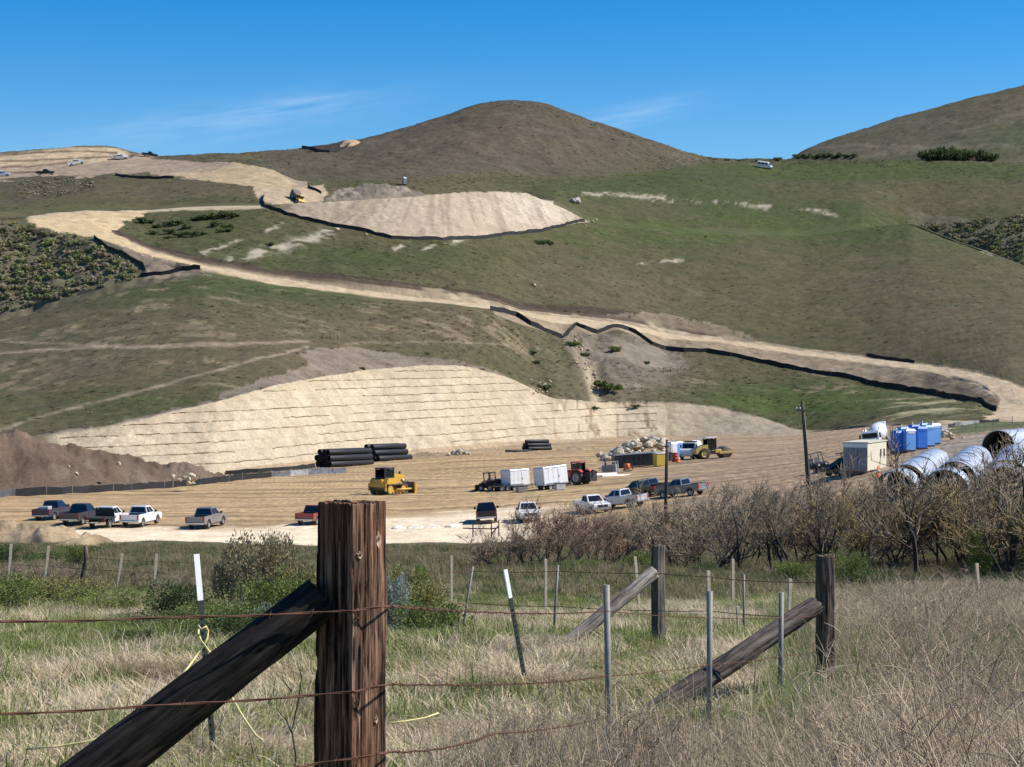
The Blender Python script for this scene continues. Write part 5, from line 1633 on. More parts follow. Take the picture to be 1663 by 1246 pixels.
pickup('dark blue pickup truck left of the short utility pole', P_NAVY, 1056, 803, (-.7, .72), .9)
pickup('dark grey pickup truck right of the short utility pole', P_GREY, 1108, 806, (-.75, .66), .95)
G2 = 'trucks on the far ridge'
pickup('white pickup truck on the skyline road, left one', P_WHITE, 124, 268, (.92, .4), 1.0, dmin=560, group=G2)
pickup('white pickup truck on the skyline road under the hilltop', P_WHITE, 194, 259, (.95, .3), 1.0, dmin=560, group=G2)
pickup('dark blue pickup truck at the top of the skyline road', P_NAVY, 243, 254.5, (.95, .25), .95, dmin=560, group=G2)
pickup('dark pickup truck on the skyline at the left terraces', P_BLACK, 74, 284, (1, .1), .95, dmin=560, group=G2)
pickup('white pickup truck at the left border under the terraces', P_WHITE, 3, 287, (1, .05), .95, dmin=560, group=G2)

def van(label, u_, v_, heading, scale, dmin):
    t = thing('van', label, 'van', (0, 0, 0), 0)
    MB().prism([(-2.9, .35), (2.9, .35), (2.95, .95), (2.3, 1.25), (1.6, 2.1), (1.3, 2.3), (-2.7, 2.35), (-2.9, 2.2)], -1.0, 1.0).build('body', P_WHITE, t)
    for sgn in (-1, 1):
        for x0, x1 in ((-2.5, -1.3), (-1.15, .1), (.3, 1.35)):
            MB().box(((x0 + x1) / 2, sgn * 1.005, 1.72), (x1 - x0, .02, .6)).build('side_window', GLASS, t)
        wheel(t, (-1.8, sgn * .86, .38)); wheel(t, (1.9, sgn * .86, .38))
        MB().box((2.9, sgn * .7, .8), (.1, .3, .2)).build('headlight', LAMPW, t)
    MB().slab([(2.26, -.85, 1.32), (2.26, .85, 1.32), (1.66, .85, 2.06), (1.66, -.85, 2.06)], (1, 0, .8), .015).build('windshield', GLASS, t)
    MB().slab([(-2.905, -.8, 1.4), (-2.905, .8, 1.4), (-2.905, .8, 2.05), (-2.905, -.8, 2.05)], (-1, 0, 0), .015).build('rear_window', GLASS, t)
    MB().box((2.95, 0, .5), (.12, 1.9, .22)).build('bumper', TRIM, t)
    seat(t, at(u_, v_, dmin), heading, scale)
van('white van parked on the green ridge under the saddle', 1241, 273, (.93, -.35), 1.0, 620)

# ------------------------------------------------------------------ tracked bulldozer
def track(t, y, L_=3.5, h=1.15, w_=.6):
    r_ = h / 2
    path = []
    for a in np.linspace(PI / 2, 3 * PI / 2, 9): path.append((-L_ / 2 + r_ + r_ * math.cos(a), r_ + r_ * math.sin(a)))
    for a in np.linspace(-PI / 2, PI / 2, 9): path.append((L_ / 2 - r_ + r_ * math.cos(a), r_ + r_ * math.sin(a)))
    inner = [(x_ * .93, .06 + z_ * .89) for x_, z_ in path]
    m = MB()
    n = len(path)
    vs = [(x_, y - w_ / 2, z_) for x_, z_ in path] + [(x_, y + w_ / 2, z_) for x_, z_ in path] + [(x_, y - w_ / 2, z_) for x_, z_ in inner] + [(x_, y + w_ / 2, z_) for x_, z_ in inner]
    fs_ = []
    for i in range(n):
        j = (i + 1) % n
        fs_ += [(i, j, j + n, i + n), (i + 2 * n, i + 3 * n, j + 3 * n, j + 2 * n), (i, i + 2 * n, j + 2 * n, j), (i + n, j + n, j + 3 * n, i + 3 * n)]
    o = m.add(vs, fs_).build('track', STEELD, t)
    for x_, rr in ((-L_ / 2 + r_, r_ * .8), (L_ / 2 - r_, r_ * .8), (-.55, .2), (0, .2), (.55, .2)):
        MB().cyl((x_, y - w_ * .35, r_ if rr > .3 else .28), (x_, y + w_ * .35, r_ if rr > .3 else .28), rr, 14).build('sprocket' if rr > .3 else 'roller', YELLOW, o)
    me = MB().box((0, 0, 0), (.12, w_ * 1.02, .06)).mesh('track_shoe'); me.materials.append(STEELD)
    for k_ in range(26):
        s_ = k_ / 26 * n
        i = int(s_) % n
        a, b_ = path[i], path[(i + 1) % n]
        f_ = s_ - int(s_)
        q = link('track_shoe', me, o)
        q.location = (a[0] + (b_[0] - a[0]) * f_, y, a[1] + (b_[1] - a[1]) * f_)
        q.rotation_euler = (0, -math.atan2(b_[1] - a[1], b_[0] - a[0]), 0)
def bulldozer(u_, v_, heading, scale):
    t = thing('bulldozer', 'yellow bulldozer in the middle of the dirt yard', 'bulldozer', (0, 0, 0))
    for y in (-1.08, 1.08): track(t, y)
    MB().box((-.2, 0, .85), (3.1, 1.5, .8), bev=.05).build('chassis', STEELD, t)
    MB().prism([(.15, 1.15), (2.0, 1.10), (2.05, 2.05), (1.9, 2.15), (.15, 2.35)], -.52, .52).build('engine_hood', YELLOW, t)
    for k_ in range(4): MB().box((2.07, 0, 1.25 + k_ * .2), (.04, .92, .07)).build('grille_slat', TRIM, t)
    for sgn in (-1, 1):
        MB().prism([(-1.75, 1.2), (-.2, 1.2), (-.1, 1.35), (-.25, 1.85), (-1.5, 1.85), (-1.8, 1.5)], sgn * .55, sgn * 1.32).build('fender', YELLOW, t)
        MB().tube([(-.4, sgn * 1.45, .55), (1.4, sgn * 1.45, .55), (2.5, sgn * 1.35, .55)], [.12, .12, .12], 8).build('push_arm', YELLOW, t)
        MB().cyl((1.5, sgn * .62, 1.7), (2.45, sgn * .62, .9), .07, 8).build('lift_cylinder', CHROME, t)
    MB().box((-1.75, 0, 1.35), (.5, 1.3, .75), bev=.06).build('fuel_tank', YELLOW, t)
    MB().box((-2.0, 0, 1.05), (.14, 2.7, .45)).box((-2.0, -1.25, .72), (.14, .2, .6)).box((-2.0, 1.25, .72), (.14, .2, .6)).build('rear_frame', YELLOW, t)
    MB().box((-.75, 0, 2.95), (1.75, 1.55, .12), bev=.03).build('cab_roof', TRIM, t)
    cb = MB()
    for x_ in (-1.5, 0.0):
        for y in (-.68, .68): cb.box((x_, y, 2.35), (.12, .12, 1.15))
    cb.box((-.75, 0, 1.85), (1.6, 1.48, .2)).build('cab_frame', TRIM, t)
    for y in (-.69, .69): MB().box((-.75, y, 2.38), (1.36, .02, .9)).build('cab_window', GLASS, t)
    MB().box((0.0, 0, 2.38), (.02, 1.2, .9)).build('windshield', GLASS, t)
    MB().tube([(1.0, .28, 2.2), (1.0, .28, 2.9), (.95, .28, 3.05)], [.09, .09, .10], 10).build('exhaust_stack', STEELD, t)
    MB().cyl((1.5, -.25, 2.1), (1.5, -.25, 2.5), .13, 10).build('air_filter', TRIM, t)
    bl = MB()
    pr = [(2.45 + .26 * ((z_ - .65) / .65) ** 2, z_) for z_ in np.linspace(.02, 1.3, 9)]
    pr2 = [(x_ + .09, z_) for x_, z_ in pr][::-1]
    bl.prism(pr + pr2, -1.75, 1.75)
    bl.build('blade', STEELD, t)
    for sgn in (-1, 1): MB().box((2.62, sgn * 1.72, .65), (.36, .06, 1.3)).build('blade_end', YELLOW, t)
    seat(t, at(u_, v_, 150), heading, scale)
bulldozer(632, 802, (.62, .78), 1.07)

# ------------------------------------------------------------------ trailers, loader, tractor
P_TRW = paint('trailer_white', (.80, .80, .79), .5, .2, .12)
ALU = mat('aluminium', (.5, .5, .51), .4, .7, var=.15, scale=4)
def cargo_trailer(u_, v_, heading, label, L_, W_, H_):
    t = thing('cargo_trailer', label, 'trailer', (0, 0, 0), 0, 'white box trailers')
    z0 = .55
    MB().box((0, 0, z0 + H_ / 2), (L_, W_, H_), bev=.05).build('box_body', P_TRW, t)
    MB().box((0, 0, z0 + H_ + .03), (L_ * .98, W_ * .96, .06), top=.97).build('roof', ALU, t)
    MB().box((-L_ / 2 - .02, 0, z0 + H_ / 2), (.04, W_ * .92, H_ * .94)).build('ramp_door', P_TRW, t)
    for sgn in (-1, 1):
        MB().box((-L_ / 2 - .02, sgn * (W_ / 2 - .04), z0 + H_ / 2), (.08, .10, H_)).build('corner_trim', ALU, t)
        MB().box((0, sgn * (W_ / 2 + .012), z0 + .08), (L_, .02, .16)).build('skirt_trim', ALU, t)
        for x_ in (-.75, .15):
            wheel(t, (x_ - .2, sgn * (W_ / 2 + .02), .36), .36, .24)
        MB().prism([(-1.45, .62), (.45, .62), (.3, .84), (-1.3, .84)], sgn * (W_ / 2 + .01), sgn * (W_ / 2 + .26)).build('fender', ALU, t)
        MB().box((-L_ / 2 - .03, sgn * W_ * .4, z0 + .25), (.04, .12, .2)).build('tail_light', LAMPR, t)
    sd = MB().box((L_ * .22, -W_ / 2 - .015, z0 + H_ * .47), (.75, .03, H_ * .82)).build('side_door', P_TRW, t)
    MB().box((L_ * .22 - .3, -W_ / 2 - .045, z0 + H_ * .45), (.05, .04, .2)).build('handle', TRIM, sd)
    for k_ in range(1, 5):
        MB().box((-L_ / 2 + L_ * k_ / 5, -W_ / 2 - .004, z0 + H_ / 2), (.025, .012, H_ * .96)).build('seam', ALU, t)
    MB().box((0, -W_ / 2 - .012, z0 + H_ - .04), (L_, .02, .09)).build('top_rail', ALU, t)
    MB().box((-L_ / 2 - .05, 0, z0 + H_ * .5), (.03, W_ * .9, .05)).build('door_bar', ALU, t)
    MB().box((0, 0, z0 - .1), (L_, W_ * .7, .14)).build('chassis', TRIM, t)
    MB().tube([(L_ / 2, -.6, .5), (L_ / 2 + 1.3, 0, .48)], .06, 6).tube([(L_ / 2, .6, .5), (L_ / 2 + 1.3, 0, .48)], .06, 6).build('tongue', TRIM, t)
    MB().box((0, 0, z0 + H_ + .13), (.4, .4, .14)).build('roof_vent', ALU, t)
    MB().cyl((L_ / 2 + 1.0, 0, 0), (L_ / 2 + 1.0, 0, .7), .04, 8).build('jack', TRIM, t)
    seat(t, at(u_, v_, 120), heading, 1.0)
    return t
cargo_trailer(838, 796, (.82, .57), 'white box trailer next to the dark compact loader', 2.9, 2.0, 1.95)
cargo_trailer(897, 794, (.84, .54), 'larger white box trailer beside the red tractor', 3.5, 2.1, 2.15)

def compact_loader():
    t = thing('compact_loader', 'dark compact loader left of the white trailers', 'loader', (0, 0, 0))
    MB().prism([(-1.4, .35), (1.1, .35), (1.15, .9), (.2, 1.0), (-.4, 1.25), (-1.4, 1.25)], -.55, .55).build('body', TRIM, t)
    c = MB()
    for x_ in (-.6, .35):
        for y in (-.48, .48): c.box((x_, y, 1.55), (.09, .09, 1.1))
    c.box((-.12, 0, 2.12), (1.15, 1.1, .08))
    for k_ in range(3): c.box((-.62, 0, 1.3 + k_ * .25), (.05, 1.0, .05))
    c.build('roll_cage', TRIM, t)
    MB().box((-.2, 0, 1.25), (.5, .5, .5), bev=.05).build('seat', P_GREY, t)
    for sgn in (-1, 1):
        wheel(t, (-.75, sgn * .7, .38), .38, .3); wheel(t, (.6, sgn * .7, .38), .38, .3)
        MB().tube([(-1.2, sgn * .68, 1.35), (.3, sgn * .68, 1.15), (1.5, sgn * .6, .4)], .09, 6).build('lift_arm', STEELD, t)
    MB().prism([(1.45, .08), (2.1, .05), (2.15, .12), (1.55, .2), (1.5, .75), (1.42, .75)], -.85, .85).build('bucket', STEELD, t)
    MB().cyl((-1.2, .2, 1.2), (-1.2, .2, 1.7), .05, 8).build('exhaust', STEELD, t)
    seat(t, at(795, 797, 120), (-.75, .6), 1.05)
compact_loader()
def flat_trailer(u_, v_, heading, label, L_=4.0, ramp=True):
    t = thing('flat_trailer', label, 'trailer', (0, 0, 0))
    MB().box((0, 0, .62), (L_, 1.9, .10)).build('deck', STEELD, t)
    f = MB()
    for y in (-.93, .93): f.box((0, y, .90), (L_, .05, .05)); [f.box((x_, y, .77), (.05, .05, .28)) for x_ in np.linspace(-L_ / 2 + .05, L_ / 2 - .05, 5)]
    f.build('side_rail', TRIM, t)
    for sgn in (-1, 1): wheel(t, (-.3, sgn * 1.08, .34), .34, .22); wheel(t, (.45, sgn * 1.08, .34), .34, .22)
    MB().tube([(L_ / 2, -.6, .55), (L_ / 2 + 1.2, 0, .5)], .05, 6).tube([(L_ / 2, .6, .55), (L_ / 2 + 1.2, 0, .5)], .05, 6).build('tongue', TRIM, t)
    if ramp: MB().box((-L_ / 2 - .45, 0, 1.25), (.08, 1.8, 1.4), ry=math.radians(-30)).build('ramp', TRIM, t)
    seat(t, at(u_, v_, 110), heading, 1.0)
    return t
flat_trailer(815, 797.5, (.95, .3), 'low dark flat trailer under the compact loader', 2.6, False)
for u_, v_, mm, lb in ((847, 800, P_GREY, 'dark green tool box in front of the first white trailer'), (909, 796, P_SILV, 'pale tool box in front of the larger white trailer')):
    t = thing('tool_box', lb, 'tool box', at(u_, v_, 120), .5)
    MB().box((0, 0, .4), (1.3, .7, .7), bev=.05).build('chest', mm, t)
    MB().box((0, 0, .78), (1.34, .74, .08), bev=.02).build('lid', TRIM, t)
    MB().box((0, -.36, .55), (.3, .03, .06)).build('handle', CHROME, t)

MRED = paint('tractor_red', (.42, .035, .015), .45, .3, .35)
def tractor():
    t = thing('tractor', 'red tractor with big wheels behind the larger white trailer', 'tractor', (0, 0, 0))
    MB().prism([(.2, .9), (2.3, .85), (2.35, 1.5), (2.1, 1.68), (.2, 1.85)], -.42, .42).build('hood', MRED, t)
    MB().box((0.1, 0, .85), (3.4, .6, .5), bev=.04).build('chassis', TRIM, t)
    c = MB()
    for x_ in (-1.05, .15):
        for y in (-.6, .6): c.box((x_, y, 2.15), (.09, .09, 1.2))
    c.build('cab_frame', TRIM, t)
    MB().box((-.45, 0, 2.80), (1.6, 1.45, .14), top=.9, bev=.04).build('cab_roof', MRED, t)
    MB().box((-.45, .6, 2.15), (1.1, .02, 1.0)).build('cab_window', GLASS, t); MB().box((-.45, -.6, 2.15), (1.1, .02, 1.0)).build('cab_window', GLASS, t)
    MB().box((-.55, 0, 1.5), (.6, .6, .7), bev=.05).build('seat', TRIM, t)
    for sgn in (-1, 1):
        wheel(t, (-.75, sgn * .95, .88), .88, .5, P_GREY); wheel(t, (1.75, sgn * .85, .58), .58, .34, P_GREY)
        MB().prism([(-1.7, 1.55), (-1.3, 1.9), (-.3, 1.92), (.1, 1.5), (0, 1.45), (-.35, 1.82), (-1.25, 1.80), (-1.6, 1.5)], sgn * .7, sgn * 1.2).build('fender', MRED, t)
        MB().tube([(.3, sgn * .62, 1.7), (1.8, sgn * .62, 1.75), (3.0, sgn * .62, .9)], .10, 6).build('loader_arm', MRED, t)
    MB().prism([(2.95, .5), (3.65, .35), (3.7, .45), (3.1, .62), (3.05, 1.15), (2.95, 1.15)], -1.0, 1.0).build('bucket', STEELD, t)
    MB().cyl((1.5, .3, 1.6), (1.5, .3, 2.35), .05, 8).build('exhaust', STEELD, t)
    MB().tube([(-1.6, 0, .8), (-2.6, 0, 1.7), (-3.2, 0, 1.4)], .13, 6).box((-2.3, 0, .9), (.7, 1.5, 1.1)).build('rear_implement', TRIM, t)
    seat(t, at(936, 787, 130), (-.80, .60), 1.0)
tractor()

# generator, white pipes and a bag of cement in front of the dumpster
def generator():
    t = thing('generator', 'dark generator with white frame before the dumpster', 'generator', (0, 0, 0))
    MB().box((0, 0, .75), (1.8, .9, .8), bev=.05).build('housing', P_GREY, t)
    f = MB()
    for x_ in (-.95, .95):
        for y in (-.5, .5): f.box((x_, y, .75), (.07, .07, 1.5))
    for y in (-.5, .5): f.box((0, y, 1.48), (1.97, .07, .07)).box((0, y, .25), (1.97, .07, .07))
    f.build('frame', P_WHITE, t)
    MB().cyl((-.5, 0, 1.1), (-.5, 0, 1.9), .12, 10).build('exhaust', TRIM, t)
    seat(t, at(991, 770, 130), (.9, -.3), 1.1)
generator()
PVC = mat('white_pvc', (.78, .76, .70), .4, var=.08, scale=3, dirt=(DUST, .25))
pvm = MB().lathe([(.12, -2.6), (.12, 2.6), (.10, 2.6), (.10, -2.6), (.12, -2.6)], 10, 'X').mesh('pvc_pipe'); pvm.materials.append(PVC)
base = at(972, 775, 130)
for k_ in range(9):
    o = link('pvc_pipe', pvm)
    o.location = base + Vector((.25 * (k_ % 3), .26 * (k_ % 5) - .3, .14 + .23 * (k_ // 5)))
    o.location.z = zat(o.location.x, o.location.y) + .12 + .23 * (k_ // 5)
    o.rotation_euler = (0, 0, math.radians(38) + R.uniform(-.05, .05))
    tag(o, 'white plastic pipe in the loose bundle before the dumpster', 'pipe', 'white plastic pipes')
o = link('pvc_pipe', pvm); o.location = at(1001, 774, 130) + Vector((0, 0, .12)); o.rotation_euler = (0, 0, math.radians(40))
tag(o, 'single white plastic pipe lying apart from the bundle', 'pipe', 'white plastic pipes')

DUMPM = paint('dumpster_blue_black', (.014, .018, .028), .55, .1, .2)
def dumpster():
    t = thing('dumpster', 'long black roll-off dumpster in front of the boulder pile', 'dumpster', (0, 0, 0))
    L_, W_, H_ = 6.6, 2.4, 1.9
    b = MB()
    b.box((0, 0, .3), (L_, W_, .12)).box((0, -W_ / 2, .25 + H_ / 2), (L_, .08, H_)).box((0, W_ / 2, .25 + H_ / 2), (L_, .08, H_)).box((L_ / 2, 0, .25 + H_ / 2), (.08, W_, H_))
    b.build('box_body', DUMPM, t)
    MB().box((-L_ / 2, 0, .25 + H_ / 2), (.08, W_, H_)).build('end_door', DUMPM, t)
    for sgn in (-1, 1):
        for x_ in np.linspace(-L_ / 2 + .3, L_ / 2 - .3, 9): MB().box((x_, sgn * (W_ / 2 + .08), .25 + H_ / 2), (.12, .1, H_ * .94)).build('rib', DUMPM, t)
        MB().box((0, sgn * W_ / 2, .27 + H_), (L_ + .1, .16, .12)).build('top_rail', P_SILV, t)
        MB().cyl((-L_ / 2 + .4, sgn * .8, .12), (-L_ / 2 + .4, sgn * 1.0, .12), .13, 10).build('roller', STEELD, t)
    MB().box((.2, 0, 1.95), (5.9, 2.2, .25), top=.8).build('tarpaulin', P_SILV, t)
    seat(t, at(1030, 759, 140), (.985, .17), .92)
dumpster()
YPL = mat('yellow_steel_box', (.60, .42, .06), .55, var=.1, scale=5)
t = thing('storage_bin', 'yellow and white storage bin at the right end of the dumpster', 'storage bin', at(1071, 757, 140), .35)
MB().box((0, 0, .9), (1.5, 1.4, 1.7), bev=.05).build('body', YPL, t)
MB().box((0, 0, 1.82), (1.6, 1.5, .14), bev=.03).build('lid', P_WHITE, t)
MB().box((.78, 0, .9), (.06, .9, 1.4)).build('door', P_WHITE, t)
t = thing('pump', 'orange pump on a stand left before the dumpster', 'pump', at(1019, 766, 140), .3)
MB().cyl((0, 0, .3), (0, 0, 1.1), .35, 12).build('motor', ORANGE, t)
MB().box((0, 0, .15), (1.1, .8, .12)).box((-.4, 0, .6), (.08, .7, .9)).build('stand', STEELD, t)
MB().tube([(.3, 0, .7), (.7, 0, .9), (.8, .1, .3)], .07, 8).build('hose', TRIM, t)

# ------------------------------------------------------------------ boulders
ROCKM = mat('pale_boulder', (.52, .435, .305), .9, var=.3, scale=1.8, bump=.5)
ROCKT = mat('tan_rock', (.42, .335, .225), .95, var=.3, scale=2.0, bump=.5)
ROCKG = mat('grey_boulder', (.36, .33, .29), .9, var=.3, scale=1.8, bump=.5)
def rock_mesh(seed):
    bm = bmesh.new()
    bmesh.ops.create_icosphere(bm, subdivisions=2, radius=1)
    rng = random.Random(seed)
    ax = [Vector((rng.gauss(0, 1), rng.gauss(0, 1), rng.gauss(0, 1))).normalized() for _ in range(9)]
    cut = [rng.uniform(.55, .9) for _ in range(9)]
    for v_ in bm.verts:
        for a, c in zip(ax, cut):
            e = v_.co.dot(a) - c
            if e > 0: v_.co -= a * e
        v_.co *= 1 + rng.uniform(-.04, .04)
        v_.co.z *= .8
    me = bpy.data.meshes.new('boulder')
    bm.to_mesh(me); bm.free()
    me.materials.append(ROCKM)
    return me
ROCKS = [rock_mesh(500 + i) for i in range(7)]
def boulder(p_, s_, label, group, mm=None, sink=.25):
    o = link('boulder', R.choice(ROCKS))
    o.location = (p_.x, p_.y, p_.z + s_ * (.8 - sink))
    o.rotation_euler = (R.uniform(-.5, .5), R.uniform(-.5, .5), R.uniform(0, 6.28))
    o.scale = (s_ * R.uniform(.8, 1.3), s_ * R.uniform(.8, 1.2), s_ * R.uniform(.7, 1.1))
    if mm:
        o.material_slots[0].link = 'OBJECT'; o.material_slots[0].material = mm
    tag(o, label, 'boulder', group)
GP = 'boulders of the pale pile'
pc = at(1036, 746, 150)
sc_ = pc.y / F
for k_ in range(190):
    fx = R.uniform(-1, 1)
    fy = R.uniform(-1, .75)
    H_ = np.interp(fx, [-1, -.75, -.45, -.1, .5, .9, 1], [.4, .8, 1.9, 2.8, 2.9, 2.8, 2.2])
    x_ = pc.x + fx * 54 * sc_
    y_ = pc.y + 4.0 + fy * 4.2
    z_ = zat(x_, y_) + H_ * max(0, 1 - abs(fy) ** 1.4) - .35
    boulder(Vector((x_, y_, z_)), R.uniform(.32, .80) * (1.25 if R.random() < .15 else 1), 'pale boulder in the big rock pile behind the dumpster', GP, ROCKG if R.random() < .12 else None)
for u_, v_, s_, lb in ((974, 743, .85, 'lone pale boulder left of the rock pile'), (996, 741, .95, 'large grey boulder at the left foot of the rock pile')):
    boulder(at(u_, v_, 150), s_, lb, None, ROCKM)
pc = at(745, 739, 150)
for k_ in range(26):
    q = ground(pc.x + R.gauss(0, 1.1), pc.y + R.gauss(.6, .9))
    boulder(q + Vector((0, 0, max(0, 1.0 - .55 * abs(q.x - pc.x) - .5 * abs(q.y - pc.y)))), R.uniform(.2, .5), 'broken rock in the small tan rubble heap by the cut slope', 'rubble heap rocks', ROCKM if R.random() < .6 else ROCKG)
pc = at(1532, 716, 150)
for k_ in range(26):
    q = ground(pc.x + R.gauss(0, 1.0), pc.y + R.gauss(0, 1.2))
    boulder(q + Vector((0, 0, max(0, .9 - .6 * abs(q.x - pc.x)))), R.uniform(.2, .45), 'pale rubble rock right of the blue toilets', 'rubble beside the blue toilets')
for u_, v_, s_, lb in ((868, 465, .6, 'lone white rock on the brown slope above the haul road'), (938, 330, 1.6, 'grey rock outcrop right of the graded pad'), (930, 329, 1.1, 'smaller grey rock beside the outcrop right of the pad'), (962, 361, .5, 'white rock at the tip of the pad slope'),
                       (968, 358, .4, 'second white rock at the tip of the pad slope'), (952, 368, .4, 'small white rock below the tip of the pad slope'), (548, 375, .6, 'white rock under the curved silt fence, left'), (595, 382, .45, 'white rock under the curved silt fence, middle')):
    boulder(at(u_, v_, 380), s_, lb, None, ROCKG if 'grey' in lb else ROCKM)
for k_ in range(34):
    t_ = R.random()
    u_ = np.interp(t_, [0, .3, .6, 1], [935, 948, 957, 970]) + R.gauss(0, 6)
    v_ = np.interp(t_, [0, .3, .6, 1], [545, 575, 602, 652]) + R.gauss(0, 3)
    boulder(at(u_, v_, 400), R.uniform(.2, .55), 'pale rock in the eroded gully above the cut slope', 'rocks of the eroded gully', ROCKT, .45)
for k_ in range(16):
    boulder(at(R.gauss(882, 9), R.gauss(630, 6), 400), R.uniform(.2, .55), 'pale rock around the hollow above the cut slope', 'rocks around the hollow', ROCKT, .45)
for u_, v_, s_ in ((86, 736, .35), (112, 756, .2), (192, 753, .35), (125, 768, .25), (281, 774, .35), (292, 779, .3), (300, 776, .35), (306, 779, .4), (312, 773, .45), (316, 778, .4), (307, 785, .35), (314, 784, .3)):
    q = pix(u_, v_, 1.0)
    q = q * ((at(u_, 800, 100).y + (800 - v_) * .11))
    boulder(Vector((q.x, q.y, q.z - .3)), s_ * 1.1, 'white rock stuck in the side of the brown mound', 'rocks on the brown mound', ROCKM, 0)

# ------------------------------------------------------------------ toilets, service truck, compactor
TBLUE = mat('toilet_blue', (.018, .16, .60), .5, var=.1, scale=3, dirt=(DUST, .12))
TLB = mat('toilet_pale_blue', (.16, .38, .78), .5, var=.1, scale=3)
def toilet(p_, rz, wall, roof, label, group, s_=1.0, mould=None):
    t = thing('portable_toilet', label, 'portable toilet', p_, rz, group, s_)
    MB().box((0, 0, .1), (1.15, 1.15, .2)).build('base', TRIM, t)
    MB().box((0, 0, 1.15), (1.1, 1.1, 1.95), bev=.015).build('cabin', wall, t)
    MB().box((0, 0, 2.22), (1.18, 1.18, .22), top=.72).build('roof', roof, t)
    d_ = MB().box((-.56, 0, 1.1), (.04, .75, 1.75), bev=.01).build('door', mould or wall, t)
    MB().box((-.59, .26, 1.1), (.04, .05, .16)).build('handle', TRIM, d_)
    MB().cyl((.4, .4, 2.2), (.4, .4, 2.6), .05, 8).build('vent_pipe', P_WHITE, t)
    for sgn in (-1, 1): MB().box((0, sgn * .56, 1.95), (.8, .03, .18)).build('vent_grille', roof, t)
    return t
toilet(at(1091, 745, 140), 2.2, P_WHITE, P_WHITE, 'white portable toilet right of the short utility pole', 'portable toilets', 1.1)
toilet(at(1100, 744, 140), 2.2, TLB, P_WHITE, 'pale blue portable toilet beside the white service truck', 'portable toilets', 1.12)
for i, (u_, v_, rz, wall, roof, lb) in enumerate(((1461, 737, .9, TBLUE, TBLUE, 'blue portable toilet nearest the mixer truck'), (1476, 734, .9, TLB, P_WHITE, 'pale blue portable toilet in the middle of the front row'), (1493, 730, .9, TBLUE, TBLUE, 'dark blue portable toilet third in the front row'),
                                              (1504, 726, .9, TLB, TLB, 'pale blue portable toilet at the right end of the front row'), (1468, 728, .9, TBLUE, TLB, 'blue portable toilet in the back row, left'), (1484, 724, .9, TBLUE, TBLUE, 'blue portable toilet in the back row, middle'), (1513, 722, .9, TLB, P_WHITE, 'pale portable toilet beside the rubble'), (1498, 720, .9, TBLUE, TLB, 'blue portable toilet in the back row, right'))):
    toilet(at(u_ + (u_ - 1485) * .12, v_, 120), 3.14 + .35, wall, roof, lb, 'blue portable toilets', 1.1)
toilet(at(657, 300, 500), 3.6, P_GREY, P_WHITE, 'grey portable toilet alone on the hillside above the pad', 'portable toilets', .95)
for u_, v_, mm, lb in ((1087, 749, P_NAVY, 'dark blue drum below the white toilet'), (1096, 750, MRED, 'red drum beside the blue drum')):
    t = thing('drum', lb, 'drum', at(u_, v_, 130))
    MB().lathe([(.01, 0), (.42, 0), (.42, .42), (.45, .45), (.42, .48), (.42, .85), (.45, .88), (.42, .91), (.42, 1.3), (.44, 1.33), (.40, 1.33), (.40, 1.29), (.01, 1.29)], 16).build('shell', mm, t)
    MB().cyl((.18, 0, 1.29), (.18, 0, 1.34), .05, 8).build('bung', TRIM, t)
def cone(u_, v_, label, s_=1.0):
    t = thing('traffic_cone', label, 'cone', at(u_, v_, 60), 0, None, s_)
    MB().lathe([(.30, .03), (.20, .05), (.04, .85), (.001, .86)], 12).build('cone_body', ORANGE, t)
    MB().box((0, 0, .02), (.62, .62, .05)).build('base', ORANGE, t)
    MB().lathe([(.148, .40), (.152, .40), (.108, .58), (.104, .58)], 12).build('band', P_WHITE, t)
cone(1102, 751, 'orange traffic cone beside the red drum', 1.2)
cone(1426, 776, 'orange traffic cone at the foot of the cream container', 1.2)
cone(1401, 705, 'tiny orange cone by the mixer truck', 1.0)

def service_truck():
    t = thing('service_truck', 'white service truck parked beside the yellow compactor', 'truck', (0, 0, 0))
    MB().box((0, 0, .75), (6.0, .9, .25)).build('chassis', TRIM, t)
    MB().prism([(1.0, .6), (3.0, .6), (3.05, 1.2), (2.9, 1.45), (2.1, 1.6), (1.7, 2.45), (1.0, 2.5)], -1.05, 1.05).build('cab', P_WHITE, t)
    MB().slab([(2.08, -.92, 1.66), (2.08, .92, 1.66), (1.74, .92, 2.36), (1.74, -.92, 2.36)], (1, 0, .5), .02).build('windshield', GLASS, t)
    for sgn in (-1, 1):
        MB().box((1.4, sgn * 1.06, 1.95), (.75, .02, .65)).build('side_window', GLASS, t)
        wheel(t, (2.2, sgn * .92, .48), .48, .3); wheel(t, (-1.9, sgn * .92, .48), .48, .5)
        MB().box((2.95, sgn * .75, 1.05), (.1, .3, .22)).build('headlight', LAMPW, t)
        MB().box((-.9, sgn * .85, 1.45), (3.4, .45, 1.0), bev=.04).build('tool_locker', P_WHITE, t)
        MB().box((1.9, sgn * 1.25, 1.95), (.1, .2, .4)).build('mirror', TRIM, t)
    MB().box((-.9, 0, .98), (3.6, 2.1, .1)).build('deck', P_SILV, t)
    MB().box((.85, 0, 1.9), (.1, 2.0, 1.6)).build('headboard', TRIM, t)
    MB().lathe([(.01, -1.2), (.6, -1.2), (.68, -1.05), (.68, 1.05), (.6, 1.2), (.01, 1.2)], 16, 'X', (-.9, 0, 2.1)).build('tank', P_WHITE, t)
    MB().tube([(-2.3, .4, 1.1), (-2.3, .4, 2.9), (-1.0, .2, 3.2)], .08, 8).build('crane_arm', P_SILV, t)
    MB().box((3.08, 0, .62), (.14, 2.1, .3)).build('bumper', CHROME, t)
    seat(t, at(1126, 745, 140), (-.45, -.89), 1.0)
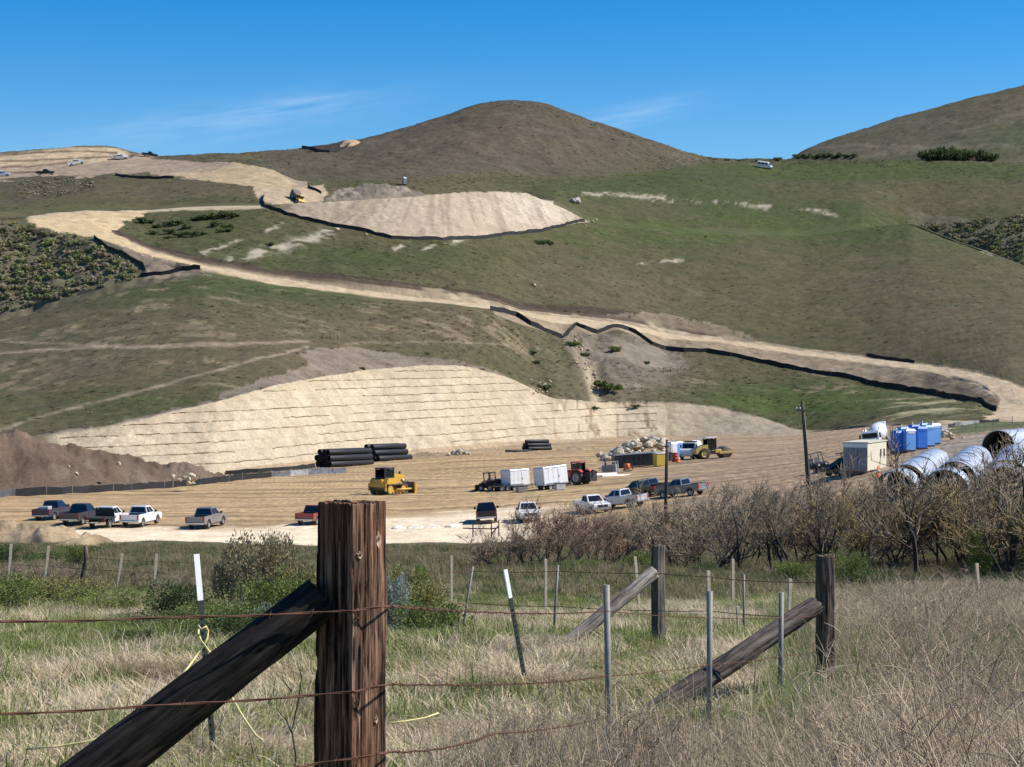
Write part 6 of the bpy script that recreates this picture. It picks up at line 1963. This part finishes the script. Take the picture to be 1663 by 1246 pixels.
service_truck()
def compactor():
    t = thing('soil_compactor', 'yellow soil compactor with cab behind the dirt yard', 'compactor', (0, 0, 0))
    MB().prism([(-2.6, .75), (-.9, .75), (-.9, 1.95), (-2.1, 1.75), (-2.6, 1.4)], -.85, .85).build('engine_hood', YEL2, t)
    MB().box((-.5, 0, .8), (2.6, 1.3, .4), bev=.04).build('chassis', STEELD, t)
    c = MB()
    for x_ in (-.85, .35):
        for y in (-.7, .7): c.box((x_, y, 2.1), (.1, .1, 1.4))
    c.box((-.25, 0, 1.3), (1.3, 1.5, .25)).build('cab_frame', TRIM, t)
    MB().box((-.25, 0, 2.86), (1.55, 1.7, .14), bev=.04).build('cab_roof', P_WHITE, t)
    for y in (-.71, .71): MB().box((-.25, y, 2.05), (1.1, .02, 1.2)).build('cab_window', GLASS, t)
    MB().box((.36, 0, 2.05), (.02, 1.3, 1.2)).build('windshield', GLASS, t)
    for sgn in (-1, 1):
        wheel(t, (-1.5, sgn * .82, .75), .75, .5, YEL2)
        MB().box((1.75, sgn * 1.12, .8), (2.3, .16, .34)).build('drum_frame', YEL2, t)
        MB().box((.55, sgn * .75, 1.0), (.9, .5, .5), bev=.05).build('step_box', YEL2, t)
    MB().box((2.85, 0, .8), (.2, 2.3, .38)).build('front_beam', YEL2, t)
    MB().lathe([(.01, -1.02), (.70, -1.02), (.78, -.98), (.78, .98), (.70, 1.02), (.01, 1.02)], 26, 'Y', (1.75, 0, .78)).build('drum', STEELD, t)
    seat(t, at(1157, 745, 140), (.95, .30), 1.12)
compactor()

# ------------------------------------------------------------------ haul truck on the pad
def dump_truck():
    t = thing('earthmover', 'yellow earthmover coming down the road on the hill', 'earthmover', (0, 0, 0))
    MB().box((0, 0, 1.0), (7.0, 1.6, .4)).build('chassis', STEELD, t)
    MB().prism([(-3.6, 1.4), (1.2, 1.4), (1.9, 2.9), (1.6, 3.0), (.9, 2.4), (-3.6, 2.7)], -1.4, 1.4).build('dump_body', STEELD, t)
    MB().prism([(1.6, .8), (4.0, .8), (4.05, 1.7), (3.4, 1.9), (3.3, 1.9), (1.6, 1.9)], -1.25, 1.25).build('hood', YEL2, t)
    MB().box((2.2, 0, 2.5), (1.2, 1.5, 1.2), top=.9).build('cab', YEL2, t)
    MB().box((2.82, 0, 2.55), (.03, 1.2, .75)).build('windshield', GLASS, t)
    for y in (-.76, .76): MB().box((2.2, y, 2.55), (.9, .03, .75)).build('side_window', GLASS, t)
    for sgn in (-1, 1):
        for x_ in (-2.6, -.9, 2.8): wheel(t, (x_, sgn * 1.25, .8), .8, .6)
        MB().box((4.03, sgn * .8, 1.2), (.06, .4, .25)).build('headlight', LAMPW, t)
    seat(t, at(481, 326, 490), (.5, -.85), .82)
dump_truck()

# ------------------------------------------------------------------ black drainage pipes
HDPE = mat('black_hdpe', (.006, .006, .008), .62, var=.25, scale=2.0)
def pipe_mesh(name, r_, L_, th, mm, n=24, ribs=0.0):
    prof = [(r_, -L_ / 2)]
    if ribs:
        k_ = int(L_ / ribs)
        prof = []
        for i in range(k_ + 1):
            x_ = -L_ / 2 + L_ * i / k_
            prof += [(r_, x_), (r_ - .025, x_ + L_ / k_ * .5)] if i < k_ else [(r_, x_)]
    else:
        prof.append((r_, L_ / 2))
    prof += [(r_ - th, L_ / 2), (r_ - th, -L_ / 2), (r_, -L_ / 2)]
    me = MB().lathe(prof, n, 'X').mesh(name)
    me.materials.append(mm)
    return me
def stack(u_, v_, heading, r_, L_, rows_, label, group):
    me = pipe_mesh('drain_pipe', r_, L_, .05, HDPE)
    h = Vector((*heading, 0)).normalized()
    s_ = Vector((h.y, -h.x, 0))
    p0 = at(u_, v_, 150)
    for j, (n, off) in enumerate(rows_):
        for k_ in range(n):
            q = p0 + s_ * ((k_ - (rows_[0][0] - 1) / 2) * 2.02 * r_ + off)
            o = link('drain_pipe', me)
            o.location = (q.x + h.x * R.uniform(-.25, .25), q.y + h.y * R.uniform(-.25, .25), zat(p0.x, p0.y) + r_ + j * 1.9 * r_)
            o.rotation_euler = (0, 0, math.atan2(h.y, h.x))
            tag(o, label, 'pipe', group)
stack(560, 757, (.66, .75), .50, 9.6, [(4, 0), (4, 0), (3, .5)], 'big black drain pipe in the nearer stack by the cut slope', 'black pipes of the nearer stack')
stack(630, 748, (.66, .75), .50, 8.0, [(4, 0), (3, .3), (2, .4)], 'big black drain pipe in the stack behind the nearer one', 'black pipes of the farther stack')
stack(872, 731, (.95, .3), .34, 4.6, [(4, 0), (3, .3), (2, .5)], 'black pipe in the small pile under the cut slope', 'black pipes of the small pile')
o = link('drain_pipe', pipe_mesh('drain_pipe', .22, 5.0, .03, HDPE)); o.location = at(842, 734, 150) + Vector((0, 0, .2)); o.rotation_euler = (0, 0, .2)
tag(o, 'single thin black pipe left of the small pile', 'pipe')

# ------------------------------------------------------------------ right side: utility vehicles, container, mixer truck
def utv():
    t = thing('utility_buggy', 'dark open utility buggy with roll cage beside the tall pole', 'buggy', (0, 0, 0))
    MB().prism([(-1.4, .45), (1.4, .45), (1.5, .9), (.6, 1.05), (.2, .75), (-.4, .75), (-.45, 1.05), (-1.4, 1.05)], -.65, .65).build('body', TRIM, t)
    c = MB()
    for x_, x2 in ((.55, .3), (-.5, -.45)):
        for y in (-.6, .6): c.tube([(x_, y, .95), (x2, y, 1.95)], .045, 6)
    for y in (-.6, .6): c.tube([(.3, y, 1.95), (-.45, y, 1.95)], .045, 6)
    c.box((-.08, 0, 1.98), (.85, 1.3, .05))
    c.build('roll_cage', TRIM, t)
    for y in (-.3, .3): MB().box((-.2, y, .95), (.45, .45, .35), bev=.04).box((-.4, y, 1.25), (.12, .42, .5)).build('seat', P_GREY, t)
    for sgn in (-1, 1):
        wheel(t, (-.95, sgn * .68, .34), .34, .26); wheel(t, (1.0, sgn * .68, .34), .34, .26)
        MB().box((1.48, sgn * .4, .8), (.06, .2, .14)).build('headlight', LAMPW, t)
    MB().tube([(.25, .3, 1.0), (.1, .3, 1.2)], .02, 6).build('steering_column', TRIM, t)
    seat(t, at(1329, 768, 110), (.25, -.97), 1.05)
utv()
ut = flat_trailer(1361, 772, (.93, .36), 'dark utility trailer with a sheeted load left of the cream container', 2.6, False)
MB().prism([(-1.2, .68), (1.25, .68), (1.25, 1.45), (.9, 1.5), (-1.2, .85)], -.8, .8).build('sheeted_load', TRIM, ut)
MB().box((1.1, 0, 2.0), (.9, 1.7, .07)).box((.8, 0, 1.7), (.06, .06, .6)).box((1.4, 0, 1.7), (.06, .06, .6)).build('folded_ramp', TRIM, ut)
CREAM = paint('container_cream', (.62, .57, .44), .55, .1, .15)
CREAMR = mat('container_roof', (.55, .52, .38), .6, var=.1, scale=2)
CORR = mat('grey_door_steel', (.34, .335, .34), .6, var=.3, scale=3, dirt=((.13, .09, .07), .8))
def container():
    t = thing('office_container', 'cream office container with grey ribbed end beside the pipes', 'container', (0, 0, 0))
    L_, W_, H_ = 8.6, 2.45, 2.75
    MB().box((0, 0, .25 + H_ / 2), (L_, W_, H_), bev=.03).build('box_body', CREAM, t)
    MB().box((0, 0, .25 + H_ + .06), (L_ + .25, W_ + .2, .10)).build('roof', CREAMR, t)
    MB().box((-L_ / 2 - .03, 0, .25 + H_ * .92), (.06, W_, H_ * .14)).build('fascia', P_WHITE, t)
    for sgn in (-1, 1):
        d_ = MB().box((-L_ / 2 - .03, sgn * W_ / 4, .25 + H_ * .42), (.05, W_ / 2 - .06, H_ * .82)).build('door_leaf', CORR, t)
        for k_ in range(4): MB().box((-L_ / 2 - .075, sgn * W_ / 4 + (k_ - 1.5) * .27, .25 + H_ * .42), (.05, .12, H_ * .80)).build('rib', CORR, d_)
        MB().cyl((-L_ / 2 - .13, sgn * .22, .4), (-L_ / 2 - .13, sgn * .22, 2.5), .025, 6).build('lock_bar', STEELD, d_)
    for x_ in (1.6, 3.2):
        w_ = MB().box((x_, -W_ / 2 - .015, 1.85), (.6, .04, .8)).build('window', GLASS, t)
        MB().box((x_, -W_ / 2 - .03, 1.42), (.75, .08, .06)).build('sill', P_WHITE, w_)
    MB().box((L_ / 2 + .25, -.4, 1.6), (.5, .8, .7)).build('air_conditioner', P_WHITE, t)
    for x_ in (-3.8, 3.8): MB().box((x_, 0, .12), (.4, W_, .25)).build('skid', STEELD, t)
    seat(t, at(1405, 766, 110), (.40, .917), .93, level=True)
container()
def mixer():
    t = thing('mixer_truck', 'white concrete mixer truck beside the blue toilets', 'mixer truck', (0, 0, 0))
    MB().box((-1.5, 0, .95), (7.5, .9, .3)).build('chassis', TRIM, t)
    MB().prism([(1.6, .7), (2.6, .7), (2.6, 2.5), (2.4, 2.75), (1.2, 2.75), (1.2, .7)], -1.1, 1.1).build('cab', P_WHITE, t)
    MB().prism([(2.6, .7), (4.0, .7), (4.05, 1.5), (3.9, 1.65), (2.6, 1.75)], -.85, .85).build('hood', P_WHITE, t)
    MB().box((2.62, 0, 2.18), (.03, 1.9, .62)).build('windshield', GLASS, t)
    MB().box((4.05, 0, 1.15), (.05, 1.0, .7)).build('grille', TRIM, t)
    MB().box((4.1, 0, .65), (.2, 2.2, .3)).build('bumper', CHROME, t)
    for sgn in (-1, 1):
        MB().box((1.85, sgn * 1.11, 2.15), (.7, .02, .6)).build('side_window', GLASS, t)
        MB().box((4.0, sgn * .75, 1.2), (.1, .3, .25)).build('headlight', LAMPW, t)
        MB().box((2.5, sgn * 1.3, 2.1), (.1, .2, .5)).build('mirror', TRIM, t)
        for x_ in (3.2, -2.6, -3.9): wheel(t, (x_, sgn * .98, .52), .52, .34)
        MB().tube([(1.0, sgn * .9, 1.1), (1.0, sgn * .9, 3.1)], .07, 8).build('exhaust_stack', CHROME, t)
    d_ = MB().lathe([(.3, -2.4), (.62, -2.2), (1.15, -.6), (1.18, .6), (.8, 1.7), (.4, 1.9), (.01, 1.9)], 20, 'X').build('mixing_drum', P_WHITE, t)
    d_.location, d_.rotation_euler = (-1.6, 0, 2.35), (0, math.radians(14), 0)
    MB().prism([(-4.3, 2.9), (-3.6, 2.8), (-3.7, 3.5), (-4.4, 3.6)], -.5, .5).build('hopper', P_WHITE, t)
    MB().tube([(-4.3, 0, 2.5), (-4.9, .2, 1.7), (-5.3, .3, 1.0)], .2, 8).build('chute', P_SILV, t)
    seat(t, at(1424, 733, 120), (-.42, -.9), .95)
mixer()

# ------------------------------------------------------------------ culvert pipes
GALV = mat('galvanised_culvert', (.60, .635, .69), .40, .6, var=.12, scale=1.0, dirt=((.45, .40, .34), .3))
CV_H = Vector((.28, .96, 0)).normalized()
INNER_SHADE = mat('pipe_inner_shade', (.05, .038, .03), .9, var=.3, scale=2)
def culvert_row(u_, v_, d, R_, cuts, labels, group='galvanised culvert pipes', CV_H=CV_H):
    """a line of pipe sections; the first mouth is centred on (u_, v_) at distance d"""
    c = pix(u_, v_, d)
    for (s0, s1), lb in zip(cuts, labels):
        p0 = c + CV_H * s0
        L_ = s1 - s0
        t = thing('culvert_pipe', lb, 'culvert pipe', (p0.x, p0.y, p0.z - R_), math.atan2(CV_H.y, CV_H.x), group)
        o = link('shell', pipe_mesh('shell', R_, L_, .03, GALV, 48, .40), t)
        o.location = (L_ / 2, 0, R_)
        MB().lathe([(R_ - .034, .03), (R_ - .06, .03), (R_ - .06, L_ - .03), (R_ - .034, L_ - .03)], 48, 'X', (0, 0, R_)).build('shade_sleeve', INNER_SHADE, t)  # added dark sleeve, paints the shade inside the pipe
        n = max(1, int(L_ / 4.5))
        for k_ in range(n + 1):
            x_ = min(max(L_ * k_ / n, .12), L_ - .12)
            MB().lathe([(R_ + .002, x_ - .10), (R_ + .022, x_ - .10), (R_ + .022, x_ + .10), (R_ + .002, x_ + .10)], 48, 'X', (0, 0, R_)).build('joint_band', GALV, t)
        g0 = zat(p0.x + CV_H.x * L_ / 2, p0.y + CV_H.y * L_ / 2)
        for x_ in (L_ * .2, L_ * .8):
            hh = max(.12, p0.z - R_ - g0 + .15)
            for sgn in (-1, 1):
                MB().box((x_, sgn * R_ * .55, .09 - hh / 2 + .02), (.3, .3, hh + .15)).build('timber_block', DKPOST, t)
culvert_row(1452, 799, 110, 1.22, ((0, 5), (9.5, 22), (23.5, 40)), ('shiny culvert pipe nearest the cream container, front of its row', 'shiny culvert pipe second in the left row', 'shiny culvert pipe third in the left row'))
culvert_row(1534, 803, 106, 1.40, ((0, 4), (12, 27), (28.2, 44)), ('shaded culvert pipe at the front of the middle row', 'bright culvert pipe in the middle row behind the bare tree', 'culvert pipe at the far end of the middle row'))
culvert_row(1628, 800, 104, 1.45, ((0, 5), (10, 24), (25.2, 40)), ('shaded culvert pipe at the front of the right row', 'shiny culvert pipe second in the right row', 'culvert pipe at the far end of the right row'))
culvert_row(1621, 726, 150, 1.34, ((0, 18),), ('big culvert pipe lying apart behind the rows, showing its dark mouth',), CV_H=Vector((.50, .866, 0)))
culvert_row(1735, 796, 104, 1.4, ((0, 12), (13, 28)), ('culvert pipe at the right border behind the thicket', 'farther culvert pipe at the right border'))
for u_, v_ in ((1487, 706), (1528, 712), (1563, 703), (1585, 698), (1613, 692), (1644, 688)):
    p_ = at(u_, v_, 140)
    o = MB().box((0, 0, .55), (.10, .08, 1.3)).build('survey_stake', STAKEW)
    o.location = p_
    tag(o, 'pale wooden survey stake along the track behind the culvert pipes', 'stake', 'survey stakes behind the culverts')

# ------------------------------------------------------------------ utility poles, gate, small yard things
POLEW = mat('creosote_pole', (.075, .052, .038), .85, var=.3, scale=3)
def pole(u_, d, utop, vtop, label, r_=.125):
    b_ = atd(u_, d); b_.z -= .5
    tp = pix(utop, vtop, d)
    t = thing('utility_pole', label, 'utility pole', b_)
    MB().tube([(0, 0, 0), (tp - b_) * .5, tp - b_], [r_, r_ * .88, r_ * .75], 12).build('shaft', POLEW, t)
    q = tp - b_
    MB().box((q.x - .12, q.y - .1, q.z - .55), (.5, .08, .1)).build('bracket', STEELD, t)
    for k_ in (-1, 0): MB().lathe([(.01, 0), (.05, .02), (.03, .06), (.06, .09), (.02, .14)], 10, 'Z', (q.x - .15 + k_ * .2, q.y - .1, q.z - .5)).build('insulator', P_WHITE, t)
    MB().tube([(.12, -.12, 0), (q.x * .5 + .12, q.y * .5 - .12, q.z * .5), (q.x + .1, q.y - .1, q.z - .8)], .025, 6).build('conduit', STEELD, t)
pole(1321, 106, 1303, 651, 'tall leaning utility pole standing in the thicket')
pole(1080, 150, 1083, 714, 'short utility pole left of the toilets', .14)
def pipe_frame(pts_, d_, label, r_, mm, name='pipe_gate'):
    t = thing(name, label, 'gate', pix(*pts_[0][0], d_))
    o0 = t.location.copy()
    for a, b_, nm in pts_[1:]:
        MB().tube([pix(*a, d_) - o0, pix(*b_, d_) - o0], r_, 6).build(nm, mm, t)
RUSTP = mat('rusty_pipe', (.11, .06, .04), .8, .3, var=.3, scale=8)
pipe_frame([((768, 872),), ((768, 849), (768, 872), 'post'), ((798, 846), (798, 873), 'post'), ((810, 844), (810, 871), 'post'), ((752, 848.5), (811, 848), 'rail'), ((752, 858), (798, 859), 'rail'), ((798, 859), (811, 857), 'rail'), ((798, 868), (811, 852), 'brace_rail')], 152, 'rusty pipe gate below the black pickup', .05, RUSTP)
GV = mat('white_gravel', (.66, .60, .50), .95, var=.25, scale=3, bump=.4)
for u_, v_, lb in ((650, 858, 'white gravel heap right of the big post, first'), (675, 857, 'white gravel heap right of the big post, second'), (703, 857, 'white gravel heap along the pale track, third'), (737, 856, 'white gravel heap nearest the black pickup')):
    p_ = at(u_, v_, 120)
    o = link('gravel_heap', ROCKS[int(u_) % 7])
    o.location, o.scale = (p_.x, p_.y, p_.z - .12), (1.0, .8, .55)
    o.material_slots[0].link = 'OBJECT'; o.material_slots[0].material = GV
    tag(o, lb, 'gravel heap')
# wire corral frames on the slope
for (u0, v0, u1, v1, dd, lb) in ((524, 552, 548, 551, 395, 'faint post and rail frame on the slope above the cut, left'), (1078, 606, 1100, 604, 428, 'faint post and rail frame on the slope below the haul road')):
    p0, p1 = at(u0, v0, 330), at(u1, v1, 330)
    t = thing('rail_frame', lb, 'fence', p0)
    for k_ in range(3):
        q = p0.lerp(p1, k_ / 2); q.z = zat(q.x, q.y)
        MB().tube([q - p0, q - p0 + Vector((0, 0, 1.5))], .07, 6).build('post', DKPOST, t)
    MB().tube([Vector((0, 0, 1.3)), p1 - p0 + Vector((0, 0, 1.3))], .05, 6).build('rail', DKPOST, t)

# ------------------------------------------------------------------ far vegetation
clump, cstem = leafy_mesh(431, 260, .9, .75, .17, 7, .3)
clump_me = clump.mesh('scrub_source')
def region_points(n, poly, dmin, tries=40):
    out = []
    x0, x1 = min(p_[0] for p_ in poly), max(p_[0] for p_ in poly)
    y0, y1 = min(p_[1] for p_ in poly), max(p_[1] for p_ in poly)
    while len(out) < n:
        u_, v_ = R.uniform(x0, x1), R.uniform(y0, y1)
        if inpoly(np.array([u_]), np.array([v_]), poly)[0]:
            out.append(at(u_, v_, dmin(u_) if callable(dmin) else dmin))
    return out
HT1 = leaf_material('hill_straw', (.20, .155, .09), (.33, .265, .165), trans=.1)
HT2 = leaf_material('hill_green', (.075, .10, .03), (.15, .175, .055), trans=.1)
HT3 = leaf_material('hill_dark', (.05, .048, .026), (.10, .088, .05), trans=.1)
ok = isseg('lower', 'mid', 'upper', 'tan', 'crest', 'farhill') & (C.mean(-1) < .135) & (U > -400) & (U < 2050) & (V > 100)
cand = np.argwhere(ok)
for i, (mm, n, h_, lb) in enumerate(((HT1, 10500, .42, 'dry grass tussocks over the hillsides'), (HT2, 10500, .34, 'green grass tussocks over the hillsides'), (HT3, 4900, .50, 'dark low herbs dotted over the hillsides'))):
    pk = cand[rs.randint(0, len(cand), n)]
    px_ = X[pk[:, 0], pk[:, 1]] + rs.randn(n) * .3
    py_ = D[pk[:, 0], pk[:, 1]]
    pz_ = Z[pk[:, 0], pk[:, 1]] - .03
    s_ = .5 + .9 * rs.rand(n) ** 2
    scatter('hill_grass', tuft_mesh(150 + i, 34, h_, .34, .7, .9, .022, segs=2), mm, np.stack([px_, py_, pz_], 1), np.stack([s_ * 1.5, s_ * 1.1, s_ * .8], 1), np.stack([np.zeros(n), np.zeros(n), rs.rand(n) * 6.28], 1), lb, 'grass')
GSCRUB = leaf_material('grey_scrub_leaf', (0.349, 0.294, 0.203), (0.57, 0.488, 0.341), trans=.1)
OSCRUB = leaf_material('olive_scrub_leaf', (0.212, 0.245, 0.102), (0.425, 0.435, 0.19), trans=.1)
def scrub(name, n, poly, dmin, s0, s1, label, mm=SCRUBM):
    P_ = region_points(n, poly, dmin)
    n = len(P_)
    s_ = np.array([s0 + (s1 - s0) * R.random() ** 2 for _ in range(n)])
    me = clump_me.copy(); me.materials.clear()
    scatter(name, me, mm, [(p_.x, p_.y, p_.z - .1) for p_ in P_], np.stack([s_, s_, s_ * .75], 1), [(R.gauss(0, .15), R.gauss(0, .15), R.uniform(0, 6.28)) for _ in range(n)], label, 'scrub')
CANYON = [(-380, 362), (-70, 362), (40, 366), (90, 380), (150, 392), (200, 420), (224, 440), (222, 452), (110, 482), (0, 512), (-70, 530), (-380, 592)]
KD = lambda u_: float(np.interp(u_, us, KF[0])) + 3.0
scrub('canyon_scrub', 720, CANYON, KD, .5, 2.0, 'dense dark scrub covering the canyon side at the left')
scrub('canyon_scrub', 1250, CANYON, KD, .4, 1.7, 'grey leafless scrub mixed in on the canyon side', GSCRUB)
scrub('canyon_scrub', 1000, CANYON, KD, .4, 1.9, 'olive green scrub mixed in on the canyon side', OSCRUB)
SLP = [(20, 296), (90, 286), (150, 290), (160, 305), (100, 318), (30, 325)]
scrub('slope_scrub', 90, SLP, 520, .4, 1.2, 'dark scrub under the skyline trucks')
scrub('slope_scrub', 120, SLP, 520, .4, 1.2, 'grey scrub under the skyline trucks', GSCRUB)
SWL = [(1480, 364), (1560, 362), (1663, 350), (1760, 352), (1760, 450), (1663, 431), (1610, 411), (1560, 394)]
SD = lambda u_: float(np.interp(u_, us, FB[0])) + 4.0
scrub('swale_scrub', 150, SWL, SD, .7, 2.2, 'dark scrub in the swale at the right')
scrub('swale_scrub', 200, SWL, SD, .7, 2.0, 'grey scrub in the swale at the right', GSCRUB)
scrub('swale_scrub', 220, SWL, SD, .7, 2.0, 'olive scrub in the swale at the right', OSCRUB)
scrub('hilltop_scrub', 160, [(760, 178), (830, 166), (880, 170), (960, 200), (1040, 226), (1040, 232), (950, 204), (880, 178), (820, 172)], 640, .25, .7, 'low scrub along the crest of the round hill', GSCRUB)
fs_me = [leafy_mesh(440 + i, 420, 1.0, .7, .13, 8, .3) for i in range(3)]
FSH = [(a.mesh('crown'), b_.mesh('stem')) for a, b_ in fs_me]
def shrub(u_, v_, s_, label, group, dmin=380, mm=None, zs=.8):
    p_ = at(u_, v_, dmin); p_.z -= .1
    plant('hillside_shrub', label, 'shrub', group, FSH[int(u_) % 3], ('crown', 'stem'), (mm or DARKM, BARKM), p_, (s_, s_, s_ * zs), R.uniform(0, 6.28))
for u_, v_, s_ in ((226, 361, 2.2), (240, 363, 2.4), (255, 370, 1.9), (277, 367, 2.2), (290, 364, 2.0), (303, 371, 2.2), (318, 358, 2.6), (330, 357, 2.8), (348, 354, 2.6), (362, 353, 2.8), (378, 353, 2.4), (355, 368, 2.6), (366, 377, 2.6), (370, 372, 2.2), (310, 384, 2.4), (325, 383, 2.2), (290, 385, 2.0), (270, 388, 1.6), (252, 380, 1.9), (275, 379, 2.0)):
    shrub(u_, v_, s_, 'dark round shrub in the group inside the road bend', 'shrubs inside the road bend')
for u_, v_, s_, lb in ((878, 397, 2.4, 'dark flat shrub under the right part of the pad slope'), (893, 396, 2.0, 'dark shrub right beside the flat shrub below the pad'), (438, 399, 1.9, 'lone dark shrub beside the rocky streak'), (930, 562, 2.4, 'grey shrub at the top of the gully'), (952, 582, 2.6, 'dark shrub halfway down the gully'),
                       (983, 630, 3.0, 'dark shrub right of the gully mouth'), (997, 634, 2.6, 'green shrub right of the gully mouth'), (886, 636, 3.0, 'dark shrub at the hole above the cut slope'), (996, 570, 2.4, 'greyish shrub below the zigzag silt fence'), (966, 664, 1.3, 'small dark shrub on the upper cut slope, left'), (1031, 662, 1.4, 'small dark shrub on the upper cut slope, right'), (590, 600, .9, 'tiny dark shrub above the cut slope'),
                       (1050, 590, 1.2, 'thin shrub right of the gully'), (862, 575, 1.5, 'dark shrub in the small left gully'), (870, 590, 1.3, 'lower dark shrub in the small left gully')):
    shrub(u_, v_, s_, lb, None, 300, DARKM if 'dark' in lb else OLIVEM)
for u_, v_, s_ in ((1508, 262, 5.5), (1523, 262, 6.5), (1538, 262, 7.0), (1553, 262, 7.0), (1568, 262, 6.5), (1582, 262, 6.0), (1597, 262, 5.0), (1610, 262, 4.0), (1515, 258, 6.0), (1548, 257, 6.5)):
    shrub(u_, v_, s_, 'dark oak tree in the compact grove on the right hill', 'oak grove on the right hill', 800, zs=1.25)
for u_, v_, s_ in ((1298, 258, 4.0), (1312, 258, 4.2), (1326, 258, 4.5), (1342, 257, 4.2), (1358, 257, 3.8), (1374, 257, 3.4), (1390, 256, 3.0)):
    shrub(u_, v_, s_, 'dark tree in the strip at the foot of the right hill', 'trees at the foot of the right hill', 800, zs=1.0)
for u_, v_, s_ in ((1265, 260, 2.2), (1228, 262, 1.2), (1200, 261, 1.2), (1180, 261, 1.4)):
    shrub(u_, v_, s_, 'small dark bush on the saddle of the skyline', 'bushes on the skyline saddle', 690)
